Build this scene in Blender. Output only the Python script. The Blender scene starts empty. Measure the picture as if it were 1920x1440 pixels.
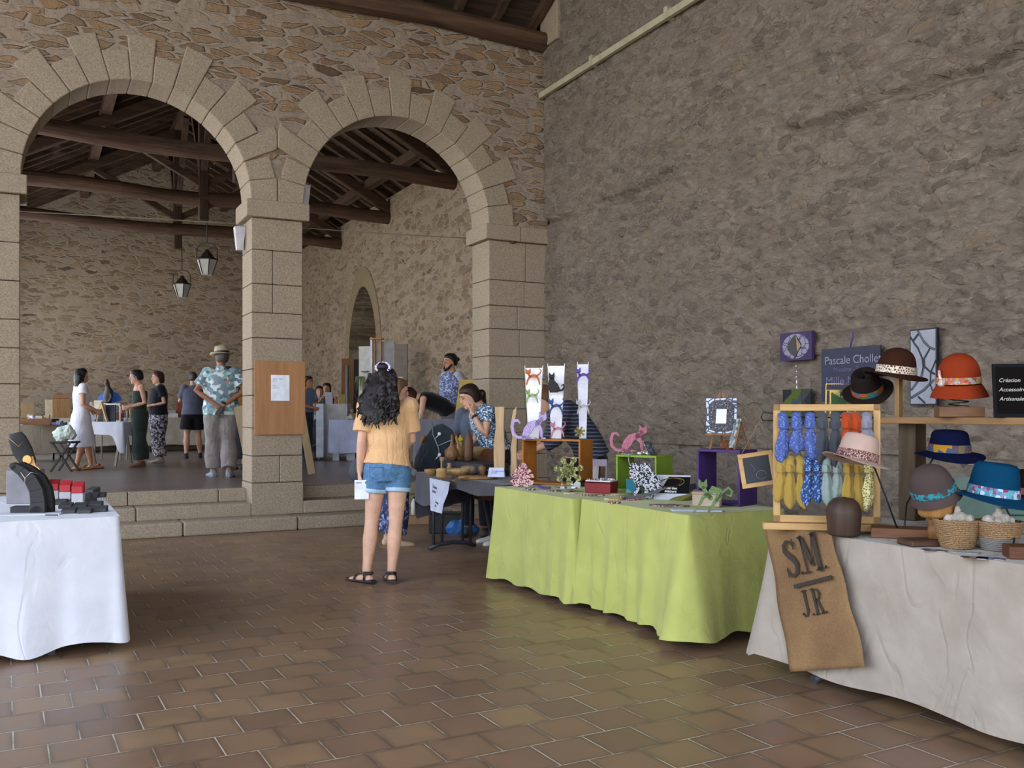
import bpy, bmesh, math, random
from mathutils import Vector, Matrix, Euler
import numpy as np
random.seed(7)
PI = math.pi
scene = bpy.context.scene
COL = scene.collection

# ---------------------------------------------------------------- camera, sky, sun, exposure
F = 1750.0; CX = 960.0; HY = 775.0; EYE = 1.33
cam_d = bpy.data.cameras.new('camera'); cam = bpy.data.objects.new('camera', cam_d); COL.objects.link(cam)
cam.location = (0, 0, EYE); cam.rotation_euler = (PI/2, 0, 0)
cam_d.sensor_fit = 'HORIZONTAL'; cam_d.sensor_width = 36; cam_d.lens = 36*F/1920
cam_d.shift_y = (HY-720)/1920; cam_d.clip_end = 300; cam_d.clip_start = 0.05
scene.camera = cam
vs = scene.view_settings
vs.view_transform = 'Standard'; vs.look = 'None'; vs.gamma = 1; vs.use_curve_mapping = False
vs.exposure = 0.95

world = bpy.data.worlds.new('sky'); scene.world = world; world.use_nodes = True
wn = world.node_tree.nodes; wl = world.node_tree.links
bg = wn['Background']
tc = wn.new('ShaderNodeTexCoord'); sp = wn.new('ShaderNodeSeparateXYZ'); rp = wn.new('ShaderNodeValToRGB')
wl.new(tc.outputs['Generated'], sp.inputs[0]); wl.new(sp.outputs['Z'], rp.inputs[0]); wl.new(rp.outputs[0], bg.inputs['Color'])
rp.color_ramp.elements[0].position = 0.0; rp.color_ramp.elements[0].color = (0.90, 0.95, 1.0, 1)
rp.color_ramp.elements[1].position = 0.7; rp.color_ramp.elements[1].color = (0.62, 0.78, 1.0, 1)
bg.inputs['Strength'].default_value = 2.9
sun_d = bpy.data.lights.new('sun', 'SUN'); sun = bpy.data.objects.new('sun', sun_d); COL.objects.link(sun)
sun_d.energy = 3.2; sun_d.angle = math.radians(0.5); sun_d.color = (1, 0.94, 0.84)
sun.rotation_euler = Euler((math.radians(-20), math.radians(14), 0), 'XYZ')
try:
    scene.cycles.max_bounces = 7; scene.cycles.diffuse_bounces = 5; scene.cycles.glossy_bounces = 3
    scene.cycles.sample_clamp_indirect = 6; scene.cycles.caustics_reflective = False; scene.cycles.caustics_refractive = False
except Exception: pass

# ---------------------------------------------------------------- hall frame: t along the arcade wall, s into depth
TH = math.radians(27.5); CO = Vector((0.48, 12.55, 0))
DV = Vector((math.cos(TH), math.sin(TH), 0)); NV = Vector((-math.sin(TH), math.cos(TH), 0))
def H(t, s, z=0.0): return CO + DV*t + NV*s + Vector((0, 0, z))
def G(px, py, z=0.0):
    Y = F*(EYE-z)/(py-HY); return Vector(((px-CX)/F*Y, Y, z))
def P(px, py, Y): return Vector(((px-CX)/F*Y, Y, EYE-(py-HY)*Y/F))
def Wl(px, py):
    a = (px-CX)/F; k = (a*CO.y-CO.x)/(NV.y*a-NV.x); Y = CO.y-NV.y*k
    return Vector((CO.x-NV.x*k, Y, EYE-(py-HY)*Y/F))
D = math.degrees; R = math.radians
HALL = dict(loc=tuple(CO), rz=TH)

# ---------------------------------------------------------------- materials
DYE = 0.0   # how much deeper strongly coloured paints and felts are
def hx(h):
    h = h.lstrip('#'); c = [int(h[i:i+2], 16)/255 for i in (0, 2, 4)]
    k_ = 1-DYE*min(1, 1.5*(max(c)-min(c))/max(max(c), .01))
    return tuple((((v/12.92) if v <= .04045 else ((v+.055)/1.055)**2.4))*k_ for v in c)+(1,)
MATS = {}
class NT:
    def __init__(s, name):
        s.m = bpy.data.materials.new(name); s.m.use_nodes = True; s.n = s.m.node_tree.nodes; s.l = s.m.node_tree.links
        s.b = s.n['Principled BSDF']; s.tc = None
    def new(s, t, **k):
        nd = s.n.new('ShaderNode'+t)
        for a, v in k.items(): setattr(nd, a, v)
        return nd
    def lk(s, a, b): s.l.new(a, b)
    def co(s, scale=(1, 1, 1), kind='Object', rot=(0, 0, 0), loc=(0, 0, 0)):
        if not s.tc: s.tc = s.new('TexCoord')
        mp = s.new('Mapping'); mp.inputs['Scale'].default_value = scale; mp.inputs['Rotation'].default_value = rot; mp.inputs['Location'].default_value = loc
        s.lk(s.tc.outputs[kind], mp.inputs[0]); return mp.outputs[0]
    def noise(s, v, scale, detail=4, rough=.55, dist=0, out='Fac'):
        nd = s.new('TexNoise'); nd.inputs['Scale'].default_value = scale; nd.inputs['Detail'].default_value = detail
        nd.inputs['Roughness'].default_value = rough; nd.inputs['Distortion'].default_value = dist
        if v is not None: s.lk(v, nd.inputs['Vector'])
        return nd.outputs[out]
    def voro(s, v, scale, feature='F1', out='Distance', rnd=1):
        nd = s.new('TexVoronoi', feature=feature); nd.inputs['Scale'].default_value = scale; nd.inputs['Randomness'].default_value = rnd
        if v is not None: s.lk(v, nd.inputs['Vector'])
        return nd.outputs[out]
    def ramp(s, f, stops, interp='LINEAR'):
        nd = s.new('ValToRGB'); cr = nd.color_ramp; cr.interpolation = interp
        while len(cr.elements) < len(stops): cr.elements.new(0.5)
        for e, (p, c) in zip(cr.elements, stops):
            e.position = p; e.color = c if len(c) == 4 else tuple(c)+(1,)
        s.lk(f, nd.inputs[0]); return nd.outputs[0]
    def mix(s, f, a, b, typ='MIX'):
        nd = s.new('Mix', data_type='RGBA', blend_type=typ)
        for i, v in ((0, f), (6, a), (7, b)):
            if hasattr(v, 'links'): s.lk(v, nd.inputs[i])
            else: nd.inputs[i].default_value = v
        return nd.outputs[2]
    def math(s, op, a, b=0.0, clamp=False):
        nd = s.new('Math', operation=op); nd.use_clamp = clamp
        for i, v in ((0, a), (1, b)):
            if hasattr(v, 'links'): s.lk(v, nd.inputs[i])
            else: nd.inputs[i].default_value = v
        return nd.outputs[0]
    def bump(s, h, strength=.5, dist=.02, prev=None):
        nd = s.new('Bump'); nd.inputs['Strength'].default_value = strength; nd.inputs['Distance'].default_value = dist
        s.lk(h, nd.inputs['Height'])
        if prev is not None: s.lk(prev, nd.inputs['Normal'])
        return nd.outputs[0]
    def fin(s, col, rough=.8, nrm=None, metal=0, **k):
        if hasattr(col, 'links'): s.lk(col, s.b.inputs['Base Color'])
        else: s.b.inputs['Base Color'].default_value = col
        if hasattr(rough, 'links'): s.lk(rough, s.b.inputs['Roughness'])
        else: s.b.inputs['Roughness'].default_value = rough
        s.b.inputs['Metallic'].default_value = metal
        if nrm is not None: s.lk(nrm, s.b.inputs['Normal'])
        for a, v in k.items(): s.b.inputs[a.replace('_', ' ')].default_value = v
        return s.m
G3 = (1, 1, 1, 1)
def plain(col, rough=.6, metal=0, var=.12, bump=0, bs=60, sheen=0, spec=.4):
    key = ('p', col, rough, metal, var, bump, bs)
    if key in MATS: return MATS[key]
    t = NT('paint'); c = hx(col); n = t.noise(t.co(), 9, 3)
    dk = tuple(v*(1-var) for v in c[:3])+(1,); lt = tuple(min(1, v*(1+var)) for v in c[:3])+(1,)
    nr = t.bump(t.noise(t.co(), bs, 3), .5, bump) if bump else None
    MATS[key] = t.fin(t.ramp(n, [(.35, dk), (.65, lt)]), rough, nr, metal, Specular_IOR_Level=spec, Sheen_Weight=sheen)
    return MATS[key]
def cloth(col, col2=None, bump=.004, bs=35, var=.08, weave=True):
    key = ('c', col, col2, bump)
    if key in MATS: return MATS[key]
    t = NT('fabric'); c = hx(col); n = t.noise(t.co(), 5, 4); cr_ = t.ramp(t.math('ABSOLUTE', t.math('SUBTRACT', t.noise(t.co((1.6, 1.6, .8)), 1.7, 3, .5, .8), .5)), [(.0, (0, 0, 0)), (.03, G3)])
    dk = hx(col2) if col2 else tuple(v*(1-var) for v in c[:3])+(1,)
    v = t.co(); b1 = t.bump(t.noise(v, 6, 3, .5, .6), .5, bump*4, t.bump(cr_, .45, bump*1.2)); b2 = t.bump(t.noise(v, bs, 3), .4, bump, b1)
    MATS[key] = t.fin(t.ramp(n, [(.35, dk), (.65, c)]), .85, b2, 0, Specular_IOR_Level=.15, Sheen_Weight=.15)
    return MATS[key]
def wood(col, dark, scale=1.0, axis=0, rough=.55, ring=3.0):
    key = ('w', col, dark, scale, axis, rough)
    if key in MATS: return MATS[key]
    t = NT('wood'); sc = [14, 14, 14]; sc[axis] = 1.2
    v = t.co(tuple(x*scale for x in sc)); n1 = t.noise(v, 1.0, 6, .6, .8); n2 = t.noise(v, 4.0, 3)
    c = t.ramp(n1, [(.3, hx(dark)), (.62, hx(col))]); c = t.mix(.25, c, t.ramp(n2, [(.4, hx(dark)), (.6, hx(col))]))
    MATS[key] = t.fin(c, rough, t.bump(n1, .3, .003), 0, Specular_IOR_Level=.3)
    return MATS[key]
def spots(cols, scale=60, feature='F1', interp='CONSTANT', stretch=(1, 1, 1), rough=.75, bump=0.0, noise=False, kind='Object'):
    """a printed pattern: random cells of COLS = [(position, hex), ...]"""
    key = ('s', tuple(cols), scale, stretch, noise, rough)
    if key in MATS: return MATS[key]
    t = NT('print'); v = t.co(stretch, kind)
    if noise: f = t.noise(v, scale, 3, .6, .4)
    else:
        cc = t.voro(v, scale, out='Color'); se = t.new('SeparateColor'); t.lk(cc, se.inputs[0]); f = se.outputs[0]
    MATS[key] = t.fin(t.ramp(f, [(p, hx(c)) for p, c in cols], interp), rough, t.bump(t.noise(v, 7, 3), .5, bump) if bump else None, 0, Specular_IOR_Level=.25)
    return MATS[key]
def cellnet(cell, line, scale=40, width=.08, rough=.7, var=None):
    key = ('n', cell, line, scale, width)
    if key in MATS: return MATS[key]
    t = NT('mosaic'); v = t.co(); e = t.voro(v, scale, 'DISTANCE_TO_EDGE')
    c = hx(cell)
    if var:
        cc = t.voro(v, scale, out='Color'); se = t.new('SeparateColor'); t.lk(cc, se.inputs[0]); c = t.ramp(se.outputs[0], [(0, hx(cell)), (.5, hx(var))], 'CONSTANT')
    MATS[key] = t.fin(t.mix(t.ramp(e, [(width*.8, (0, 0, 0)), (width, G3)]), hx(line), c), rough)
    return MATS[key]
def glass(col='#dfe6e6', rough=.1):
    key = ('g', col, rough)
    if key in MATS: return MATS[key]
    t = NT('glass'); MATS[key] = t.fin(hx(col), rough, None, 0, Transmission_Weight=.6, IOR=1.45); return MATS[key]
def mirror():
    if 'mirror' not in MATS: MATS['mirror'] = NT('mirror').fin(hx('#e8eef2'), .04, None, 1)
    return MATS['mirror']

def rubble(name, mortar, stops, sc, mw=(.04, .10), bmp=.03, fine=.012, dist=.12, rough=.92, stain=None, seed=0, msk=1.0):
    t = NT(name); v0 = t.co((1, 1, 1), loc=(seed, seed, seed))
    nz = t.noise(v0, 5.0, 3, .6, 0, 'Color'); vv = t.new('VectorMath', operation='SCALE'); t.lk(nz, vv.inputs[0]); vv.inputs['Scale'].default_value = dist
    ad = t.new('VectorMath', operation='ADD'); t.lk(v0, ad.inputs[0]); t.lk(vv.outputs[0], ad.inputs[1])
    mp = t.new('Mapping'); mp.inputs['Scale'].default_value = sc; t.lk(ad.outputs[0], mp.inputs[0]); v = mp.outputs[0]
    e = t.voro(v, 1.0, 'DISTANCE_TO_EDGE'); cc = t.voro(v, 1.0, out='Color'); se = t.new('SeparateColor'); t.lk(cc, se.inputs[0])
    n2 = t.noise(v0, 1.3, 5, .6); n3 = t.noise(v0, 30, 6, .65); n4 = t.noise(v0, 9, 5, .6)
    # some cells are fully covered by mortar
    keep = t.ramp(se.outputs[1], [(.0, G3), (msk, G3), (min(.999, msk+.01), (.25, .25, .25))]) if msk < 1 else None
    edge = t.math('ADD', e, t.math('MULTIPLY', t.math('SUBTRACT', n4, .5), .10))
    mask = t.ramp(edge, [(mw[0], (0, 0, 0)), (mw[1], G3)])
    if keep is not None: mask = t.mix(1.0, mask, keep, 'MULTIPLY')
    stone = t.ramp(se.outputs[0], [(p, hx(c)) for p, c in stops])
    stone = t.mix(.35, stone, t.ramp(n3, [(.3, hx('#3a3128')), (.7, hx('#c9b79a'))]), 'OVERLAY')
    mo = t.mix(.25, hx(mortar), t.ramp(n4, [(.3, hx('#5d5246')), (.7, hx('#b9a88f'))]), 'OVERLAY')
    col = t.mix(mask, mo, stone)
    col = t.mix(.5, col, t.ramp(n2, [(.3, (.42, .40, .38, 1)), (.7, (.60, .59, .57, 1))]), 'OVERLAY')
    if stain is not None: col = t.mix(.6, col, stain(t), 'MULTIPLY')
    h = t.math('ADD', t.math('MULTIPLY', mask, .5), t.math('MULTIPLY', n4, .55))
    nb = t.bump(h, 1.0, bmp); nb = t.bump(n3, .8, fine, nb)
    return t.fin(col, rough, nb, 0, Specular_IOR_Level=.2)
def granite(name, a, b, rough=.85, tint=.35):
    t = NT(name); v = t.co(); sp_ = t.voro(v, 140, out='Color'); se = t.new('SeparateColor'); t.lk(sp_, se.inputs[0])
    n = t.noise(v, 70, 4, .7); big = t.noise(v, 2.2, 5, .6)
    c = t.ramp(n, [(.34, hx(a)), (.62, hx(b))]); c = t.mix(.22, c, t.ramp(se.outputs[0], [(0, (.12, .11, .1, 1)), (1, (.9, .86, .8, 1))]), 'OVERLAY')
    c = t.mix(tint, c, t.ramp(big, [(.3, hx('#5f5140')), (.55, hx('#7d705c')), (.75, hx('#9c9078'))]), 'OVERLAY')
    return t.fin(c, rough, t.bump(n, .6, .006, t.bump(t.noise(v, 12, 5), .5, .012)), 0, Specular_IOR_Level=.25)

# ---------------------------------------------------------------- mesh helpers
class MB:
    """collects shapes; build() links them as ONE mesh object"""
    def __init__(s): s.v = []; s.f = []; s.mi = []; s.cur = 0; s.sm = []
    def add(s, vs_, fs, smooth=False):
        o = len(s.v); s.v += [tuple(p) for p in vs_]
        for f in fs: s.f.append([i+o for i in f]); s.mi.append(s.cur); s.sm.append(smooth)
        return s
    def box(s, x0, x1, y0, y1, z0, z1, M=None):
        vv = [Vector((x, y, z)) for z in (z0, z1) for y in (y0, y1) for x in (x0, x1)]
        if M is not None: vv = [M @ p for p in vv]
        return s.add(vv, [(0, 2, 3, 1), (4, 5, 7, 6), (0, 1, 5, 4), (2, 6, 7, 3), (0, 4, 6, 2), (1, 3, 7, 5)])
    def cb(s, c, d, M=None):
        x, y, z = c; a, b, e = d; return s.box(x-a/2, x+a/2, y-b/2, y+b/2, z-e/2, z+e/2, M)
    def bar(s, a, b, w, h=None, up=(0, 0, 1), w2=None, h2=None):
        a = Vector(a); b = Vector(b); h = h or w; T = (b-a).normalized(); U = Vector(up)
        if abs(T.dot(U)) > .98: U = Vector((0, 1, 0))
        L = T.cross(U).normalized(); U = L.cross(T); w2 = w2 or w; h2 = h2 or h
        vv = [a+L*x*w/2+U*y*h/2 for x, y in ((-1, -1), (1, -1), (1, 1), (-1, 1))]+[b+L*x*w2/2+U*y*h2/2 for x, y in ((-1, -1), (1, -1), (1, 1), (-1, 1))]
        return s.add(vv, [(0, 1, 2, 3), (7, 6, 5, 4), (0, 4, 5, 1), (1, 5, 6, 2), (2, 6, 7, 3), (3, 7, 4, 0)])
    def loft(s, pts, rad, lat=(1, 0, 0), n=14, cap=True, smooth=True, frame=None):
        pts = [Vector(p) for p in pts]; L0 = Vector(lat); vv = []; k = len(pts)
        for i, c in enumerate(pts):
            T = (pts[min(i+1, k-1)]-pts[max(i-1, 0)]); T = T.normalized() if T.length > 1e-9 else Vector((0, 0, 1))
            Li = Vector(lat[i]) if isinstance(lat[0], (tuple, list, Vector)) else L0
            L = (Li-T*Li.dot(T))
            if L.length < 1e-4: L = T.orthogonal()
            L.normalize(); O = T.cross(L)
            r = rad[i] if isinstance(rad, (list, tuple)) else rad
            rx, ry = r if isinstance(r, (tuple, list)) else (r, r)
            for j in range(n):
                a = 2*PI*j/n; vv.append(c+L*rx*math.cos(a)+O*ry*math.sin(a))
        ff = [(i*n+j, i*n+(j+1) % n, (i+1)*n+(j+1) % n, (i+1)*n+j) for i in range(k-1) for j in range(n)]
        s.add(vv, ff, smooth)
        if cap: o_ = len(s.v)-k*n; s.f += [[o_+i for i in reversed(range(n))], [o_+i for i in range((k-1)*n, k*n)]]; s.mi += [s.cur]*2; s.sm += [False]*2
        return s
    def tube(s, pts, r, n=8, smooth=True): return s.loft(pts, r, (0.31, .52, .79), n, True, smooth)
    def cyl(s, a, b, r, r2=None, n=16): return s.loft([a, b], [r, r if r2 is None else r2], (.31, .52, .79) if abs(Vector(b).z-Vector(a).z) < 1e-6 else (1, 0, 0), n, True, True)
    def lathe(s, prof, n=24, c=(0, 0, 0), sx=1, sy=1, fn=None, close=True, smooth=True, M=None):
        vv = []
        for i, (r, z) in enumerate(prof):
            for j in range(n):
                a = 2*PI*j/n; p = Vector((r*math.cos(a)*sx, r*math.sin(a)*sy, z))
                if fn: p = fn(p, a, i)
                p = p+Vector(c)
                vv.append(M @ p if M is not None else p)
        k = len(prof); ff = [(i*n+j, i*n+(j+1) % n, (i+1)*n+(j+1) % n, (i+1)*n+j) for i in range(k-1) for j in range(n)]
        if close: ff += [tuple(reversed(range(n))), tuple(range((k-1)*n, k*n))]
        return s.add(vv, ff, smooth)
    def ell(s, c, r, n=16, m=10, M=None):
        c = Vector(c); r = (r, r, r) if not isinstance(r, (tuple, list)) else r
        vv = []
        for i in range(1, m):
            b = PI*i/m
            for j in range(n):
                a = 2*PI*j/n; p = Vector((r[0]*math.sin(b)*math.cos(a), r[1]*math.sin(b)*math.sin(a), -r[2]*math.cos(b))); vv.append(c+(M @ p if M is not None else p))
        q = Vector((0, 0, r[2])); lo = len(vv); vv += [c-(M @ q if M is not None else q), c+(M @ q if M is not None else q)]
        ff = [(i*n+j, i*n+(j+1) % n, (i+1)*n+(j+1) % n, (i+1)*n+j) for i in range(m-2) for j in range(n)]
        ff += [(lo, (j+1) % n, j) for j in range(n)]+[(lo+1, (m-2)*n+j, (m-2)*n+(j+1) % n) for j in range(n)]
        return s.add(vv, ff, True)
    def prism(s, pts, y0, y1, M=None, plane='xz', smooth=False):
        """extrude a 2-D outline (x,z) from y0 to y1"""
        k = len(pts); mk = (lambda p, y: Vector((p[0], y, p[1]))) if plane == 'xz' else ((lambda p, y: Vector((p[0], p[1], y))) if plane == 'xy' else (lambda p, y: Vector((y, p[0], p[1]))))
        vv = [mk(p, y0) for p in pts]+[mk(p, y1) for p in pts]
        if M is not None: vv = [M @ p for p in vv]
        return s.add(vv, [tuple(range(k)), tuple(reversed(range(k, 2*k)))]+[(i, i+k, (i+1) % k+k, (i+1) % k) for i in range(k)], smooth)
    def stroke(s, pts, w, y0, y1, closed=False):
        """a flat bent ribbon of width w in the xz plane, extruded in y"""
        pts = [Vector((p[0], 0, p[1])) for p in pts]; k = len(pts); Ls = []; Rs = []
        for i, p in enumerate(pts):
            T = (pts[min(i+1, k-1)]-pts[max(i-1, 0)]).normalized(); N = Vector((-T.z, 0, T.x)); ww = w[i] if isinstance(w, (list, tuple)) else w
            Ls.append(p+N*ww/2); Rs.append(p-N*ww/2)
        out = [(p.x, p.z) for p in Ls]+[(p.x, p.z) for p in reversed(Rs)]
        for i in range(k-1):
            a, b, c, d = Ls[i], Ls[i+1], Rs[i+1], Rs[i]; s.prism([(a.x, a.z), (b.x, b.z), (c.x, c.z), (d.x, d.z)], y0, y1)
        for p, ww in ((pts[0], w[0] if isinstance(w, (list, tuple)) else w), (pts[-1], w[-1] if isinstance(w, (list, tuple)) else w)):
            s.prism([(p.x+ww/2*math.cos(a*PI/5), p.z+ww/2*math.sin(a*PI/5)) for a in range(10)], y0, y1)
        return s
    def build(s, name, mat=None, parent=None, loc=(0, 0, 0), rz=0, rot=None, bevel=0, sub=0, remesh=0, smooth=0, solid=0, flip=True, disp=0, ds=.1, seg=1, scale=None):
        me = bpy.data.meshes.new(name); me.from_pydata(s.v, [], s.f); me.update()
        bm = bmesh.new(); bm.from_mesh(me)
        if flip: bmesh.ops.recalc_face_normals(bm, faces=bm.faces)
        bm.to_mesh(me); bm.free()
        for m in (mat if isinstance(mat, (list, tuple)) else [mat]):
            if m is not None: me.materials.append(m)
        if len(me.polygons) == len(s.mi):
            me.polygons.foreach_set('material_index', s.mi); me.polygons.foreach_set('use_smooth', s.sm)
        o = bpy.data.objects.new(name, me); COL.objects.link(o); o.location = loc
        o.rotation_euler = rot if rot is not None else (0, 0, rz)
        if scale: o.scale = scale
        if parent is not None: o.parent = parent
        if solid: md = o.modifiers.new('thick', 'SOLIDIFY'); md.thickness = solid; md.offset = 0
        if remesh:
            md = o.modifiers.new('union', 'REMESH'); md.mode = 'VOXEL'; md.voxel_size = remesh; md.use_smooth_shade = True
            if smooth: md = o.modifiers.new('smooth', 'SMOOTH'); md.iterations = smooth; md.factor = .5
        if sub: md = o.modifiers.new('sub', 'SUBSURF'); md.levels = sub; md.render_levels = sub
        if disp:
            tx = bpy.data.textures.new('folds', 'CLOUDS'); tx.noise_scale = ds; tx.noise_depth = 2
            md = o.modifiers.new('folds', 'DISPLACE'); md.texture = tx; md.strength = disp; md.mid_level = .5
        if bevel: md = o.modifiers.new('bevel', 'BEVEL'); md.width = bevel; md.segments = seg; md.limit_method = 'ANGLE'; md.angle_limit = R(40)
        return o
def thing(name, label, cat, loc=(0, 0, 0), rz=0, group=None, rot=None):
    o = bpy.data.objects.new(name, None); COL.objects.link(o); o.location = loc; o.rotation_euler = rot if rot is not None else (0, 0, rz)
    o.empty_display_size = .1
    return tag(o, label, cat, group)
def tag(o, label, cat, group=None, kind=None):
    o['label'] = label; o['category'] = cat
    if group: o['group'] = group
    if kind: o['kind'] = kind
    return o
def struct(o): o['kind'] = 'structure'; return o
def text(name, body, size, mat, parent=None, loc=(0, 0, 0), rot=(PI/2, 0, 0), ext=.001, align='LEFT', shear=0, bold=0, sx=1, label=None, font=None, space=1):
    cu = bpy.data.curves.new(name, 'FONT'); cu.body = body; cu.size = size; cu.extrude = ext; cu.align_x = align; cu.shear = shear; cu.offset = bold; cu.space_line = space
    o = bpy.data.objects.new(name+'_tmp', cu); COL.objects.link(o)
    dg = bpy.context.evaluated_depsgraph_get(); dg.update()
    me = bpy.data.meshes.new_from_object(o.evaluated_get(dg)); COL.objects.unlink(o); bpy.data.objects.remove(o)
    me.materials.clear(); me.materials.append(mat)
    q = bpy.data.objects.new(name, me); COL.objects.link(q); q.location = loc; q.rotation_euler = rot; q.scale = (sx, 1, 1)
    if parent is not None: q.parent = parent
    if label: q['label'] = label
    return q
def copy_thing(o, loc=None, rz=None, label=None, group=None):
    c = o.copy(); COL.objects.link(c)
    def rec(a, b):
        for ch in list(a.children):
            d = ch.copy(); COL.objects.link(d); d.parent = b; rec(ch, d)
    rec(o, c)
    if loc is not None: c.location = loc
    if rz is not None: c.rotation_euler = (c.rotation_euler[0], c.rotation_euler[1], rz)
    if label: c['label'] = label
    if group: c['group'] = group
    return c

# ================================================================ THE SETTING
M_arc = rubble('rubble_buff', '#978a7f', [(0, '#8f7965'), (.2, '#877662'), (.4, '#9c8066'), (.6, '#7c6b5b'), (.75, '#977a60'), (.9, '#5f5146'), (1, '#957962')], (3.4, 3, 12.5), (.07, .13), .05, .010, .09, msk=.62)
def rough_wall(name, a, b, c_, seed, stones=.45, thr=(.10, .20), bd=.1):
    t = NT(name); v0 = t.co((1, 1, 1), loc=(seed, seed, seed)); vs_ = t.co((1, 1, 2.3), loc=(seed, 0, seed))
    n1 = t.noise(vs_, 4.6, 9, .62, .9); n2 = t.noise(vs_, 13, 7, .62, 1.0); n3 = t.noise(v0, 1.1, 4, .6); n4 = t.noise(vs_, 60, 4, .7)
    nz = t.noise(v0, 7, 3, .6, 0, 'Color'); vv = t.new('VectorMath', operation='SCALE'); t.lk(nz, vv.inputs[0]); vv.inputs['Scale'].default_value = .12
    ad = t.new('VectorMath', operation='ADD'); t.lk(v0, ad.inputs[0]); t.lk(vv.outputs[0], ad.inputs[1]); mp = t.new('Mapping'); mp.inputs['Scale'].default_value = (3, 6.2, 13); t.lk(ad.outputs[0], mp.inputs[0])
    e = t.voro(mp.outputs[0], 1.0, 'DISTANCE_TO_EDGE'); cc = t.voro(mp.outputs[0], 1.0, out='Color'); se = t.new('SeparateColor'); t.lk(cc, se.inputs[0])
    stone = t.ramp(se.outputs[0], [(0, hx(c_)), (.35, hx(a)), (.7, hx(b)), (1, hx('#a08b74'))]); keep = t.ramp(se.outputs[1], [(stones, G3), (min(.99, stones+.02), (0, 0, 0))]); mask = t.mix(1, t.ramp(e, [(thr[0], (0, 0, 0)), (thr[1], G3)]), keep, 'MULTIPLY')
    col = t.ramp(n1, [(.30, hx(a)), (.68, hx(b))]); col = t.mix(t.math('MULTIPLY', mask, .75), col, stone)
    col = t.mix(.35, col, t.ramp(n2, [(.3, (.28, .27, .26, 1)), (.7, (.72, .71, .70, 1))]), 'OVERLAY'); col = t.mix(.45, col, t.ramp(n3, [(.3, (.42, .41, .41, 1)), (.7, (.60, .59, .59, 1))]), 'OVERLAY')
    h = t.math('ADD', t.math('MULTIPLY', n1, .9), t.math('ADD', t.math('MULTIPLY', n2, .45), t.math('MULTIPLY', mask, .3)))
    return t.fin(col, .93, t.bump(n4, .8, .008, t.bump(h, 1.0, bd)), 0, Specular_IOR_Level=.15)
M_rgt = rough_wall('rubble_grey', '#8c7e72', '#ab9c8e', '#84776b', 3, .5, (.06, .14), .17)
M_rlo = rough_wall('rubble_dark', '#83776c', '#a19488', '#625750', 5, .6, (.12, .20), .10)
M_far = rubble('rubble_far', '#9b8e80', [(0, '#8c7b69'), (.3, '#95826d'), (.6, '#786959'), (.85, '#9d886f'), (1, '#5f5248')], (3.8, 3.8, 13), (.04, .16), .02, .01, .16, seed=9, msk=.7)
M_gra = granite('granite', '#897b6b', '#a99b89', tint=.22); M_gr2 = granite('granite_step', '#8b7c6b', '#a89b8b', tint=.22)
M_mort = plain('#8b7f6d', .95, bump=.004)
M_beam = wood('#5e4535', '#2e211a', .6, 0, .8); M_beamY = wood('#5a4233', '#2c201a', .6, 1, .8); M_beamZ = wood('#4f3a2d', '#291e18', .6, 2, .8)

# --- floor of the front hall: 24 cm tiles in running bond
t = NT('terracotta_floor'); v = t.co((1, 1, 1))
br = t.new('TexBrick'); br.offset = .5; br.inputs['Scale'].default_value = 1; br.inputs['Brick Width'].default_value = .242; br.inputs['Row Height'].default_value = .236
br.inputs['Mortar Size'].default_value = .0034; br.inputs['Mortar Smooth'].default_value = .3; br.inputs['Bias'].default_value = 0
br.inputs['Color1'].default_value = (0, 0, 0, 1); br.inputs['Color2'].default_value = (1, 1, 1, 1); br.inputs['Mortar'].default_value = (.5, .5, .5, 1); t.lk(v, br.inputs['Vector'])
b2 = t.new('TexBrick'); b2.offset = .5
for k_, q_ in (('Scale', 1), ('Brick Width', .242), ('Row Height', .236), ('Mortar Size', .03), ('Mortar Smooth', 1.0)): b2.inputs[k_].default_value = q_
t.lk(v, b2.inputs['Vector'])
n = t.noise(t.co(), 6, 5, .6); n2 = t.noise(t.co(), 1.1, 3)
tile = t.ramp(br.outputs['Color'], [(0, hx('#7c6555')), (.35, hx('#8f775f')), (.65, hx('#83695a')), (1, hx('#967e62'))])
tile = t.mix(.45, tile, t.ramp(n, [(.3, hx('#86705f')), (.7, hx('#c4ac92'))]), 'OVERLAY')
tile = t.mix(t.math('MULTIPLY', b2.outputs['Fac'], .45), tile, hx('#463629'))
tile = t.mix(.35, tile, t.ramp(n2, [(.3, (.44, .43, .42, 1)), (.7, (.58, .57, .55, 1))]), 'OVERLAY')
grout = t.mix(t.ramp(t.noise(t.co(), 3.3, 3), [(.42, (0, 0, 0)), (.58, G3)]), hx('#5d5148'), hx('#c2b8a8'))
col = t.mix(br.outputs['Fac'], tile, grout)
M_floor = t.fin(col, t.ramp(n, [(.3, (.33, .33, .33)), (.7, (.46, .46, .46))]), t.bump(t.math('MULTIPLY', br.outputs['Fac'], -1), .6, .003, t.bump(n, .3, .002)), 0, Specular_IOR_Level=.5)
FA = R(28.6)
fo = Vector((-.585, 4.18, 0))
o = struct(MB().add([(-14, -16, 0), (16, -16, 0), (16, 14, 0), (-14, 14, 0)], [(0, 1, 2, 3)]).build('floor', M_floor, loc=tuple(fo), rz=FA))
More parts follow.
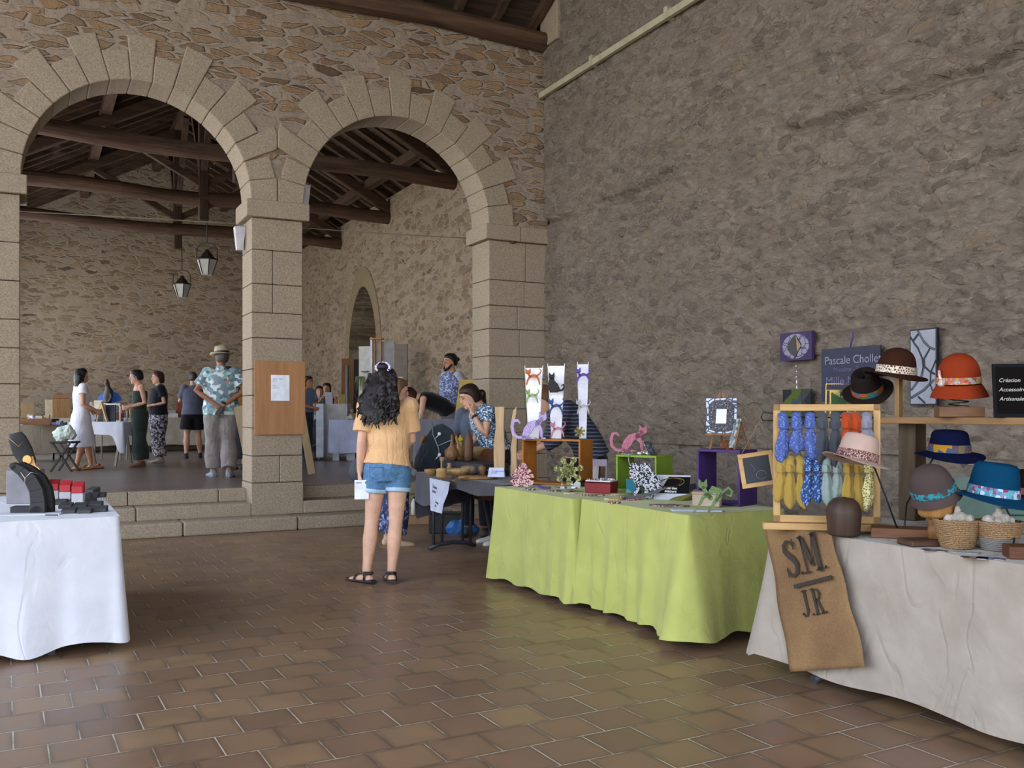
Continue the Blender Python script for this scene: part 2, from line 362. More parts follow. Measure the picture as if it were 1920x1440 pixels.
# clip the floor slab to the hall: thin raised base under the rest is the yard outside
M_yard = plain('#c9bda6', .95, var=.1, bump=.01, bs=20)
yd = MB(); yd.box(-70, -12.5, -60, 60, -.12, -.02); yd.box(-12.5, 40, -60, -17.5, -.12, -.02)
struct(yd.build('floor_yard', M_yard, loc=tuple(CO), rz=TH))
me = o.data; bm = bmesh.new(); bm.from_mesh(me)
Mh = (Matrix.Translation(fo) @ Matrix.Rotation(FA, 4, 'Z')).inverted() @ (Matrix.Translation(CO) @ Matrix.Rotation(TH, 4, 'Z'))
bm.clear(); q = [Mh @ Vector(p) for p in ((-12.5, -17.5, 0), (0.05, -17.5, 0), (.05, .6, 0), (-12.5, .6, 0))]
bm.faces.new([bm.verts.new(p) for p in q]); bm.to_mesh(me); bm.free()

# --- raised floor of the back hall and the steps
t = NT('grey_floor'); v = t.co((1, 1, 1)); br = t.new('TexBrick'); br.offset = .5
for k_, q_ in (('Scale', 1), ('Brick Width', .4), ('Row Height', .2), ('Mortar Size', .004)): br.inputs[k_].default_value = q_
br.inputs['Color1'].default_value = hx('#75685f'); br.inputs['Color2'].default_value = hx('#6c6059'); br.inputs['Mortar'].default_value = hx('#5a5049'); t.lk(v, br.inputs['Vector'])
M_fl2 = t.fin(t.mix(.3, br.outputs['Color'], t.ramp(t.noise(t.co(), 2, 5), [(.3, hx('#5b514c')), (.7, hx('#93857b'))]), 'OVERLAY'), .32, t.bump(t.noise(t.co(), 7, 4), .2, .003), 0, Specular_IOR_Level=.5)
struct(MB().box(-7.3, 0.05, .34, 14, 0, .45).build('floor_raised', M_fl2, **HALL))
nose = MB()
for a, b in ((-6.28, -3.92), (-3.33, -.88)):
    x = a
    while x < b-.01:
        w = min(random.uniform(.9, 1.4), b-x)
        if b-x-w < .3: w = b-x
        nose.box(x+.003, x+w-.003, .26, .36, .30, .452); x += w
struct(nose.build('trim_1', M_gr2, bevel=.012, seg=2, **HALL))
s1 = MB(); x = -9.0
while x < -.02:
    w = min(random.uniform(.9, 1.5), -x)
    if -x-w < .4: w = -x
    s1.box(x+.004, x+w-.004, -.34+random.uniform(-.01, .01), .2, .0, .15+random.uniform(-.004, .004)); x += w
for a, b in ((-6.28, -3.92), (-3.33, -.88)):
    x = a
    while x < b-.01:
        w = min(random.uniform(.8, 1.3), b-x)
        if b-x-w < .3: w = b-x
        s1.box(x+.003, x+w-.003, -.03, .3, .15, .30); x += w
struct(s1.build('trim_2', M_gr2, bevel=.018, seg=2, **HALL))

# --- arcade wall between the two halls
ZT = 6.25; TK = .5; SPR = 3.79
ARCH = [(-5.10, 1.18), (-2.105, 1.225)]
aw = MB()
def slab(x0, x1, z0, z1): aw.box(x0, x1, 0, TK, z0, z1)
slab(-12.5, ARCH[0][0]-ARCH[0][1], SPR, ZT); slab(-12.5, -7.2, 0, SPR)
slab(ARCH[0][0]+ARCH[0][1], ARCH[1][0]-ARCH[1][1], SPR, ZT); slab(ARCH[1][0]+ARCH[1][1], 0.0, SPR, ZT)
for cx, r in ARCH:
    N = 40
    for i in range(N):
        a0 = PI-PI*i/N; a1 = PI-PI*(i+1)/N
        p0 = (cx+r*math.cos(a0), SPR+r*math.sin(a0)); p1 = (cx+r*math.cos(a1), SPR+r*math.sin(a1))
        aw.prism([p0, p1, (p1[0], ZT), (p0[0], ZT)], 0, TK)
struct(aw.build('wall_back', M_arc, **HALL))
for ai, (cx, r) in enumerate(ARCH):
    vb = MB(); N = 17
    for i in range(N):
        a0 = PI*i/N+.0022; a1 = PI*(i+1)/N-.0022
        ln = (.50 if i % 2 == 0 else .30)+random.uniform(-.025, .025)
        if i in (0, N-1): ln = .36
        pr = .022+random.uniform(-.006, .006); ri = r-.012; K = 3; pts = []
        pts += [(cx+ri*math.cos(a0+(a1-a0)*k/K), SPR+ri*math.sin(a0+(a1-a0)*k/K)) for k in range(K+1)]
        pts += [(cx+(r+ln)*math.cos(a1-(a1-a0)*k/K), SPR+(r+ln)*math.sin(a1-(a1-a0)*k/K)) for k in range(K+1)]
        lim = 0.0 if ai == 1 else 99
        # neighbouring rings meet over the middle pier
        mid = -3.625
        pts = [((min(x, mid-.004) if ai == 0 else max(x, mid+.004)), z) for x, z in pts]
        vb.prism(pts, -pr, TK+.01)
    struct(vb.build('trim_%d' % (3+ai), M_gra, bevel=.012, seg=2, **HALL))
def pier(x0, x1, name, seed, capx=(.07, .07)):
    rnd = random.Random(seed); pb = MB(); z = .15; n_ = 0
    while z < 3.57:
        h = rnd.uniform(.28, .40)
        if 3.59-z-h < .2: h = 3.59-z
        e = .012 if z > .5 else .03
        j = rnd.uniform(.35, .65) if rnd.random() < .75 else None
        xs = [x0-e*.3, x1+e*.3] if j is None else [x0-e*.3, x0+(x1-x0)*j, x1+e*.3]
        for a, b in zip(xs[:-1], xs[1:]): pb.box(a+.002, b-.002, -.0-rnd.uniform(0, .012)-(.02 if z < .5 else 0), TK+.01, z+.003, z+h-.003)
        z += h
    struct(pb.build(name, M_gra, bevel=.010, seg=2, **HALL))
    cp = MB()
    if x1-x0 > .7: m_ = (x0+x1)/2; cp.box(x0-capx[0], m_-.002, -.07, TK+.07, 3.59, SPR); cp.box(m_+.002, x1+capx[1], -.07, TK+.07, 3.59, SPR)
    else: cp.box(x0-capx[0], x1+capx[1], -.07, TK+.07, 3.59, SPR)
    return struct(cp.build('trim_%d' % seed, M_gra, bevel=.012, seg=2, **HALL))
pier(-7.2, -6.28, 'wall_pier', 5); pier(-3.92, -3.33, 'wall_pier', 6); pier(-.88, 0, 'wall_pier', 7, (.07, 0))

# --- right wall, both halls, with the pointed doorway of the back hall
rw = MB(); rw.box(0.05, .8, -17.5, 0.5, 1.25, 10.0); rw.cur = 1; rw.box(-.02, .8, -17.5, 0, -.05, 1.25)
o = struct(rw.build('wall_right', [M_rgt, M_rlo], **HALL))
# real relief: displace a fine grid in front of the slab
def relief(name, s0, s1, z0, z1, mat, amp, seed, step=.027):
    rs = np.random.RandomState(seed); ns = int((s1-s0)/step)+1; nz = int((z1-z0)/step)+1
    S, Z = np.meshgrid(np.linspace(s0, s1, ns), np.linspace(z0, z1, nz))
    cells = rs.rand(int((s1-s0)*(z1-z0)*70), 4); cs = s0+cells[:, 0]*(s1-s0); cz = z0+cells[:, 1]*(z1-z0); d1 = np.full(S.shape, 9.); d2 = d1.copy(); hv = np.zeros(S.shape)
    for a, b, h_, k in zip(cs, cz, cells[:, 2], cells[:, 3]):
        i0 = max(0, int((a-.6-s0)/step)); i1 = min(ns, int((a+.6-s0)/step)); j0 = max(0, int((b-.4-z0)/step)); j1 = min(nz, int((b+.4-z0)/step))
        ds_ = S[j0:j1, i0:i1]-a; dz_ = Z[j0:j1, i0:i1]-b
        d = np.sqrt((ds_*.7)**2+(dz_*2.0)**2)
        A = d1[j0:j1, i0:i1]; B = d2[j0:j1, i0:i1]; Hh = hv[j0:j1, i0:i1]
        m = d < A; B[:] = np.where(m, A, np.minimum(B, d)); Hh[:] = np.where(m, h_+(dz_*1.5*(k-.5)+ds_*(k*7 % 1-.5))*1.6, Hh); A[:] = np.where(m, d, A)
    e = np.clip((d2-d1)/.035, 0, 1); X = -amp*(e*(.35+.65*hv))-.004
    line = 3.93+.035*np.sin(S*1.3)+.02*np.sin(S*4.1)+.012*np.sin(S*11); on = np.clip((np.sin(S*2.1)+np.sin(S*.83+1)+.9)*2, 0, 1)
    fnz = (rs.rand(*S.shape)-.5); fnz = (fnz+np.roll(fnz, 1, 0)+np.roll(fnz, 1, 1)+np.roll(fnz, -1, 1))/4
    und = np.sin(S*.9+Z*1.7)*.02+np.sin(S*2.3-Z*.8)*.012
    X = X+fnz*.014+und*.35-.016-np.where(Z > line, .03*on, 0)+on*.085*np.exp(-((Z-line+.04)/.034)**2)
    X = np.minimum(X, .045)
    vv = np.stack([X.ravel(), S.ravel(), Z.ravel()], 1).tolist(); ff = [(j*ns+i, j*ns+i+1, (j+1)*ns+i+1, (j+1)*ns+i) for j in range(nz-1) for i in range(ns-1)]
    mb = MB(); mb.add(vv, ff, True); q = mb.build(name, mat, flip=False, **HALL); return q
q = relief('wall_relief', -9.6, -.02, 1.0, 7.1, M_rgt, .042, 4); q.parent = o; q.location = (0, 0, 0); q.rotation_euler = (0, 0, 0); q['kind'] = 'structure'
# back hall stretch
bw = MB(); s0, s1 = 6.88, 8.67; zs = 2.75; za = 3.97; EZ = 5.5
bw.box(0, .9, .5, s0, 0, EZ); bw.box(0, .9, s1, 13.2, 0, EZ)
def ogive(s0, s1, zs, za, N=12):
    out = []; m = (s0+s1)/2
    for i in range(N+1): u = i/N; out.append((s0+(m-s0)*(1-math.cos(u*PI/2))**.85, zs+(za-zs)*math.sin(u*PI/2)**1.05))
    for i in range(N+1)[1:] if False else range(1, N+1): u = 1-i/N; out.append((s1-(s1-m)*(1-math.cos(u*PI/2))**.85, zs+(za-zs)*math.sin(u*PI/2)**1.05))
    return out
og = ogive(s0, s1, zs, za)
for p0, p1 in zip(og[:-1], og[1:]): bw.prism([p0, p1, (p1[0], EZ), (p0[0], EZ)], 0, .9, plane='yz')
bw.box(.85, .9, s0-.1, s1+.1, 0, 4.2)
struct(bw.build('wall_right_hall', M_far, **HALL))
ds = MB(); ou = ogive(s0-.28, s1+.28, zs, za+.42); ii = og
for k in range(len(ii)-1): ds.prism([ii[k], ii[k+1], ou[k+1], ou[k]], -.02, .55, plane='yz')
zz = .45
while zz < zs-.05:
    h = min(.36, zs-zz); ds.box(-.02, .55, s0-.28, s0, zz+.003, zz+h-.003); ds.box(-.02, .55, s1, s1+.28, zz+.003, zz+h-.003); zz += h
struct(ds.build('trim_8', granite('granite_dim', '#86765f', '#9b8b71'), bevel=.008, **HALL))
dr = MB(); dr.box(.5, .56, s0-.05, s1-.62, .45, 3.6); dr.bar((.48, s0+.3, 2.2), (.48, s0+.75, 3.3), .05, .04)
struct(dr.build('painted_void_1', wood('#26221f', '#141211', 1, 2), **HALL))  # near-black slab and bar paint the unlit depth inside the doorway

# far wall with its gable, left wall with two wide openings to the yard
RT = -3.45; RZ = 7.35
fw = MB(); fw.prism([(-7.3, 0), (.9, 0), (.9, EZ), (RT, RZ+.1), (-7.3, EZ)], 13.0, 13.6)
struct(fw.build('wall_far', M_far, **HALL))
lw = MB(); lw.box(-7.7, -7.2, .5, 1.0, 0, EZ); lw.box(-7.7, -7.2, 5.6, 6.4, 0, EZ); lw.box(-7.7, -7.2, 12.0, 13.3, 0, EZ)
lw.box(-7.7, -7.2, 1.0, 5.6, 4.9, EZ); lw.box(-7.7, -7.2, 6.4, 12.0, 4.9, EZ)
struct(lw.build('wall_left', M_far, **HALL))

# --- roof of the back hall: boards with a few gaps, rafters, purlins, three trusses
slope = (RZ-EZ)/abs(RT)
def zr(tt): return RZ-abs(tt-RT)*slope
rb = MB(); gaps = [(-1, 5, 9, .03), (-1, 7, 3, .02), (-1, 9, 13, .03), (-1, 6, 15, .025)]
NS = 26
for side in (-1, 1):
    W_ = 3.95
    for i in range(12):
        for j in range(NS):
            a = RT+side*W_*i/12; b = RT+side*W_*(i+1)/12-side*.004; s_a = .5+13*j/NS; s_b = .5+13*(j+1)/NS
            if (side, i, j) in [(g[0], g[1], g[2]) for g in gaps]: b = b-side*.04
            off = .02*((i*7+j*3) % 3)/3
            rb.add([Vector((a, s_a, zr(a)+.12+off)), Vector((b, s_a, zr(b)+.12+off)), Vector((b, s_b, zr(b)+.12+off)), Vector((a, s_b, zr(a)+.12+off)), Vector((a, s_a, zr(a)+.14+off)), Vector((b, s_a, zr(b)+.14+off)), Vector((b, s_b, zr(b)+.14+off)), Vector((a, s_b, zr(a)+.14+off))],
                   [(0, 1, 2, 3), (7, 6, 5, 4), (0, 4, 5, 1), (1, 5, 6, 2), (2, 6, 7, 3), (3, 7, 4, 0)])
struct(rb.build('ceiling', wood('#4d3d31', '#2b211b', .7, 1, .9), **HALL))
rf = MB(); s_ = .75
while s_ < 13:
    for side in (-1, 1): rf.bar((RT, s_, zr(RT)+.06), (RT+side*3.9, s_, zr(RT+side*3.9)+.06), .08, .10, w2=.09)
    s_ += .46
struct(rf.build('ceiling_rafter', M_beam, **HALL))
pl = MB()
for side in (-1, 1):
    for f_ in (.42, .80): tt = RT+side*3.75*f_; pl.bar((tt, .5, zr(tt)-.08), (tt, 13.2, zr(tt)-.08), .16, .16)
pl.bar((RT, .5, RZ-.1), (RT, 13.2, RZ-.1), .16, .2)
struct(pl.build('ceiling_purlin', M_beamY, **HALL))
def truss(s, nm):
    e = thing(nm, None, None, loc=tuple(H(0, s))); e.rotation_euler = (0, 0, TH); del e['label']; del e['category']; e['kind'] = 'structure'
    rnd = random.Random(int(s*10))
    tb = MB(); N = 12; pts = [(-7.25+7.3*i/N, .05*math.sin(i*1.3+s), 5.14+.035*math.sin(i*.9+s*2)) for i in range(N+1)]
    tb.loft(pts, [(.13+.01*rnd.random(), .12+.015*rnd.random()) for _ in pts], (0, 1, 0), 8, smooth=False)
    tb.build('tie_beam', M_beam, e, bevel=.02)
    for side in (-1, 1): MB().bar((RT, 0, RZ-.25), (RT+side*3.55, 0, zr(RT+side*3.55)-.22), .16, .19).build('principal_rafter', M_beam, e, bevel=.015)
    MB().bar((RT, 0, 4.72), (RT, 0, RZ-.2), .16, .16).build('king_post', M_beamZ, e, bevel=.012)
    for side in (-1, 1): MB().bar((RT, 0, 5.35), (RT+side*1.6, 0, zr(RT+side*1.6)-.3), .10, .12).build('strut', M_beam, e, bevel=.01)
    MB().bar((RT, .1, 5.6), (RT, 1.2, RZ-.25), .1, .1).build('brace', M_beamY, e); MB().bar((RT, -.1, 5.6), (RT, -1.2, RZ-.25), .1, .1).build('brace', M_beamY, e)
for i_, s in enumerate((3.1, 6.2, 9.35)): truss(s, 'ceiling_truss')

# --- front hall roof: wall plate, rafters, boards
EW = 6.25
mp_ = MB(); N = 14; pts = [(-12.5+12.5*i/N, -.06, 6.30+.03*math.sin(i*1.7)) for i in range(N+1)]
mp_.loft(pts, [(.16, .13)]*(N+1), (0, 1, 0), 8, smooth=False); struct(mp_.build('ceiling_plate', M_beam, bevel=.02, **HALL))
fr = MB(); RS = -7.5; SL = .48
def zf(s): return 6.62+(min(.6, -s if s > RS else s-2*RS))*SL if False else 6.62+((-s) if s > RS else (s-2*RS))*SL
x = -12.3
while x < -.1:
    fr.bar((x, .5, zf(.5)-.06), (x, RS, zf(RS)-.06), .09, .12); fr.bar((x, RS, zf(RS)-.06), (x, -16, zf(-16)-.06), .09, .12); x += .55
for s_ in (-1.6, -4.4, -10.5, -13.5): fr.bar((-12.5, s_, zf(s_)-.2), (0, s_, zf(s_)-.2), .18, .2)
struct(fr.build('ceiling_rafter_front', M_beamY, **HALL))
bo = MB(); bo.add([(-13, .6, zf(.6)), (0.1, .6, zf(.6)), (.1, RS, zf(RS)), (-13, RS, zf(RS)), (-13, .6, zf(.6)+.05), (.1, .6, zf(.6)+.05), (.1, RS, zf(RS)+.05), (-13, RS, zf(RS)+.05)], [(0, 1, 2, 3), (7, 6, 5, 4), (0, 4, 5, 1), (2, 6, 7, 3), (3, 7, 4, 0), (1, 5, 6, 2)])
bo.add([(-13, RS, zf(RS)), (0.1, RS, zf(RS)), (.1, -16.5, zf(-16.5)), (-13, -16.5, zf(-16.5)), (-13, RS, zf(RS)+.05), (.1, RS, zf(RS)+.05), (.1, -16.5, zf(-16.5)+.05), (-13, -16.5, zf(-16.5)+.05)], [(0, 1, 2, 3), (7, 6, 5, 4), (0, 4, 5, 1), (2, 6, 7, 3), (3, 7, 4, 0), (1, 5, 6, 2)])
struct(bo.build('ceiling_front', wood('#4d3d31', '#2b211b', .7, 0, .9), **HALL))
ft = MB(); ft.bar((-3.2, -1.9, 6.4), (0, -1.9, 6.4), .2, .26); ft.bar((-.2, -1.9, 6.4), (-3.4, -1.9, 8.0), .14, .16)
# pilaster of dressed stone in the corner above the arcade
struct(MB().box(-.12, 0, -.45, 0, 6.2, 7.4).build('trim_9', M_gra, bevel=.01, **HALL))
# cable trunking on the right wall
ct = MB(); ct.bar((-.12, -.01, 5.57), (-.12, -9.5, 5.66), .05, .075)
for s_ in (-1.3, -2.8, -4.6, -6.2): ct.box(-.15, -.02, s_-.03, s_+.03, 5.53+.0095*-s_, 5.66+.0095*-s_)
tag(ct.build('cable_trunking', plain('#a39a80', .6), **HALL), 'long pale cable trunking running high along the right stone wall', 'trunking')

# ================================================================ PEOPLE
SK = {'fair': '#c99a80', 'mid': '#b98768', 'tan': '#99654a', 'pale': '#d3a58d'}
def skin(k):
    key = 'skin_'+k
    if key not in MATS:
        t = NT(key); n = t.noise(t.co(), 11, 3); c = hx(SK[k]); dk = tuple(v*.85 for v in c[:3])+(1,)
        MATS[key] = t.fin(t.ramp(n, [(.35, dk), (.65, c)]), .55, None, 0, Specular_IOR_Level=.35, Subsurface_Weight=.05)
        t.b.inputs['Subsurface Radius'].default_value = (.02, .008, .004)
    return MATS[key]
def hairmat(col):
    key = 'hair_'+col
    if key not in MATS:
        t = NT('hair'); n = t.noise(t.co((60, 60, 8)), 1.5, 4, .6); c = hx(col)
        MATS[key] = t.fin(t.ramp(n, [(.3, tuple(v*.4 for v in c[:3])+(1,)), (.7, tuple(min(1, v*1.15) for v in c[:3])+(1,))]), .45, t.bump(n, .8, .006), 0, Specular_IOR_Level=.3)
    return MATS[key]
V = Vector
def joints(k=1.0, **ov):
    J = dict(pelvis=(0, 0, .90), waist=(0, 0, 1.05), chest=(0, 0, 1.26), neck=(0, .01, 1.44), head=(0, -.015, 1.585),
             sL=(.165, .01, 1.385), sR=(-.165, .01, 1.385), eL=(.215, .03, 1.10), eR=(-.215, .03, 1.10), wL=(.215, -.04, .86), wR=(-.215, -.04, .86),
             hL=(.085, 0, .88), hR=(-.085, 0, .88), kL=(.095, -.01, .48), kR=(-.095, -.01, .48), aL=(.10, .03, .085), aR=(-.10, .03, .085),
             lat=(1, 0, 0), hlat=(1, 0, 0), face=(0, -1, 0), fL=(.12, -1, 0), fR=(-.12, -1, 0), hdL=None, hdR=None, up=None)
    J.update(ov)
    for q in J:
        if J[q] is not None:
            J[q] = V(J[q])
            if q not in ('lat', 'hlat', 'face', 'fL', 'fR', 'hdL', 'hdR', 'up'): J[q] = J[q]*k
    return J
def hand(mb, w, d, k, palm, side, curl=.5, spread=.0):
    """palm + five separate fingers; side=+1/-1: which side of the palm the thumb leaves from"""
    d = d.normalized(); palm = (palm-d*palm.dot(d)).normalized(); a = d.cross(palm)*side  # a: towards the thumb
    mb.loft([w-d*.02*k, w+d*.02*k, w+d*.055*k, w+d*.088*k], [(.026*k, .018*k), (.033*k, .017*k), (.040*k, .015*k), (.038*k, .012*k)], a, 10)
    for i, (o, L) in enumerate(((.028, .072), (.010, .080), (-.009, .074), (-.027, .058))):
        c = curl*(1+.12*i); p = w+d*.082*k+a*o*k; dd = (d+a*spread*o*8).normalized(); pts = [p-dd*.01*k, p]; ang = 0
        for f_ in (.42, .32, .26):
            ang += c; q = dd*math.cos(ang)+palm*math.sin(ang); p = p+q*L*f_*k; pts.append(p)
        mb.tube(pts, [.0095*k, .0095*k, .0088*k, .0080*k, .0066*k], 8)
    b = w+d*.022*k+a*.026*k; q = (d*.62+a*.62+palm*.35).normalized(); q2 = (d*.85+a*.25+palm*.5).normalized()
    mb.tube([b-q*.012*k, b+q*.032*k, b+q*.032*k+q2*.028*k, b+q*.032*k+q2*.05*k], [.013*k, .012*k, .0105*k, .008*k], 8)
def head(mb, J, k):
    f = J['face'].normalized(); up = J['up'].normalized() if J['up'] is not None else V((0, 0, 1)); up = (up-f*up.dot(f)).normalized() if abs(up.dot(f)) < .99 else up
    r = f.cross(up); c = J['head']
    def q(x, y, z): return c+(r*x+f*y+up*z)*k
    # rings from chin to crown: z, half width, front, back
    prof = [(-.112, .018, .078, -.035), (-.104, .036, .088, .0), (-.085, .050, .092, .02), (-.055, .060, .088, .062), (-.02, .067, .086, .082), (.015, .0705, .088, .093), (.05, .0715, .088, .097), (.08, .066, .078, .090), (.103, .050, .055, .068), (.116, .026, .022, .035)]
    N = 16; vv = []
    for z, w, fr, ba in prof:
        for j in range(N):
            a = 2*PI*j/N; cx_ = math.sin(a); cy = math.cos(a)
            vv.append(q(w*cx_, fr*cy if cy > 0 else (ba*cy if ba > 0 else ba*cy), z))
    ff = [(i*N+j, i*N+(j+1) % N, (i+1)*N+(j+1) % N, (i+1)*N+j) for i in range(len(prof)-1) for j in range(N)]+[tuple(reversed(range(N))), tuple(range((len(prof)-1)*N, len(prof)*N))]
    mb.add(vv, ff, True)
    mb.loft([q(0, .082, .032), q(0, .093, .012), q(0, .108, -.012), q(0, .101, -.024), q(0, .084, -.028)], [.008*k, .010*k, .014*k, .015*k, .010*k], r, 8)   # nose
    mb.loft([q(-.024, .082, -.050), q(0, .094, -.049), q(.024, .082, -.050)], [.006*k, .0085*k, .006*k], up, 8)
    mb.loft([q(-.022, .080, -.062), q(0, .092, -.063), q(.022, .080, -.062)], [.006*k, .009*k, .006*k], up, 8)   # lips
    mb.ell(q(0, .080, -.092), (.022*k, .02*k, .018*k), 10, 8)
    mb.loft([q(-.052, .068, .034), q(-.02, .088, .036), q(.02, .088, .036), q(.052, .068, .034)], [.008*k, .009*k, .009*k, .008*k], up, 8)
    for s_ in (-1, 1): mb.loft([q(s_*.070, -.012, .028), q(s_*.078, -.018, .020), q(s_*.079, -.018, -.005), q(s_*.071, -.008, -.028)], [(.016*k, .006*k), (.018*k, .007*k), (.014*k, .007*k), (.010*k, .006*k)], f, 8)
    return q
def body(mb, J, k, legs=True, arms=True, curl=.5, slim=1.0, palms=None):
    t = slim
    mb.loft([J['pelvis']-V((0, 0, .07))*k, J['pelvis'], J['waist'], J['chest'], J['neck']-(J['neck']-J['chest'])*.28, J['neck'], J['neck']+(J['head']-J['neck'])*.5, J['head']],
            [(.13*k*t, .10*k*t), (.16*k*t, .115*k*t), (.125*k*t, .095*k*t), (.155*k*t, .11*k*t), (.155*k*t, .085*k*t), (.062*k, .062*k), (.052*k, .055*k), (.05*k, .055*k)], J['lat'], 18)
    for s_ in 'LR':
        sg = 1 if s_ == 'L' else -1
        if arms:
            S, E, W_ = J['s'+s_], J['e'+s_], J['w'+s_]
            mb.ell(S, .052*k); mb.loft([S, S+(E-S)*.35, E, E+(W_-E)*.3, W_], [.046*k, .043*k, .036*k, .037*k, (.026*k, .021*k)], J['lat'], 12)
            hd = J['hd'+s_] if J['hd'+s_] is not None else (W_-E)
            pn = (palms or {}).get(s_) or (V((-sg, 0, 0)) if abs(hd.normalized().x) < .8 else V((0, 0, -1)))
            hand(mb, W_, hd, k, V(pn), 1 if sg > 0 else -1, curl)
        if legs:
            h, kn, a = J['h'+s_], J['k'+s_], J['a'+s_]
            mb.loft([h+V((0, 0, .03))*k, h+(kn-h)*.15, h+(kn-h)*.55, kn, kn+(a-kn)*.12, kn+(a-kn)*.38, kn+(a-kn)*.75, a], [(.085*k, .09*k), (.088*k*t, .09*k*t), .073*k*t, .056*k, .054*k, .058*k*t, .041*k, .034*k], J['hlat'], 14)
            f = J['f'+s_].normalized(); lt = f.cross(V((0, 0, 1)))
            foot = a-V((0, 0, .05))*k
            mb.loft([foot-f*.055*k+V((0, 0, .012))*k, foot-f*.03*k, foot+f*.03*k, foot+f*.10*k-V((0, 0, .008))*k, foot+f*.155*k-V((0, 0, .014))*k, foot+f*.185*k-V((0, 0, .02))*k],
                    [(.022*k, .022*k), (.033*k, .034*k), (.035*k, .035*k), (.043*k, .024*k), (.044*k, .017*k), (.026*k, .012*k)], lt, 12)
def torso_cloth(mb, J, k, hem=None, inf=.016, slim=1.0, neck=True, top=.92, width=1.0, hemr=None):
    t = slim*width; P0 = J['pelvis']; hem = hem if hem is not None else 0.02
    lo = P0-(J['waist']-P0).normalized()*(-hem)*k
    mb.loft([lo, P0+(J['waist']-P0)*max(.25, .0), J['waist'], J['chest'], J['neck']-(J['neck']-J['chest'])*.30, J['neck']-(J['neck']-J['chest'])*.06, J['neck']+(J['head']-J['neck'])*(.06 if neck else 0)],
            [((.165*t+inf)*k, (.12*t+inf)*k) if hemr is None else (hemr[0]*k, hemr[1]*k), ((.158*t+inf)*k, (.113*t+inf)*k), ((.138*t+inf)*k, (.104*t+inf)*k), ((.158*t+inf)*k, (.113*t+inf)*k), ((.158*slim+inf*.6)*k, (.088*t+inf)*k), (.085*k+inf*k*.5, .073*k), (.068*k, .068*k)], J['lat'], 22)
def sleeves(mb, J, k, frac=.6, inf=.012, flare=1.1, which='LR'):
    for s_ in which:
        S, E, W_ = J['s'+s_], J['e'+s_], J['w'+s_]; r = .049*k+inf*k
        mb.ell(S, r*1.1)
        if frac <= 1: pts = [S, S+(E-S)*frac*.5, S+(E-S)*frac]; rr = [r, r*.99, r*.95*flare]
        else: pts = [S, S+(E-S)*.5, E, E+(W_-E)*(frac-1)]; rr = [r, r*.93, r*.85, r*.72*flare]
        mb.loft(pts, rr, J['lat'], 14)
def pants(mb, J, k, length=1.9, inf=.014, leg=1.0, hemw=1.0, slim=1.0, rise=.5):
    P0 = J['pelvis']; t = slim
    mb.loft([P0-V((0, 0, .10))*k, P0-V((0, 0, .03))*k, P0+(J['waist']-P0)*rise], [((.15*t+inf)*k, (.105*t+inf)*k), ((.165*t+inf)*k, (.122*t+inf)*k), ((.15*t+inf)*k, (.112*t+inf)*k)], J['hlat'], 22)
    for s_ in 'LR':
        h, kn, a = J['h'+s_], J['k'+s_], J['a'+s_]; e = inf*k
        pt = [h+V((0, 0, .02))*k, h+(kn-h)*.2, h+(kn-h)*.6, kn, kn+(a-kn)*.4, kn+(a-kn)*.9]; rd = [.088*k*t+e, .088*k*t*leg+e, .075*k*t*leg+e, .062*k*leg+e, .060*k*leg*hemw+e, .052*k*leg*hemw+e]
        if length < 1: pt = [h+V((0, 0, .02))*k, h+(kn-h)*length*.5, h+(kn-h)*length]; rd = [.088*k*t+e, .089*k*t*leg+e, .084*k*t*leg*hemw+e]
        elif length < 1.9: n_ = 5; pt = pt[:4]+[kn+(a-kn)*(length-1)]; rd = rd[:4]+[.058*k*leg*hemw+e]
        mb.loft(pt, rd, J['hlat'], 16)
def shoe(mb, J, k, s_, h=.1, sole=.02, inf=.006):
    a = J['a'+s_]; f = J['f'+s_].normalized(); lt = f.cross(V((0, 0, 1))); g = V((a.x, a.y, a.z-.055*k))
    mb.loft([g-f*.062*k, g-f*.035*k, g+f*.03*k, g+f*.10*k-V((0, 0, .008))*k, g+f*.165*k-V((0, 0, .014))*k, g+f*.2*k-V((0, 0, .02))*k], [(.028*k, .028*k), (.042*k, .044*k), (.045*k, .047*k), (.051*k, .033*k), (.05*k, .025*k), (.03*k, .018*k)], lt, 14)
    mb.loft([a-V((0, 0, .03))*k, a+V((0, 0, .02))*k], [(.045*k, .05*k), (.042*k, .046*k)], lt, 12)
def face_bits(root, q, k, skin_k, eyes='#2e2119', brow='#2a1d16', lips='#8f4e45', closed=False):
    for s_ in (-1, 1):
        e = MB(); e.ell(q(s_*.031, .0815, .012), (.0125*k, .008*k, .006*k if not closed else .003*k), 10, 8); ob = e.build('eye', plain('#d8d0c8' if not closed else brow, .3), root)
        p = MB(); p.ell(q(s_*.031, .0885, .012), .0045*k, 8, 6); p.build('iris', plain(eyes, .3), ob)
        b = MB(); b.tube([q(s_*.014, .094, .036), q(s_*.03, .093, .042), q(s_*.05, .074, .036)], [.003*k, .004*k, .002*k], 6); b.build('eyebrow', plain(brow, .8), root)
    m = MB(); m.tube([q(-.024, .085, -.055), q(0, .100, -.0555), q(.024, .085, -.055)], [.003*k, .005*k, .003*k], 6); m.build('lips', plain(lips, .5), root)
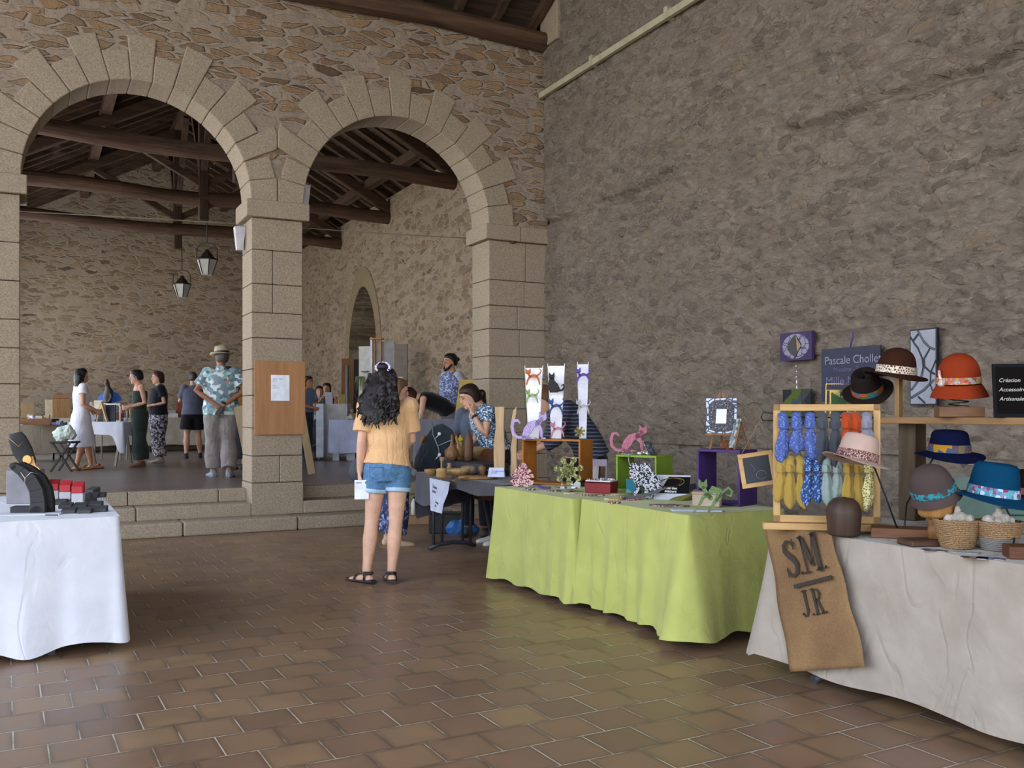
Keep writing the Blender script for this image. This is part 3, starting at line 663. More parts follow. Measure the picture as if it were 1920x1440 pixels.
def hair_cap(mb, q, k, back=0.0, thick=.012, low=-.03, fringe=.06, n=18):
    """shell over the skull; low = how far down the back it runs"""
    N = n; rows = [(.128, .02, .02, .03), (.118, .045, .05, .062), (.098, .068, .078, .088), (.07, .078, .088, .104), (.04, .083, .06, .110), (.0, .085, .02, .110), (low, .080, .0, .102), (low-.03, .062, -.02, .085)]
    vv = []
    for z, w, fr, ba in rows:
        for j in range(N):
            a = 2*PI*j/N; sx_, cy = math.sin(a), math.cos(a)
            vv.append(q((w+thick*.4)*sx_, fr*cy if cy > 0 else (ba+thick)*cy, z+(0 if cy < 0 else max(0, (.045-z))*.55*cy)))
    ff = [(i*N+j, i*N+(j+1) % N, (i+1)*N+(j+1) % N, (i+1)*N+j) for i in range(len(rows)-1) for j in range(N)]+[tuple(reversed(range(N))), tuple(range((len(rows)-1)*N, len(rows)*N))]
    mb.add(vv, ff, True)
def person(name_label, loc, rz, k, J, skin_k, vox=.009, sm=3, **kw):
    root = thing('person', name_label, 'person', loc=tuple(loc), rz=rz, group=None)
    mb = MB(); body(mb, J, k, **kw); q = head(mb, J, k)
    mb.build('body', skin(skin_k), root, remesh=vox, smooth=sm)
    return root, q
def garment(root, name, mb, mat, vox=.010, sm=4, disp=.0, ds=.1, label=None):
    o = mb.build(name, mat, root, remesh=vox, smooth=sm, disp=disp, ds=ds)
    if label: o['label'] = label
    return o

# ---- 1  woman in the foreground, back turned
k = 1.0; gp = G(727, 1090); k = .995
J = joints(k, face=(-.25, -.95, -.18), head=(.02, -.02, 1.585), eL=(.205, .05, 1.11), wL=(.22, -.03, .87), eR=(-.19, -.04, 1.12), wR=(-.05, -.22, .99), kL=(.125, -.03, .49), aL=(.165, .05, .085), kR=(-.065, .03, .49), aR=(-.03, .05, .085), hL=(.085, 0, .88), hR=(-.085, 0, .88), fL=(.75, -.75, 0), fR=(.15, -1, 0), pelvis=(.012, 0, .90), waist=(0, -.01, 1.05))
rt, q = person('woman with long dark curls, peach t-shirt and denim shorts, seen from behind', gp, PI+.12, k, J, 'pale', vox=.007, sm=3, slim=1.0)
m = MB(); torso_cloth(m, J, k, hem=.03, inf=.024, slim=1.0, width=1.03); sleeves(m, J, k, .72, .028, 1.18); garment(rt, 't_shirt', m, cloth('#dcb083', '#cfa276', .006, 50), .009, 3, .012, .07)
m = MB(); pants(m, J, k, .36, .013, 1.0, 1.05, 1.02, .95); garment(rt, 'shorts', m, spots([(0, '#4f7398'), (.3, '#5c83aa'), (.6, '#48698c'), (.85, '#7c9dbb')], 26, noise=True, interp='LINEAR', bump=.02), .009, 3, .008, .05, label='faded blue denim shorts')
m = MB()
for s_ in 'LR':
    h, kn = J['h'+s_], J['k'+s_]; a_ = h+(kn-h)*.335; b_ = h+(kn-h)*.425; m.loft([a_, b_], [.106*k, .105*k], J['hlat'], 20)
m.build('rolled_cuff', plain('#9db6cc', .9, bump=.003), rt, bevel=.006)
for s_ in (-1, 1):
    m = MB(); m.stroke([(-.055, .0), (-.05, -.07), (0, -.095), (.05, -.07), (.055, 0), (-.055, 0)], .004, 0, .003); o = m.build('pocket', plain('#3d5878', .9), rt, loc=(s_*.085*k, .146*k, .915*k), rot=(R(-6), 0, 0))
m = MB(); m.box(-.17, .17, .0, .006, 0, .035); 
for s_, fl in (('L', 1), ('R', 1)):
    a = J['a'+s_]; f = J['f'+s_].normalized(); lt = f.cross(V((0, 0, 1)))
    sd = thing('sandal', None, None); del sd['label']; del sd['category']; sd.parent = rt
    m = MB(); g = V((a.x, a.y, 0)); m.loft([g-f*.085*k+V((0, 0, .017)), g-f*.04*k+V((0, 0, .017)), g+f*.05*k+V((0, 0, .015)), g+f*.14*k+V((0, 0, .013)), g+f*.215*k+V((0, 0, .013))], [(.03*k, .016*k), (.042*k, .018*k), (.041*k, .016*k), (.052*k, .013*k), (.034*k, .012*k)], lt, 14); m.build('sole', plain('#262327', .6), sd)
    m = MB()
    for off, hh, w_ in ((-.01, .095, .04), (.09, .06, .05)):
        c = g+f*off*k; m.loft([c+lt*w_*k*math.cos(x)+V((0, 0, .025+(hh-.02)*math.sin(x)*k)) for x in [PI*i/8 for i in range(9)]], [(.013*k, .003*k)]*9, f, 6)
    m.loft([g+f*.0+lt*.04*k*x+V((0, 0, .07*k)) if abs(x) > .5 else g-f*.062*k+lt*.02*k*x*2+V((0, 0, .085*k)) for x in (1, .6, .3, 0, -.3, -.6, -1)], [(.010*k, .003*k)]*7, (0, 0, 1), 6); m.build('strap', plain('#1d1b1d', .5), sd)
# hair: wavy mass made of many locks
m = MB(); hair_cap(m, q, k, low=-.06); m.loft([q(0, -.06, .02), q(0, -.085, -.08), q(0, -.10, -.18), q(.01, -.13, -.27), q(.02, -.14, -.33)], [(.095*k, .055*k), (.125*k, .06*k), (.155*k, .055*k), (.15*k, .04*k), (.10*k, .025*k)], (1, 0, 0), 16)
rnd = random.Random(3)
for i in range(80):
    x0 = rnd.uniform(-.105, .105); ph = rnd.uniform(0, 6); L = rnd.uniform(.28, .48)-abs(x0)*.6; pts = []
    for j in range(9):
        u = j/8; pts.append(q(x0*(1+.62*u)+.013*math.sin(u*15+ph)*(.3+u), -.085-.075*u-abs(.09-abs(x0))*.2+.013*math.cos(u*15+ph)*(.3+u), .05-L*u))
    m.tube(pts, [.015*k*(1-.62*j/8) for j in range(9)], 6)
for i in range(12):
    x0 = rnd.choice((-1, 1))*rnd.uniform(.075, .1); ph = rnd.uniform(0, 6); m.tube([q(x0*(1+.25*u)+.01*math.sin(u*14+ph), -.03-.05*u+.012*math.cos(u*14+ph), .03-.33*u) for u in [j/7 for j in range(8)]], [.013*k*(1-.6*j/7) for j in range(8)], 6)
m.build('hair', hairmat('#1d1413'), rt, remesh=.006, smooth=1)
m = MB(); m.ell(q(0, -.085, .108), (.048*k, .034*k, .036*k), 16, 10); m.build('hair_bun', hairmat('#1d1413'), rt, disp=.02, sub=1)
m = MB(); rr = 24
m.loft([q(.056*math.cos(a), -.088, .100+.036*math.sin(a)) for a in [PI*1.95*i/rr-.4 for i in range(rr+1)]], [.0115*k+.003*k*math.sin(i*2.6) for i in range(rr+1)], (0, 1, 0), 8); m.build('scrunchie', spots([(0, '#b9b4e0'), (.5, '#8e8ac6'), (.8, '#ece9f7')], 120), rt)
# leaflet and grey bag strap she holds
o = thing('leaflet', 'white printed leaflet held low by the woman in denim shorts', 'leaflet', loc=tuple(P(678, 918, 7.30)), rz=.15)
m = MB(); m.box(-.055, .055, 0, .003, -.075, .075); m.build('sheet', plain('#dcdde6', .6), o); m = MB(); m.box(.028, .05, -.002, 0, .045, .062); m.box(-.045, .0, -.002, 0, .05, .056); m.build('print', plain('#3c3a44', .6), o)
tag(MB().lathe([(0, 0), (.05, .01), (.085, .07), (.07, .15), (.03, .20), (.0, .21)], 16, sy=.4, close=False).build('handbag', plain('#3b3d45', .7), loc=tuple(P(673, 905, 7.52)), bevel=0), 'small dark grey bag hanging in front of the woman in denim shorts', 'bag')

# ---- 2  woman behind the wooden wares, cheek on hand
Y2 = 9.5; base = V(((912-CX)/F*Y2, Y2, 0)); k = 1.0
J = joints(k, pelvis=(.03, .12, .90), waist=(.02, .07, 1.06), chest=(-.0, -.02, 1.25), neck=(-.02, -.08, 1.405), head=(-.015, -.175, 1.50), sL=(.15, -.04, 1.34), sR=(-.16, -.04, 1.34), eL=(.21, -.10, 1.11), wL=(.125, -.205, 1.335), eR=(-.23, -.02, 1.07), wR=(-.23, -.2, .90),
           face=(-.08, -.9, -.42), up=(0, -.4, .9), hdL=(-.18, .34, .8), hL=(.08, .12, .88), hR=(-.08, .12, .88), kL=(.09, .06, .48), aL=(.10, .12, .085), kR=(-.09, .06, .48), aR=(-.10, .14, .085))
rt, q = person('woman in blue floral blouse leaning cheek on hand behind the wooden wares', base, R(-66), k, J, 'fair', vox=.006, curl=1.15, palms={'L': (-.9, -.3, .1)})
m = MB(); torso_cloth(m, J, k, hem=.05, inf=.028, width=1.08); sleeves(m, J, k, .45, .022, 1.1); garment(rt, 'blouse', m, spots([(0, '#35506f'), (.45, '#c8d0d8'), (.62, '#4a6788'), (.8, '#8c9fb4'), (.9, '#e0e2e2')], 85), .009, 3, .01, .06, label='blue and white floral blouse')
m = MB(); pants(m, J, k, 1.9, .012, .95); garment(rt, 'trousers', m, cloth('#1a1c26'), .011)
m = MB(); m.loft([V((.02, .02, .98))*k, V((.02, .03, .80))*k, V((.02, .03, .56))*k, V((.02, .03, .46))*k], [(.19*k, .16*k), (.205*k, .17*k), (.21*k, .17*k), (.20*k, .165*k)], (1, 0, 0), 20); garment(rt, 'apron', m, cloth('#6b442c', '#5a3824', .004), .012, 3, .012, .1, label='long brown apron')
for s_ in 'LR':
    m = MB(); shoe(m, J, k, s_); garment(rt, 'shoe', m, cloth('#c9c6c4'), .007, 2, label='white canvas sneaker')
m = MB(); hair_cap(m, q, k, low=-.05, thick=.008); m.ell(q(0, -.125, -.03), (.040*k, .045*k, .05*k), 14, 10)
rnd = random.Random(5)
for i in range(9): a = rnd.uniform(0, 6.28); m.tube([q(.03*math.cos(a), -.13, -.03+.03*math.sin(a)), q(.055*math.cos(a), -.155, -.02+.055*math.sin(a)), q(.05*math.cos(a+.5), -.175, -.03+.05*math.sin(a+.5))], [.006, .004, .002], 5)
m.build('hair', hairmat('#2a1c17'), rt, remesh=.007, smooth=2)
face_bits(rt, q, k, 'fair', closed=True)
m = MB(); wq = J['wL']; dd = (J['eL']-J['wL']).normalized(); m.cyl(wq+dd*.03, wq+dd*.055, .030*k, n=16); w = m.build('watch', plain('#241c1a', .6), rt)
m = MB(); m.cyl(wq+dd*.04+V((-.0, -.024, .0)), wq+dd*.04+V((-.0, -.034, .0)), .017, n=16); m.build('watch_face', plain('#c9a273', .3, .6), w)

# ---- 3  person behind the woman in shorts, and the backpack
Y3 = 9.4; base = V(((740-CX)/F*Y3, Y3, 0)); k = .99
J = joints(k, face=(-.1, -1, -.2), head=(-.02, -.03, 1.575))
rt, q = person('person with light brown hair and patterned trousers, hidden behind the woman in shorts', base, R(120), k, J, 'fair', vox=.009)
m = MB(); torso_cloth(m, J, k, hem=.04, inf=.02); sleeves(m, J, k, .7, .018); garment(rt, 't_shirt', m, cloth('#4d5058'))
m = MB(); pants(m, J, k, 1.9, .03, 1.1, 1.3); garment(rt, 'trousers', m, spots([(0, '#2b3355'), (.5, '#56628c'), (.7, '#20253f'), (.88, '#8a93b4')], 40, noise=False), .011, label='dark blue patterned trousers')
m = MB()
for s_ in 'LR': shoe(m, J, k, s_)
garment(rt, 'shoes', m, cloth('#b79b7f'), .008)
m = MB(); hair_cap(m, q, k, low=-.06, thick=.015); m.build('hair', hairmat('#6b5138'), rt, remesh=.009, smooth=1, disp=.02)
Yb = 9.75; o = thing('backpack', 'slate blue backpack with white zip pulls beside the woman in shorts', 'backpack', loc=tuple(P(797, 897, Yb)), rot=(R(0), R(24), R(-15))); o.scale = (1.27, 1.15, 1.25)
m = MB(); m.loft([(0, 0, 0), (0, 0, .05), (0, -.01, .18), (0, -.01, .32), (0, .0, .43), (0, .01, .475)], [(.10, .07), (.135, .095), (.145, .105), (.135, .095), (.105, .07), (.05, .03)], (1, 0, 0), 20); m.build('bag_body', cloth('#333a44', '#2b313a', .006), o, remesh=.011, smooth=3, disp=.02, )
m = MB(); m.loft([(.02, -.10, .06), (.02, -.115, .14), (.02, -.10, .24)], [(.075, .025), (.085, .03), (.065, .02)], (1, 0, 0), 14); m.build('front_pocket', cloth('#2e353f', '#272d35', .005), o, remesh=.01, smooth=2)
m = MB(); m.tube([(-.12, -.02, .45), (-.06, -.09, .38), (.04, -.118, .30), (.09, -.11, .20)], .004, 6); m.tube([(.02, -.11, .31), (.10, -.08, .40), (.09, -.05, .45)], .004, 6); m.build('zip', plain('#8c8f92', .4), o)
for p_ in ((.0, -.125, .41), (.07, -.128, .255)):
    m = MB(); m.ell(p_, .015, 10, 8); m.tube([p_, (p_[0]-.015, p_[1], p_[2]-.045)], .004, 5); m.build('zip_pull', plain('#e6e6e8', .4), o)
m = MB(); m.tube([(-.09, .06, .44), (-.14, .15, .40), (-.14, .16, .2), (-.10, .08, .06)], .014, 6); m.build('shoulder_strap', cloth('#2b313a'), o)
m = MB(); m.cb((-.095, -.07, .02), (.05, .01, .05)); m.build('buckle', plain('#d8dade', .4), o)
m = MB(); m.cb((-.135, -.05, .30), (.02, .05, .06)); m.build('patch', plain('#c08d3c', .7), o)

# ---- 4  person hidden behind the woman in floral blouse
Y4 = 10.1; base = V(((893-CX)/F*Y4, Y4, 0)); k = .95
J = joints(k, eR=(-.25, .0, 1.10), wR=(-.24, -.04, .86), face=(-.2, -1, -.2), head=(.03, -.03, 1.52), neck=(.01, 0, 1.42))
rt, q = person('person in grey-blue t-shirt standing close behind the woman in floral blouse', base, R(-12), k, J, 'tan')
m = MB(); torso_cloth(m, J, k, hem=-.02, inf=.03); sleeves(m, J, k, .75, .028, 1.1); garment(rt, 't_shirt', m, cloth('#5b6273', '#525868'), disp=.01)
m = MB(); pants(m, J, k); garment(rt, 'trousers', m, cloth('#23262f'))
m = MB()
for s_ in 'LR': shoe(m, J, k, s_)
garment(rt, 'shoes', m, cloth('#32302f'))
m = MB(); hair_cap(m, q, k); m.build('hair', hairmat('#241a16'), rt, remesh=.01, smooth=1)

# ---- 5  bearded man with a bun (back hall)
def at_raised(px, py_feet):
    Y = F*(EYE-.45)/(py_feet-HY); return V(((px-CX)/F*Y, Y, .45))
b5 = V(((846-CX)/F*13.7, 13.7, .45)); k = 1.03
J = joints(k, face=(.0, -1, -.1), eL=(.27, .12, 1.14), wL=(.13, .16, .93), eR=(-.27, .12, 1.14), wR=(-.13, .16, .93))
rt, q = person('bearded man with dark hair bun, patterned blue waistcoat over a pale shirt', b5, R(-52), k, J, 'mid')
m = MB(); sleeves(m, J, k, 1.8, .016, 1.0); torso_cloth(m, J, k, hem=.03, inf=.012, slim=1.12); garment(rt, 'shirt', m, cloth('#a9a6b4'))
m = MB(); torso_cloth(m, J, k, hem=.02, inf=.034, slim=1.15, neck=False); garment(rt, 'waistcoat', m, spots([(0, '#5a6286'), (.4, '#8b93b3'), (.6, '#454c70'), (.8, '#a9b0c8')], 55))
m = MB(); pants(m, J, k, 1.9, .014); garment(rt, 'jeans', m, cloth('#1d3b57', '#16293d'))
m = MB()
for s_ in 'LR': shoe(m, J, k, s_)
garment(rt, 'shoes', m, cloth('#2b2624'))
m = MB(); hair_cap(m, q, k); m.ell(q(0, -.13, .03), .032*k); m.build('hair', hairmat('#171110'), rt, remesh=.01, smooth=1)
m = MB(); m.loft([q(-.066, .02, -.03), q(-.045, .07, -.085), q(0, .092, -.105), q(.045, .07, -.085), q(.066, .02, -.03)], [(.012*k, .022*k), (.02*k, .03*k), (.024*k, .034*k), (.02*k, .03*k), (.012*k, .022*k)], (0, 0, 1), 10); m.build('beard', hairmat('#1b1412'), rt, remesh=.009, smooth=1)
face_bits(rt, q, k, 'mid'); m = MB()
for s_ in (-1, 1): m.loft([q(s_*.032+.022*math.cos(a)*1.0, .100, .01+.018*math.sin(a)) for a in [2*PI*i/12 for i in range(13)]], .0018*k, (0, 1, 0), 5)
m.tube([q(-.01, .102, .014), q(.01, .102, .014)], .0018*k, 5); m.build('glasses', plain('#4d2f2b', .4), rt)

# ---- 6  woman with dark red hair bending over a table (back hall)
b6 = V(((820-CX)/F*13.2, 13.2, .45)); k = .98
J = joints(k, pelvis=(0, .2, .87), waist=(0, .08, 1.0), chest=(0, -.12, 1.08), neck=(0, -.27, 1.13), head=(0, -.40, 1.14), sL=(.16, -.22, 1.10), sR=(-.16, -.22, 1.10), eL=(.2, -.26, .83), eR=(-.2, -.26, .83), wL=(.14, -.46, .74), wR=(-.14, -.46, .74), face=(0, -.75, -.66), up=(0, -.66, .75), hL=(.085, .2, .86), hR=(-.085, .2, .86), aL=(.1, .2, .085), aR=(-.1, .2, .085), kL=(.09, .12, .48), kR=(-.09, .12, .48))
rt, q = person('woman with dark red hair in sleeveless black top bending over the grey-clothed table', b6, R(-78), k, J, 'fair')
m = MB(); torso_cloth(m, J, k, hem=.03, inf=.022, neck=False); garment(rt, 'top', m, cloth('#0f0e12'))
m = MB(); pants(m, J, k); garment(rt, 'trousers', m, cloth('#5d5a60'))
m = MB()
for s_ in 'LR': shoe(m, J, k, s_)
garment(rt, 'shoes', m, cloth('#2b2624'))
m = MB(); hair_cap(m, q, k, low=-.05); m.loft([q(.03, -.05, .04), q(.07, 0, -.05), q(.08, .03, -.15), q(.05, .03, -.24)], [(.05, .05), (.045, .06), (.04, .05), (.02, .03)], (1, 0, 0), 12); m.build('hair', hairmat('#3a100f'), rt, remesh=.01, smooth=1, disp=.01)

# ---- 7-9  people around the small stand behind the middle pier
def simple(label, px, Y, rz, k, sk, topc, hairc, seated=False, z=.45, J=None, bottom='#2b2d38', beard=False, sl=.7):
    b = V(((px-CX)/F*Y, Y, z)); dz = -.42 if seated else 0
    if J is None:
        J = joints(k) if not seated else joints(k, pelvis=(0, .0, .50), waist=(0, 0, .64), chest=(0, -.01, .85), neck=(0, -.02, 1.02), head=(0, -.05, 1.165), sL=(.16, 0, .97), sR=(-.16, 0, .97), eL=(.22, -.1, .72), eR=(-.24, -.16, .75), wL=(.1, -.3, .72), wR=(-.08, -.26, .93),
                                            hL=(.09, 0, .5), hR=(-.09, 0, .5), kL=(.1, -.4, .5), kR=(-.1, -.4, .5), aL=(.1, -.38, .085), aR=(-.1, -.38, .085))
    rt, q = person(label, b, rz, k, J, sk)
    m = MB(); torso_cloth(m, J, k, hem=.0, inf=.022)
    if sl: sleeves(m, J, k, sl, .02)
    garment(rt, 'top', m, topc if not isinstance(topc, str) else cloth(topc))
    m = MB(); pants(m, J, k); garment(rt, 'trousers', m, cloth(bottom)); m = MB()
    for s_ in 'LR': shoe(m, J, k, s_)
    garment(rt, 'shoes', m, cloth('#3a3431')); m = MB(); hair_cap(m, q, k, low=-.06); m.build('hair', hairmat(hairc), rt, remesh=.01, smooth=1)
    return rt, q
simple('man in blue-grey t-shirt half hidden behind the plywood board', 572, 17.6, R(60), 1.0, 'tan', '#5f7089', '#241a16', J=joints(1.0, head=(0, -.08, 1.46), neck=(0, -.04, 1.34), chest=(0, 0, 1.18), sL=(.16, -.02, 1.28), sR=(-.16, -.02, 1.28), eL=(.21, -.12, 1.03), wL=(.1, -.3, .98), eR=(-.21, -.12, 1.03), wR=(-.1, -.3, .98)))
simple('person with dark hair sitting behind the white counter, hand on chin', 598, 19.7, R(20), .97, 'fair', '#8d7f74', '#221917', seated=True, z=.66)
rt, q = simple('smiling woman in sleeveless grey top sitting behind the white counter', 614, 19.0, R(-5), 1.0, 'mid', '#3f4550', '#2a1c17', seated=True, z=.66, sl=0)
face_bits(rt, q, 1.0, 'mid')
for px, Y in ((598, 19.75), (614, 19.05)):
    o = thing('stool', 'dark wooden stool under the %s behind the white counter' % ('seated person with hand on chin' if px == 598 else 'seated smiling woman'), 'stool', loc=((px-CX)/F*Y, Y+.05, .45))
    MB().cyl((0, 0, .58), (0, 0, .62), .18).build('seat', plain('#3a2c22'), o)
    for a in range(4): MB().bar((.12*math.cos(a*PI/2+.8), .12*math.sin(a*PI/2+.8), .58), (.18*math.cos(a*PI/2+.8), .18*math.sin(a*PI/2+.8), 0), .03).build('leg', plain('#3a2c22'), o)

# ---- 10  striped person bending behind the green-clothed table
Y10 = 8.5; base = V(((1078-CX)/F*Y10, Y10, 0)); k = 1.03
J = joints(k, pelvis=(0, .16, .90), waist=(0, .10, 1.05), chest=(0, -.04, 1.24), neck=(0, -.17, 1.35), head=(0, -.28, 1.41), sL=(.16, -.12, 1.32), sR=(-.16, -.12, 1.32), eL=(.22, -.2, 1.06), eR=(-.22, -.2, 1.06), wL=(.12, -.42, .95), wR=(-.12, -.42, .95), face=(0, -.75, -.66), up=(0, -.66, .75))
rt, q = person('person in navy striped top bending over behind the orange display box', base, R(-84), k, J, 'fair')
t = NT('stripes'); vv = t.co(); sx = t.new('SeparateXYZ'); t.lk(vv, sx.inputs[0]); st = t.math('SINE', t.math('ADD', t.math('MULTIPLY', sx.outputs[2], 190), t.math('MULTIPLY', t.noise(vv, 8), 3)))
Mst = t.fin(t.ramp(t.math('ADD', t.math('MULTIPLY', st, .5), .5), [(.62, hx('#1c202f')), (.85, hx('#5a6177'))]), .85)
m = MB(); torso_cloth(m, J, k, hem=.0, inf=.035, slim=1.05); sleeves(m, J, k, 1.4, .024); garment(rt, 'striped_top', m, Mst, disp=.01)
m = MB(); pants(m, J, k); garment(rt, 'trousers', m, cloth('#1a1c24'))
m = MB()
for s_ in 'LR': shoe(m, J, k, s_)
garment(rt, 'shoes', m, cloth('#55504c'))
m = MB(); hair_cap(m, q, k, low=-.03); m.build('hair', hairmat('#6e4a30'), rt, remesh=.009, smooth=1)

# ---- back hall, left: 11 white dress
b = at_raised(152, 881); k = .925
J = joints(k, face=(.35, -1, 0), aL=(.17, -.2, .085), kL=(.13, -.12, .47), aR=(-.05, .08, .085), fL=(.25, -1, 0), fR=(0, -1, 0), wL=(.2, -.2, 1.0), wR=(-.19, -.2, 1.0), eL=(.215, .02, 1.1), eR=(-.215, .02, 1.1))
rt, q = person('woman with dark curly hair in a white short-sleeved dress and sandals', b, R(128), k, J, 'mid')
m = MB(); torso_cloth(m, J, k, hem=.02, inf=.018, neck=False); sleeves(m, J, k, .38, .02, 1.15); m.loft([V(x)*k for x in ((0, 0, 1.05), (0, 0, .92), (0, 0, .75), (.01, -.01, .55), (.02, -.02, .40))], [(.135*k, .105*k), (.18*k, .15*k), (.20*k, .17*k), (.23*k, .20*k), (.25*k, .22*k)], (1, 0, 0), 24)
garment(rt, 'dress', m, cloth('#d2d0d8', '#c4c2cc', .006), disp=.015)
m = MB(); m.loft([V((0, 0, 1.045))*k, V((0, 0, 1.075))*k], [(.152*k, .12*k)]*2, (1, 0, 0), 20); m.build('belt', cloth('#bdbac2'), rt)
m = MB(); hair_cap(m, q, k, low=-.08, thick=.02); m.loft([q(0, -.06, 0), q(0, -.08, -.1), q(0, -.08, -.19)], [(.10, .06), (.115, .06), (.08, .04)], (1, 0, 0), 14); m.build('hair', hairmat('#1c1615'), rt, remesh=.01, smooth=1, disp=.03, )
for s_ in 'LR':
    a = J['a'+s_]; f = J['f'+s_].normalized(); m = MB(); g = V((a.x, a.y, .02)); m.loft([g-f*.08, g, g+f*.12, g+f*.2], [(.03, .018), (.042, .02), (.05, .02), (.035, .018)], f.cross(V((0, 0, 1))), 10); m.loft([g+f*.12+V((0, 0, .02)), g+f*.1+V((0, 0, .05))], [(.05, .03), (.03, .02)], f, 8); m.build('sandal', spots([(0, '#b0894f'), (.5, '#c56a3c'), (.75, '#35506b')], 40), rt)
# ---- 12 green jumpsuit
b = at_raised(262, 875); k = .945
J = joints(k, face=(0, -1, -.2), eL=(.2, .06, 1.11), wL=(.08, -.19, 1.04), eR=(-.2, .06, 1.11), wR=(-.08, -.19, 1.06), neck=(0, -.02, 1.43), head=(0, -.06, 1.565))
rt, q = person('woman in dark green strapless jumpsuit with patterned headband', b, R(-62), k, J, 'fair')
m = MB(); m.loft([J['pelvis'], J['waist'], J['chest'], J['chest']+V((0, 0, .06))], [(.175*k, .13*k), (.145*k, .115*k), (.168*k, .13*k), (.165*k, .12*k)], (1, 0, 0), 22); pants(m, J, k, 1.9, .03, 1.2, 1.45); garment(rt, 'jumpsuit', m, cloth('#2f3a36', '#252d2a', .005), disp=.012)
m = MB(); hair_cap(m, q, k, low=-.04, thick=.018); m.build('hair', hairmat('#120f10'), rt, remesh=.01, smooth=2)
m = MB(); m.loft([q(.088*math.sin(a), .045*math.cos(a)+.01, .095+.012*math.cos(a)-.11*abs(math.sin(a))**2) for a in [-PI/2+PI*i/10 for i in range(11)]], [(.022, .006)]*11, (0, 1, 0), 8); m.build('headband', spots([(0, '#8d86a8'), (.4, '#c7a24a'), (.6, '#b05a55'), (.8, '#6c7fb4')], 50), rt)
m = MB()
for s_ in 'LR': shoe(m, J, k, s_)
garment(rt, 'sandals', m, cloth('#6d4638'))
# ---- 13 black t-shirt, patterned trousers, bag
b = at_raised(297, 868); k = .95
J = joints(k, face=(0, -1, -.1), eL=(.22, .06, 1.12), wL=(.08, -.2, 1.06), eR=(-.22, .06, 1.12), wR=(-.08, -.2, 1.07))
rt, q = person('woman in black t-shirt and speckled trousers with short brown hair', b, R(-58), k, J, 'fair', slim=1.2)
m = MB(); torso_cloth(m, J, k, hem=.0, inf=.03, slim=1.22); sleeves(m, J, k, .6, .03); garment(rt, 't_shirt', m, cloth('#14141c'), disp=.01)
m = MB(); pants(m, J, k, 1.9, .03, 1.25, 1.1, 1.15); garment(rt, 'trousers', m, spots([(0, '#2e2b33'), (.3, '#8f8891'), (.55, '#b5aeb2'), (.8, '#565160')], 38))
m = MB(); hair_cap(m, q, k, low=-.07, thick=.016); m.build('hair', hairmat('#3c241c'), rt, remesh=.01, smooth=1, disp=.015)
face_bits(rt, q, k, 'fair')
m = MB()
for s_ in 'LR': shoe(m, J, k, s_)
garment(rt, 'shoes', m, cloth('#9c8a80'))
bb = b+V((-.27, -.22, .52)); tag(MB().lathe([(0, -.02), (.11, .0), (.15, .1), (.13, .22), (.08, .29), (0, .3)], 18, sy=.45, close=False).build('shoulder_bag', plain('#2c2320', .6), loc=tuple(bb), rz=.3), 'dark brown shoulder bag beside the woman in speckled trousers', 'bag')
# ---- 14 grey polo, black shorts
b = at_raised(362, 859); k = .985
J = joints(k, face=(.1, -1, -.2), eL=(.25, -.05, 1.13), wL=(.1, -.24, 1.1), eR=(-.25, -.05, 1.13), wR=(-.1, -.24, 1.1), aL=(.14, .1, .085), aR=(-.14, -.05, .085), kL=(.12, .02, .48))
rt, q = person('man in grey polo shirt and black shorts seen from behind', b, R(205), k, J, 'fair', slim=1.15)
m = MB(); torso_cloth(m, J, k, hem=-.03, inf=.035, slim=1.18); sleeves(m, J, k, .75, .03, 1.1); garment(rt, 'polo_shirt', m, cloth('#5d5f70', '#54566a'), disp=.01)
m = MB(); pants(m, J, k, .78, .03, 1.15, 1.1, 1.12); garment(rt, 'shorts', m, cloth('#0e1016'))
m = MB(); hair_cap(m, q, k, low=-.03); m.build('hair', hairmat('#3c3532'), rt, remesh=.01, smooth=1)
m = MB()
for s_ in 'LR': shoe(m, J, k, s_)
garment(rt, 'shoes', m, cloth('#35302e'))
# ---- 15 man in floral shirt and straw hat, hands behind his back
b = at_raised(415, 893); b = V(((415-CX)/F*12.9, 12.9, .45)); k = 1.035
J = joints(k, face=(.55, -.85, 0), eL=(.31, .10, 1.15), wL=(.05, .185, .965), eR=(-.31, .10, 1.15), wR=(-.04, .19, .955), hdL=(-.6, .02, -.55), hdR=(.55, .05, -.6), aL=(.11, -.1, .085), aR=(-.11, .12, .085), kL=(.11, -.06, .48), fL=(.5, -1, 0))
rt, q = person('man in floral shirt and straw hat standing with hands behind his back', b, R(192), k, J, 'tan', vox=.008, slim=1.2, curl=.7, palms={'L': (0, 1, 0), 'R': (0, 1, 0)})
Mha = spots([(0, '#7a8f9b'), (.42, '#d3dcd9'), (.62, '#5f7783'), (.74, '#8fb5ae'), (.88, '#c98c86'), (.93, '#c9d6dc')], 22)
m = MB(); torso_cloth(m, J, k, hem=-.07, inf=.04, slim=1.22, width=1.05, hemr=(.235, .175)); sleeves(m, J, k, .72, .034, 1.15); garment(rt, 'floral_shirt', m, Mha, disp=.012, label='teal and white floral short-sleeved shirt')
m = MB(); m.loft([J['neck']-V((0, 0, .01)), J['neck']+V((0, 0, .045))], [(.078, .078), (.066, .07)], (1, 0, 0), 14); m.build('collar', Mha, rt)
m = MB(); pants(m, J, k, 1.9, .028, 1.15, 1.25, 1.15); garment(rt, 'trousers', m, cloth('#8a827f', '#7b7472', .006), disp=.02)
for s_ in 'LR': m = MB(); shoe(m, J, k, s_); garment(rt, 'shoe', m, cloth('#8b8d96', '#6e7078'), .009, 2)
m = MB(); hair_cap(m, q, k, low=-.03); m.build('hair', hairmat('#4a4340'), rt, remesh=.01, smooth=1)
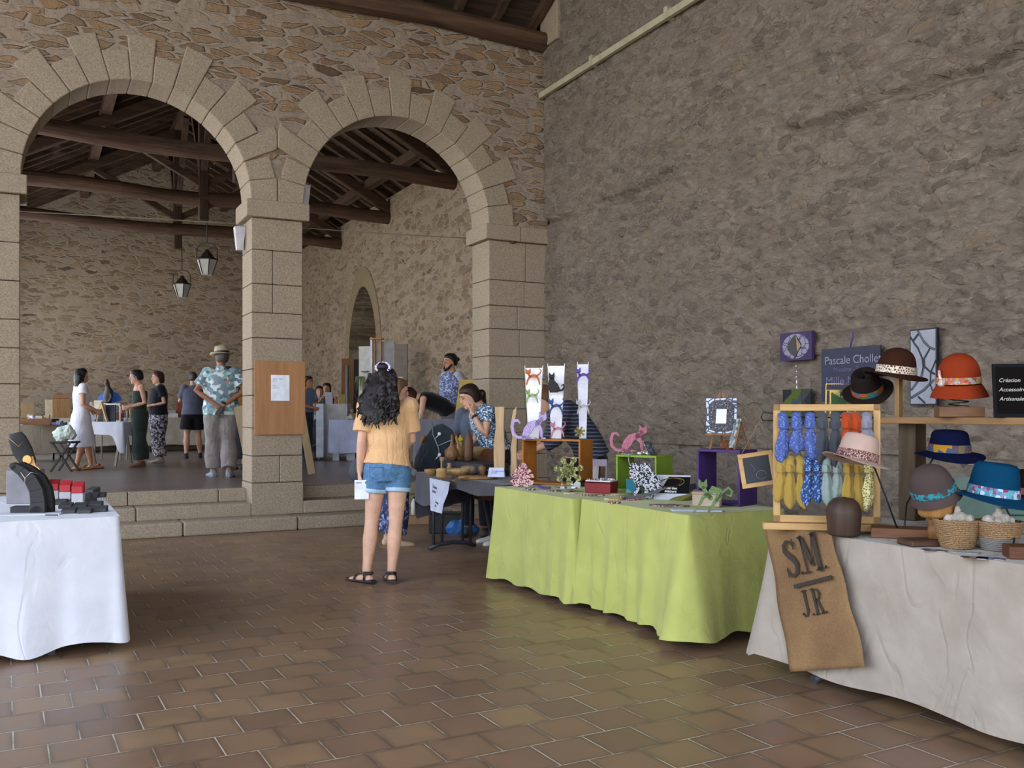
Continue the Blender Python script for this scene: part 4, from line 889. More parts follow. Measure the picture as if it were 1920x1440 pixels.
m = MB(); m.tube([q(.03, .1, .01), q(.075, .06, .015), q(.082, 0, .012)], .003, 5); m.build('glasses', plain('#1c1a1a'), rt)
m = MB(); m.cyl(J['wR']+V((0, 0, .02)), J['wR']+V((-.012, -.004, .045)), .034, n=12); m.build('watch', plain('#1a1a1c'), rt)
hp = q(0, -.01, .06); hr = thing('straw_hat', 'light straw trilby with black band on the head of the man in floral shirt', 'hat', loc=tuple(Matrix.Translation(b) @ Matrix.Rotation(R(192), 4, 'Z') @ hp), rot=(R(8), 0, R(225)))
Mstraw = cellnet('#b5a994', '#8d8069', 130, .1)
MB().lathe([(.0, .115), (.05, .12), (.085, .105), (.098, .06), (.104, .0), (.12, -.006), (.16, -.012), (.162, -.016), (.12, -.014), (.10, -.01)], 28, fn=lambda p, a, i: p+V((0, 0, .025*abs(math.cos(a))*(1 if i in (6, 7) else 0)-(.018*(1-abs(math.sin(a))) if i < 2 else 0))), close=False).build('crown', Mstraw, hr)
MB().lathe([(.1065, .0), (.105, .03), (.103, .03), (.103, 0)], 28, close=False).build('hat_band', plain('#17171a'), hr)
o = tag(MB().box(-.035, .035, -.006, .006, -.07, .07).build('phone', plain('#25262b', .3), loc=tuple(Matrix.Translation(b) @ Matrix.Rotation(R(192), 4, 'Z') @ (V((0, .26, .88))*k)), rot=(.1, .5, .2), bevel=.004), 'dark phone held behind the back of the man in floral shirt', 'phone')
# ---- 16 white-haired person in ochre top
b = at_raised(451, 884); k = .93; b = V(((448-CX)/F*14.6, 14.6, .45))
J = joints(k, face=(-.2, -1, 0), eR=(-.25, .02, 1.12), wR=(-.2, -.15, 1.0))
rt, q = person('white-haired person in ochre top half hidden by the middle pier', b, R(170), k, J, 'fair', slim=1.15)
m = MB(); torso_cloth(m, J, k, hem=-.05, inf=.035, slim=1.18); sleeves(m, J, k, 1.5, .03); garment(rt, 'jumper', m, cloth('#a87c2c', '#94692a'))
m = MB(); pants(m, J, k, 1.75, .05, 1.2, 1.3, 1.1); garment(rt, 'trousers', m, cloth('#181a22'))
m = MB(); hair_cap(m, q, k, low=-.05, thick=.018); m.build('hair', hairmat('#b4adb2'), rt, remesh=.01, smooth=1, disp=.015)
m = MB()
for s_ in 'LR': shoe(m, J, k, s_)
garment(rt, 'shoes', m, cloth('#26222a'))
# ---- 17 person in shorts and white sneakers between
b = V(((428-CX)/F*15.8, 15.8, .45)); k = .98
J = joints(k); rt, q = person('person in shorts and white sneakers hidden behind the man in floral shirt', b, R(180), k, J, 'fair')
m = MB(); torso_cloth(m, J, k, hem=-.02, inf=.03); sleeves(m, J, k, .7, .02); garment(rt, 't_shirt', m, cloth('#b08f85'))
m = MB(); pants(m, J, k, .8, .03); garment(rt, 'shorts', m, cloth('#3a3338')); m = MB(); hair_cap(m, q, k); m.build('hair', hairmat('#3a2d26'), rt, remesh=.01)
for s_ in 'LR': m = MB(); shoe(m, J, k, s_); garment(rt, 'sneaker', m, cloth('#d6d4d8'), .009, 2)

# ================================================================ FRONT HALL: STALLS
RZF = TH-PI/2      # things that face the visitors of the right-hand stalls
def Fp(px, py, tt):
    b = CO+DV*tt; a = (px-CX)/F; k = (a*b.y-b.x)/(math.sin(TH)+a*math.cos(TH)); Y = b.y-math.cos(TH)*k
    return V((b.x+math.sin(TH)*k, Y, EYE-(py-HY)*Y/F))
def one(name, label, cat, mb, mat, loc, rz=0, group=None, **k):
    return tag(mb.build(name, mat, None, tuple(loc), rz, **k), label, cat, group)
def cloth_mesh(L, W, z, drop, amp=.02, waves=9, seed=0, flare=None, seg=.03, hem=.012, ease=.0, rad=.025):
    """draped table cloth: flat top, four hanging sides with folds; origin on the floor at the table's middle"""
    rnd = random.Random(seed); ph = [rnd.uniform(0, 6.28) for _ in range(8)]; fr = [rnd.uniform(.6, 1.6) for _ in range(8)]
    hx_, hy = L/2, W/2; per = []
    def edge(a, b, nx, ny, sid):
        n = max(2, int((V(b)-V(a)).length/seg)); return [(a[0]+(b[0]-a[0])*i/n, a[1]+(b[1]-a[1])*i/n, nx, ny, sid, i/n) for i in range(n)]
    c = [(-hx_, -hy), (hx_, -hy), (hx_, hy), (-hx_, hy)]; nn = [(0, -1), (1, 0), (0, 1), (-1, 0)]
    for i in range(4):
        a, b = c[i], c[(i+1) % 4]; e = edge((a[0]+(rad if nn[i][0] == 0 else 0)*(1 if b[0] > a[0] else -1), a[1]+(rad if nn[i][1] == 0 else 0)*(1 if b[1] > a[1] else -1)), (b[0]-(rad if nn[i][0] == 0 else 0)*(1 if b[0] > a[0] else -1), b[1]-(rad if nn[i][1] == 0 else 0)*(1 if b[1] > a[1] else -1)), nn[i][0], nn[i][1], i)
        per += e; n2 = nn[(i+1) % 4]; m = 5
        for j in range(m):
            u = j/m*PI/2; nx = nn[i][0]*math.cos(u)+n2[0]*math.sin(u); ny = nn[i][1]*math.cos(u)+n2[1]*math.sin(u)
            cxr = b[0]-rad*(1 if b[0] > 0 else -1); cyr = b[1]-rad*(1 if b[1] > 0 else -1); per.append((cxr+nx*rad, cyr+ny*rad, nx, ny, 10+i, j/m))
    K = 18; vv = []; n = len(per)
    cs = {10+i: (c[(i+1) % 4]) for i in range(4)}
    for r_ in range(K+1):
        v = r_/K
        for idx, (x, y, nx, ny, sid, u) in enumerate(per):
            d = drop[sid % 10 if sid < 10 else 0] if isinstance(drop, (list, tuple)) else drop
            if sid >= 10 and isinstance(drop, (list, tuple)): i = sid-10; d = drop[i]*(1-u)+drop[(i+1) % 4]*u
            s_ = x*fr[0]+y*fr[1]*1.3; w = idx*seg*2*PI*waves/2.4
            f = (math.sin(w+ph[0])*.6+math.sin(w*.53+ph[1])*.7+math.sin(w*1.9+ph[2])*.25)*amp*v**1.2*(.6+.4*math.sin(idx*.07+ph[3]))
            out = f+amp*.7*v+ease*v; dz = hem*math.sin(w*.5+ph[4])*v
            zz = z-d*v+dz
            if flare:
                for (cxx, cyy, amt, dn, wd) in flare:
                    q = math.exp(-(((x-cxx)**2+(y-cyy)**2)/wd**2)); out += amt*q*v**1.3; zz -= dn*q*v
            vv.append((x+nx*out-(nx*.004 if v == 0 else 0), y+ny*out, max(.006, zz if r_ else z)))
    ff = [(i*n+j, i*n+(j+1) % n, (i+1)*n+(j+1) % n, (i+1)*n+j) for i in range(K) for j in range(n)]
    mb = MB(); mb.add(vv, ff, True); top = [(x-nx*.0, y-ny*.0, z) for x, y, nx, ny, _, _ in per]; mb.add(top, [tuple(range(n))]); return mb
def folding_table(label, loc, rz, L, W, z=.735, legc='#3a3b40', style='t', topc='#8f8b86', group=None, ins=.22):
    o = thing('folding_table', label, 'table', loc=tuple(loc), rz=rz, group=group); lm = plain(legc, .45)
    MB().box(-L/2+.01, L/2-.01, -W/2+.01, W/2-.01, z-.035, z-.005).build('table_top', plain(topc, .5), o, bevel=.004)
    for sx_ in (-1, 1):
        x = sx_*(L/2-ins)
        if style == 't':
            m = MB()
            for dy in (-.09, .09, -.05, .05)[:4]: m.cyl((x, dy*2.2, .05), (x, dy*2.2, z-.03), .014, n=10)
            m.tube([(x, -W/2+.04, .015), (x, -W/4, .05), (x, 0, .062), (x, W/4, .05), (x, W/2-.04, .015)], .022, 8); m.build('leg', lm, o)
        else:
            for sy in (-1, 1): MB().bar((x, sy*(W/2-.07), z-.03), (x+sx_*.08, sy*(W/2-.05), 0), .028).build('leg', lm, o)
    return o
def box_thing(name, label, cat, loc, rz, dim, mat, bevel=.003, group=None, wedge=0):
    w, d, h = dim; m = MB()
    m.add([(-w/2, -d/2, 0), (w/2, -d/2, 0), (w/2, d/2, 0), (-w/2, d/2, 0), (-w/2, -d/2, h-wedge), (w/2, -d/2, h-wedge), (w/2, d/2, h), (-w/2, d/2, h)], [(0, 3, 2, 1), (4, 5, 6, 7), (0, 1, 5, 4), (1, 2, 6, 5), (2, 3, 7, 6), (3, 0, 4, 7)])
    return one(name, label, cat, m, mat, loc, rz, group, bevel=bevel)

# ---- lime green cloths on two tables
M_lime = cloth('#a7aa60', '#9ea159', .006, 30)
TZ = .75
for i, (sa, sb, tf) in enumerate(((-4.30, -5.48, -2.94), (-5.50, -6.66, -2.88))):
    c = H(tf+.37, (sa+sb)/2); L = abs(sb-sa); nm = ('far', 'near')[i]
    folding_table('folding table hidden under the %s lime green cloth' % ('farther' if i == 0 else 'nearer'), c, RZF, L-.03, .72)
    fl = [(-L/2, -.37, .05, .0, .15), (L/2, -.37, .03, .0, .1)] if i == 0 else [(L/2, -.37, .13, .0, .2), (-L/2, -.37, .03, .0, .1), (L/2, .37, .1, 0, .2)]
    one('tablecloth', ('lime green tablecloth on the stall next to the grey-clothed table', 'lime green tablecloth on the stall next to the burlap runner')[i], 'tablecloth', cloth_mesh(L, .74, TZ, TZ-.05, .036, 13, 3+i, fl, rad=.02), M_lime, c, RZF, smooth=0)
def TP(px, py, z=TZ): return G(px, py, z+.001)
DYE = .34
CUB = [('orange', '#c47a30', (1032, 909), 35, .56, .37, .20), ('lime green', '#8fae3c', (1192, 922), 42, .36, .27, .22), ('purple', '#4d3175', (1346, 947), 43, .31, .35, .22)]
cubes = {}
for nm, col, px, al, w, h, d in CUB:
    m = MB(); th_ = .016
    m.box(-w/2, w/2, 0, d, 0, th_); m.box(-w/2, w/2, 0, d, h-th_, h); m.box(-w/2, -w/2+th_, 0, d, th_, h-th_); m.box(w/2-th_, w/2, 0, d, th_, h-th_)
    l = TP(*px); cubes[nm] = (l, -R(al), w, h, d)
    one('display_box', nm+' painted open display box standing on the lime green cloth', 'display box', m, plain(col, .55, spec=.25), l, -R(al), bevel=.002)
def OnCube(nm, x, y): l, rz, w, h, d = cubes[nm]; return tuple(l+Matrix.Rotation(rz, 3, 'Z') @ V((x*w/2, y*d, h+.001)))
# cats and leaves cut from board with mosaic faces
def cat(m, h, kind=0, th_=.012):
    s = h; y0, y1 = -th_/2, th_/2
    def S(p, w): m.stroke([(a*s, b*s) for a, b in p], [x*s for x in w] if isinstance(w, list) else w*s, y0, y1)
    def hd(cx, cz, r):
        m.prism([((cx+r*1.15*math.cos(a))*s, (cz+r*.85*math.sin(a))*s) for a in [2*PI*i/16 for i in range(16)]], y0, y1)
        for sg in (-1, 1): m.prism([((cx+sg*r*1.1)*s, (cz+r*.3)*s), ((cx+sg*r*1.0)*s, (cz+r*1.7)*s), ((cx+sg*r*.2)*s, (cz+r*.75)*s)], y0, y1)
    if kind == 0:   # sitting arched cat, tail curled up at the left
        S([(-.62, .62), (-.70, .72), (-.86, .70), (-.93, .50), (-.90, .22), (-.72, .06), (-.5, .05), (-.2, .04)], [.07, .10, .12, .12, .12, .12, .10, .08])
        S([(-.45, .05), (-.30, .32), (-.14, .55), (.05, .63), (.20, .66)], [.18, .34, .30, .22, .16]); S([(.10, .58), (.26, .34), (.28, .05)], [.2, .12, .08]); S([(.28, .035), (.42, .03)], .06); S([(-.3, .035), (.02, .03)], .06); S([(.12, .62), (.28, .78)], [.2, .16]); hd(.32, .82, .14)
    elif kind == 1:  # walking cat with raised tail
        S([(-.42, .04), (-.36, .30), (-.22, .52), (0, .60), (.2, .56), (.34, .30), (.40, .04)], [.07, .10, .16, .20, .16, .10, .07]); S([(.20, .56), (.42, .72), (.5, .9), (.40, 1.0)], [.12, .07, .06, .05]); S([(-.2, .52), (-.32, .72)], [.16, .12]); hd(-.34, .80, .15)
    elif kind == 2:  # sitting cat silhouette
        m.prism([(x*s, z*s) for x, z in ((-.18, 0), (.20, 0), (.34, .18), (.22, .45), (.05, .62), (.02, .78), (-.20, .78), (-.26, .55), (-.30, .25))], y0, y1); hd(-.1, .82, .14); S([(.25, .1), (.45, .12), (.56, .28), (.5, .42), (.42, .36)], [.12, .1, .09, .08, .06])
    elif kind == 3:  # stretching cat, long legs to the left, curled tail at the right
        S([(-.55, .03), (-.38, .22), (-.22, .52), (-.06, .62), (.02, .5)], [.06, .08, .12, .18, .16]); S([(-.05, .58), (.12, .82), (.3, .74), (.28, .5), (.1, .28), (-.05, .05)], [.14, .2, .22, .2, .1, .07]); S([(.2, .42), (.42, .7), (.62, .85), (.74, .72), (.68, .56), (.56, .6)], [.09, .08, .09, .08, .07, .05]); S([(-.1, .6), (-.2, .85)], [.14, .12]); hd(-.22, .92, .13)
def cat_thing(label, loc, rz, h, kind, mat, grp=None, th_=.012, rot=None):
    m = MB(); cat(m, h, kind, th_); o = m.build('cat_figure', mat, None, tuple(loc), rz, rot=rot); return tag(o, label, 'cat figure', grp)
mz = lambda a, b, s=110: cellnet(a, b, s, .10)
oz = P(1003, 820, cubes['orange'][0].y+.04); oz.z = V(OnCube('orange', 0, 0)).z; cat_thing('large lilac mosaic cat with curled tail on the orange box', oz, -.35, .21, 0, mz('#9a7fc0', '#cdbde2'))
gz = OnCube('lime green', -.30, .3); pk = thing('cat_figure', 'pink mosaic cat with curled tail on chrome pins above the lime green box', 'cat figure', loc=gz, rz=-.2)
m = MB(); cat(m, .19, 0); m.build('cat_body', mz('#a8566e', '#c98296'), pk, loc=(0, 0, .022))
for x in (-.12, -.02, .05): MB().cyl((x, 0, 0), (x, 0, .045), .0035, n=8).build('pin', plain('#d9dde0', .2, .8), pk)
pbox = [('white tapered display stand with orange and green cats', 1001, '#f0eef2', 983, 1013, 690), ('white tapered display stand with black and blue cats, in the middle', 1043, '#e6e4ee', 1025, 1053, 686), ('white tapered display stand with violet and grey cats, nearest the wall', 1093, '#d2d0e0', 1084, 1102, 683)]
for i, (lb, fx, col, xa, xb, yt) in enumerate(pbox):
    l = V(P(fx, 820, cubes['orange'][0].y+.16)); l.z = V(OnCube('orange', 0, 0)).z; Y = l.y; h = EYE-(yt-HY)*Y/F-l.z; w = (xb-xa)*Y/F*1.06
    o = thing('display_stand', lb, 'display stand', loc=tuple(l), rz=-R(12))
    MB().prism([(-w*.30, 0), (w*.30, 0), (w*.52, h), (-w*.52, h)], -.002, .004).build('panel', plain(col, .5), o)
    m = MB()
    for sg in (-1, 1): m.bar((sg*w*.30, -.004, 0), (sg*w*.54, -.004, h+.02), .005)
    for q in (.35, .55, .75, .98): ww = w*(.30+.22*q); m.bar((-ww, -.004, h*q), (ww, -.004, h*q), .004)
    m.build('wire_frame', plain('#d8d5dc', .3), o)
def pinned(label, px, py, Y, hpx, kind, mat, rz=-.2): h = hpx*Y/F; cat_thing(label, P(px, py, Y), rz, h, kind, mat, 'cat figures hung on the white stands')
Yc = cubes['orange'][0].y+.20
pinned('orange mosaic cat at the top of the white stand with the green cat', 1000, 722, Yc-.10, 30, 1, mz('#c65a22', '#e08a4a')); pinned('light green cat below the orange one on the white stand', 998, 756, Yc-.10, 26, 1, mz('#7f9a4a', '#a8bf7c'))
pinned('black cat silhouette high on the middle white stand', 1038, 736, Yc-.13, 36, 2, plain('#251c1c', .7)); pinned('deep blue mosaic cat low on the middle white stand', 1043, 778, Yc-.13, 30, 1, mz('#23447f', '#3a62a5'))
pinned('violet mosaic cat high on the white stand nearest the wall', 1094, 720, Yc-.18, 30, 1, mz('#4b3687', '#6b55a8')); pinned('grey mosaic cat low on the white stand nearest the wall', 1094, 777, Yc-.18, 27, 1, mz('#8c8790', '#b5b0b2'))
cat_thing('small pink mosaic cat standing on the orange box', P(1046, 820, Yc-.2), -.2, 28*Yc/F, 1, mz('#b0687e', '#c98c98'))
def leaf(m, h, n=5, holes=True, kind=0, y0=-.006, y1=.006):
    if kind == 1:
        m.prism([(.24*h*math.cos(a), (.5+.24*math.sin(a))*h) for a in [2*PI*i/16 for i in range(16)]], y0, y1)
        for i in range(7):
            a = 2*PI*i/7+.25; ca, sa = math.cos(a), math.sin(a); m.stroke([(.1*h*ca, (.5+.1*sa)*h), (.3*h*ca, (.5+.3*sa)*h), (.40*h*ca, (.5+.40*sa)*h)], [.16*h, .13*h, .21*h], y0, y1)
    else:
        half = [(0, 1.0), (.10, .93), (.20, .80), (.10, .66), (.26, .74), (.36, .64), (.14, .50), (.40, .54), (.47, .40), (.16, .36), (.46, .28), (.44, .14), (.30, .03), (.12, .02), (0, .12)]
        out = half+[(-x, z) for x, z in reversed(half[1:-1])]
        out = [(x*h*1.05, z*h) for x, z in out]
        for i in range(len(out)): a, b = out[i], out[(i+1) % len(out)]; m.prism([(0, .42*h), a, b], y0, y1)
sk2 = lambda a, b, sc=150: spots([(0, a), (.5, b)], sc)
Ml = sk2('#7b2f45', '#c9a8a4'); My = sk2('#6f6f30', '#b5b37c')
m = MB(); leaf(m, .20); one('leaf_figure', 'dark red speckled mosaic leaf leaning at the end of the lime green cloth', 'leaf figure', m, Ml, TP(978, 914), rot=(R(-14), 0, R(-20)))
ff_ = thing('flower_figure', 'yellow-green speckled mosaic flower in front of the orange box', 'flower figure', loc=tuple(TP(1066, 914)), rz=-.1)
m = MB(); leaf(m, .235, kind=1); m.build('petals', My, ff_, loc=(0, 0, .012), rot=(R(-10), 0, 0))
for x in (-.05, .03): MB().cyl((x, -.015, 0), (x, -.005, .05), .004, n=8).build('pin', plain('#dfe2e4', .2, .7), ff_)
m = MB(); leaf(m, .09, kind=1); one('leaf_figure', 'small yellow mosaic oak leaf on the orange box by the white stand', 'leaf figure', m, mz('#8f8436', '#b5a24a'), P(1087, 820, Yc-.22), -.2)
m = MB(); cat(m, .11, 2, .01); one('cat_figure', 'flat violet cat lying beside the red leaf', 'cat figure', m, plain('#75589e', .6), TP(1020, 916, .757), rot=(R(-84), 0, .3))
# mirror, red box of rings, dish, teal tin
o = thing('mirror_frame', 'iridescent framed mirror leaning between the orange and lime green boxes', 'mirror', loc=tuple(TP(1118, 905)), rot=(R(-14), 0, R(-12)))
m = MB(); m.prism([(-.085, 0), (.085, 0), (.085, .20), (-.085, .20)], 0, .012); m.build('frame', spots([(0, '#8a93a8'), (.5, '#a594ab'), (.8, '#7f9a96')], 6, noise=True, interp='LINEAR', rough=.35), o, bevel=.003)
m = MB(); m.prism([(-.035, .03), (.075, .03), (.075, .14), (-.03, .14)], -.003, -.001); m.build('mirror_glass', mirror(), o)
o = thing('ring_box', 'dark red display box filled with small rings', 'box', loc=tuple(TP(1127, 924)), rz=-R(30))
m = MB(); m.add([(-.10, -.06, 0), (.10, -.06, 0), (.10, .07, 0), (-.10, .07, 0), (-.105, -.065, .075), (.105, -.065, .075), (.105, .075, .085), (-.105, .075, .085)], [(0, 3, 2, 1), (4, 5, 6, 7), (0, 1, 5, 4), (1, 2, 6, 5), (2, 3, 7, 6), (3, 0, 4, 7)]); m.build('box_body', plain('#8a1420', .5), o, bevel=.003)
MB().box(-.098, .098, -.058, .068, .084, .092).build('tray', plain('#d0c6c8', .6), o)
m = MB(); rnd = random.Random(2)
for i in range(26): m.ell((rnd.uniform(-.09, .09), rnd.uniform(-.05, .06), .098), (.009, .007, .008), 7, 5)
m.build('rings', spots([(0, '#8c8890'), (.4, '#e2e0e6'), (.7, '#5a4a50')], 90, rough=.3), o)['kind'] = 'stuff'
dsh = thing('glass_dish', 'shallow glass dish with trinkets on the lime green cloth', 'dish', loc=tuple(TP(1062, 922)))
MB().lathe([(0, 0), (.04, .0), (.04, .012), (.085, .026), (.087, .03), (.04, .018), (0, .017)], 24, close=False).build('dish', glass('#c9d4cc', .15), dsh)
for i, (x, y, c) in enumerate(((-.03, 0, '#b9b6ba'), (.02, .01, '#8e8a8f'), (.05, -.01, '#d5d2d4'))): m = MB(); m.cb((x, y, .03), (.03, .02, .02)); tag(m.build('trinket', plain(c, .4), None, tuple(V(TP(1062, 922))+V((0, 0, -.0005)))), ('grey', 'dark grey', 'white')[i]+' trinket lying in the shallow glass dish', 'trinket')
one('price_tag', 'white folded tag standing beside the red ring box', 'tag', MB().prism([(-.02, 0), (.03, 0), (.035, .04), (.0, .055), (-.025, .03)], 0, .004), plain('#d6d4d6', .6), TP(1081, 915), .3)
one('bracelet_roll', 'dark beaded roll lying behind the white folded tag', 'bracelet', MB().loft([(-.05, 0, .02), (-.02, 0, .03), (.03, 0, .03), (.055, 0, .015)], [.018, .027, .027, .015]), spots([(0, '#2a1d20'), (.6, '#4a2f36')], 100), TP(1086, 912), -.2)
one('tin_box', 'teal and white patterned tin inside the lime green box', 'tin', MB().box(-.045, .045, -.04, .04, 0, .105), spots([(0, '#2f7c8a'), (.5, '#5fa0a5'), (.85, '#c5d8d8')], 9), TP(1188, 925), -R(30), bevel=.004)
one('plush', 'small red and white ornament on the teal tin', 'ornament', MB().ell((0, 0, .02), (.02, .02, .02)).ell((-.02, 0, .015), (.012, .012, .015)), spots([(0, '#b02a2a'), (.6, '#d9d3d0')], 20), V(TP(1188, 925))+V((0, 0, .105)))
# black and white mosaic cat sculpture with its arched base
bw_ = thing('cat_figure', 'black and white speckled mosaic cat bending over at the edge of the lime green cloth', 'cat figure', loc=tuple(TP(1205, 936)), rz=-.15)
m = MB(); m.prism([(x*.26, z*.26) for x, z in ((-.28, .02), (-.16, .34), (-.34, .66), (-.36, .84), (-.24, .98), (-.12, .88), (0, .92), (.1, .98), (.2, .86), (.22, .74), (.40, .62), (.48, .38), (.38, .16), (.16, 0), (.02, .04), (.06, .26), (-.06, .3), (-.2, .04))], -.008, .008); m.build('cat_body', spots([(0, '#1f1f26'), (.52, '#b5b5be')], 130), bw_, rot=(R(-10), 0, 0))
m = MB(); m.stroke([(-.12, -.01), (-.04, 0), (.06, .03), (.16, .07)], [.03, .03, .02, .01], -.02, .0); m.build('foot', plain('#3c3c3e', .4), bw_, loc=(-.0, -.04, .015))
for i, (px, py, w, d, c, lb, rz) in enumerate(((1043, 921, .14, .07, '#6b4a40', 'flat brown mosaic oval near the glass dish', .1), (1070, 926, .10, .03, '#b59a78', 'thin beige mosaic strip near the glass dish', 0), (1112, 930, .16, .06, '#6d5040', 'flat brown mosaic piece in front of the red ring box', -.1), (1150, 938, .12, .05, '#b3a06c', 'flat yellow mosaic piece in front of the red ring box', .1), (1166, 929, .17, .05, '#9c925e', 'long yellowish mosaic strip beside the red ring box', .35), (1174, 933, .11, .03, '#a42a3a', 'flat red mosaic piece right of the red ring box', .1), (1190, 938, .14, .03, '#b84a68', 'pink mosaic bar beside the black and white cat', .5), (1152, 944, .08, .03, '#6e3540', 'small dark red mosaic piece at the front edge of the lime green cloth', 0), (994, 919, .08, .03, '#3d3a40', 'small dark strip beside the flat violet cat', 0))):
    m = MB(); m.prism([(w/2*math.cos(a)*(1+.08*math.sin(3*a)), d/2*math.sin(a)) for a in [2*PI*j/18 for j in range(18)]], 0, .008+.002*i % .01, plane='xy'); one('mosaic_piece', lb, 'mosaic piece', m, spots([(0, c), (.75, '#c2b59e')], 130), TP(px, py), rz)
# brochure, papers, small flat mosaic, yellow leaf, beige box, green cat
bro = thing('brochure', 'white and black brochure with red and green ellipse, leaning by the purple box', 'brochure', loc=tuple(TP(1258, 937)), rot=(R(-38), 0, R(-18)))
MB().prism([(-.115, 0), (.115, 0), (.115, .2), (-.115, .2)], 0, .003).build('cover', plain('#c9cbd8', .4), bro)
MB().prism([(-.085, .05), (.115, .05), (.115, .185), (-.03, .185)], -.002, 0).build('black_field', plain('#121214', .35), bro)
for cx_, c, rr in ((-.02, '#a42530', .065), (-.005, '#7fa53a', .068)):
    m = MB(); m.loft([(cx_+rr*1.2*math.cos(a), -.004, .135+rr*.55*math.sin(a)+.15*rr*math.cos(a)) for a in [2*PI*i/28-.9 for i in range(27)]], [.0022]*27, (0, 1, 0), 5); m.build('ellipse_logo', plain(c, .5), bro)
text('lettering', 'Pôle des\n Métiers', .026, plain('#e8e8ea', .5), bro, (-.055, -.0035, .082), (PI/2, 0, 0), .0005, bold=.0006)
one('papers', 'sheaf of white papers lying at the front edge of the lime green cloth', 'papers', MB().prism([(-.15, -.035), (.14, -.04), (.16, .03), (-.12, .035)], 0, .008, plane='xy').prism([(-.14, -.05), (-.02, -.045), (.0, .01), (-.16, .01)], .008, .011, plane='xy'), plain('#b9bed6', .6), TP(1307, 958), RZF+.95)
one('mosaic_tray', 'flat speckled mosaic plate with pointed end behind the papers', 'mosaic plate', MB().prism([(-.13, .02), (-.06, -.04), (.06, -.035), (.12, .0), (.03, .05), (-.08, .045)], 0, .012, plane='xy'), spots([(0, '#6e5c50'), (.5, '#9b8f84'), (.8, '#4c3a36')], 100), TP(1256, 950), -.2)
m = MB(); m.prism([(-.15, -.03), (.0, -.045), (.15, .03), (.14, .085), (.0, .06), (-.08, .03)], 0, .014, plane='xy'); one('leaf_figure', 'yellow-green mosaic leaf lying against the beige box', 'leaf figure', m, mz('#77722f', '#a39c52', 120), TP(1276, 938), rot=(R(12), R(-16), .1))
one('storage_box', 'beige plastic box inside the purple display box', 'box', MB().box(-.085, .085, -.05, .05, 0, .085).box(-.09, .09, -.055, .055, .075, .095), plain('#b19c8a', .5), TP(1326, 950), -R(20), bevel=.008)
cat_thing('olive green mosaic cat with curled tail leaning on the beige box', TP(1332, 962), 0, .175, 3, mz('#5f7a46', '#86a06a', 120), rot=(R(-12), 0, -.05))
# on the purple box: easel with black and white mosaic mirror, oak leaf, small easel
pz = V(OnCube('purple', -.25, .5)); es = thing('easel', 'wooden tabletop easel on the purple box', 'easel', loc=tuple(pz), rz=-R(14)); Mw = wood('#a8713f', '#7d4f2a', 2, 2)
for x0, x1, y1 in ((-.07, -.025, -.0), (.07, .025, 0)): MB().bar((x0, -.03, 0), (x1*.4, .0, .36), .014).build('leg', Mw, es)
MB().bar((0, .11, 0), (0, .0, .33), .014).build('leg', Mw, es); MB().box(-.10, .10, -.055, -.01, .088, .10).build('ledge', Mw, es)
Yq = pz.y
me_ = thing('mosaic_mirror', 'black and white mosaic mirror frame resting on the wooden easel', 'mirror', loc=tuple(Matrix.Translation(pz) @ Matrix.Rotation(-R(14), 4, 'Z') @ V((0, -.045, .101))), rot=(R(-7), 0, -R(14)))
MB().prism([(-.095, 0), (.095, 0), (.095, .225), (-.095, .225)], 0, .014).build('frame', mz('#c9cfe6', '#4a4a5e', 26), me_)
MB().prism([(.079*(abs(math.cos(a))**.5)*(1 if math.cos(a) > 0 else -1)*(1+.05*math.sin(5*a)), .112+.102*(abs(math.sin(a))**.5)*(1 if math.sin(a) > 0 else -1)) for a in [2*PI*i/40 for i in range(40)]], -.004, 0).build('dark_mosaic', mz('#2d2b33', '#58545c', 60), me_)
m = MB(); rnd = random.Random(8)
for i in range(28):
    a = 2*PI*i/28+rnd.uniform(-.1, .1); r = rnd.uniform(.72, .95); m.ell((.074*r*math.cos(a), -.005, .112+.094*r*math.sin(a)), .0028, 6, 4)
q_ = m.build('pearls', plain('#d9d6dc', .3), me_); q_['kind'] = 'stuff'
MB().prism([(-.036, .062), (.03, .062), (.034, .155), (-.03, .155)], -.0075, -.0045).build('mirror_glass', plain('#d5dad8', .15), me_)
m = MB(); leaf(m, .09); one('leaf_figure', 'rust brown mosaic oak leaf leaning at the edge of the purple box', 'leaf figure', m, mz('#7d4526', '#a5653c', 120), V(OnCube('purple', .25, .12))+V((0, 0, .0)), rot=(R(-40), R(35), 0))
pe = V(OnCube('purple', .72, .4)); es = thing('easel', 'small wooden folding easel at the right end of the purple box', 'easel', loc=tuple(pe), rz=-R(78))
for p0, p1 in (((-.04, -.06, 0), (-.01, .0, .20)), ((.04, -.06, 0), (.01, 0, .20)), ((0, .06, 0), (0, 0, .20))): MB().bar(p0, p1, .010).build('leg', Mw, es)
o = one('glass_plaque', 'narrow pale mosaic plaque resting on the small folding easel', 'plaque', MB().prism([(-.035, .0), (.035, .0), (.035, .19), (-.035, .19)], 0, .008), spots([(0, '#7d8588'), (.5, '#a9b0b2'), (.8, '#5a6063')], 40), V(pe)+V((-.068, .0, .012)), rot=(R(-17), 0, -R(78)))
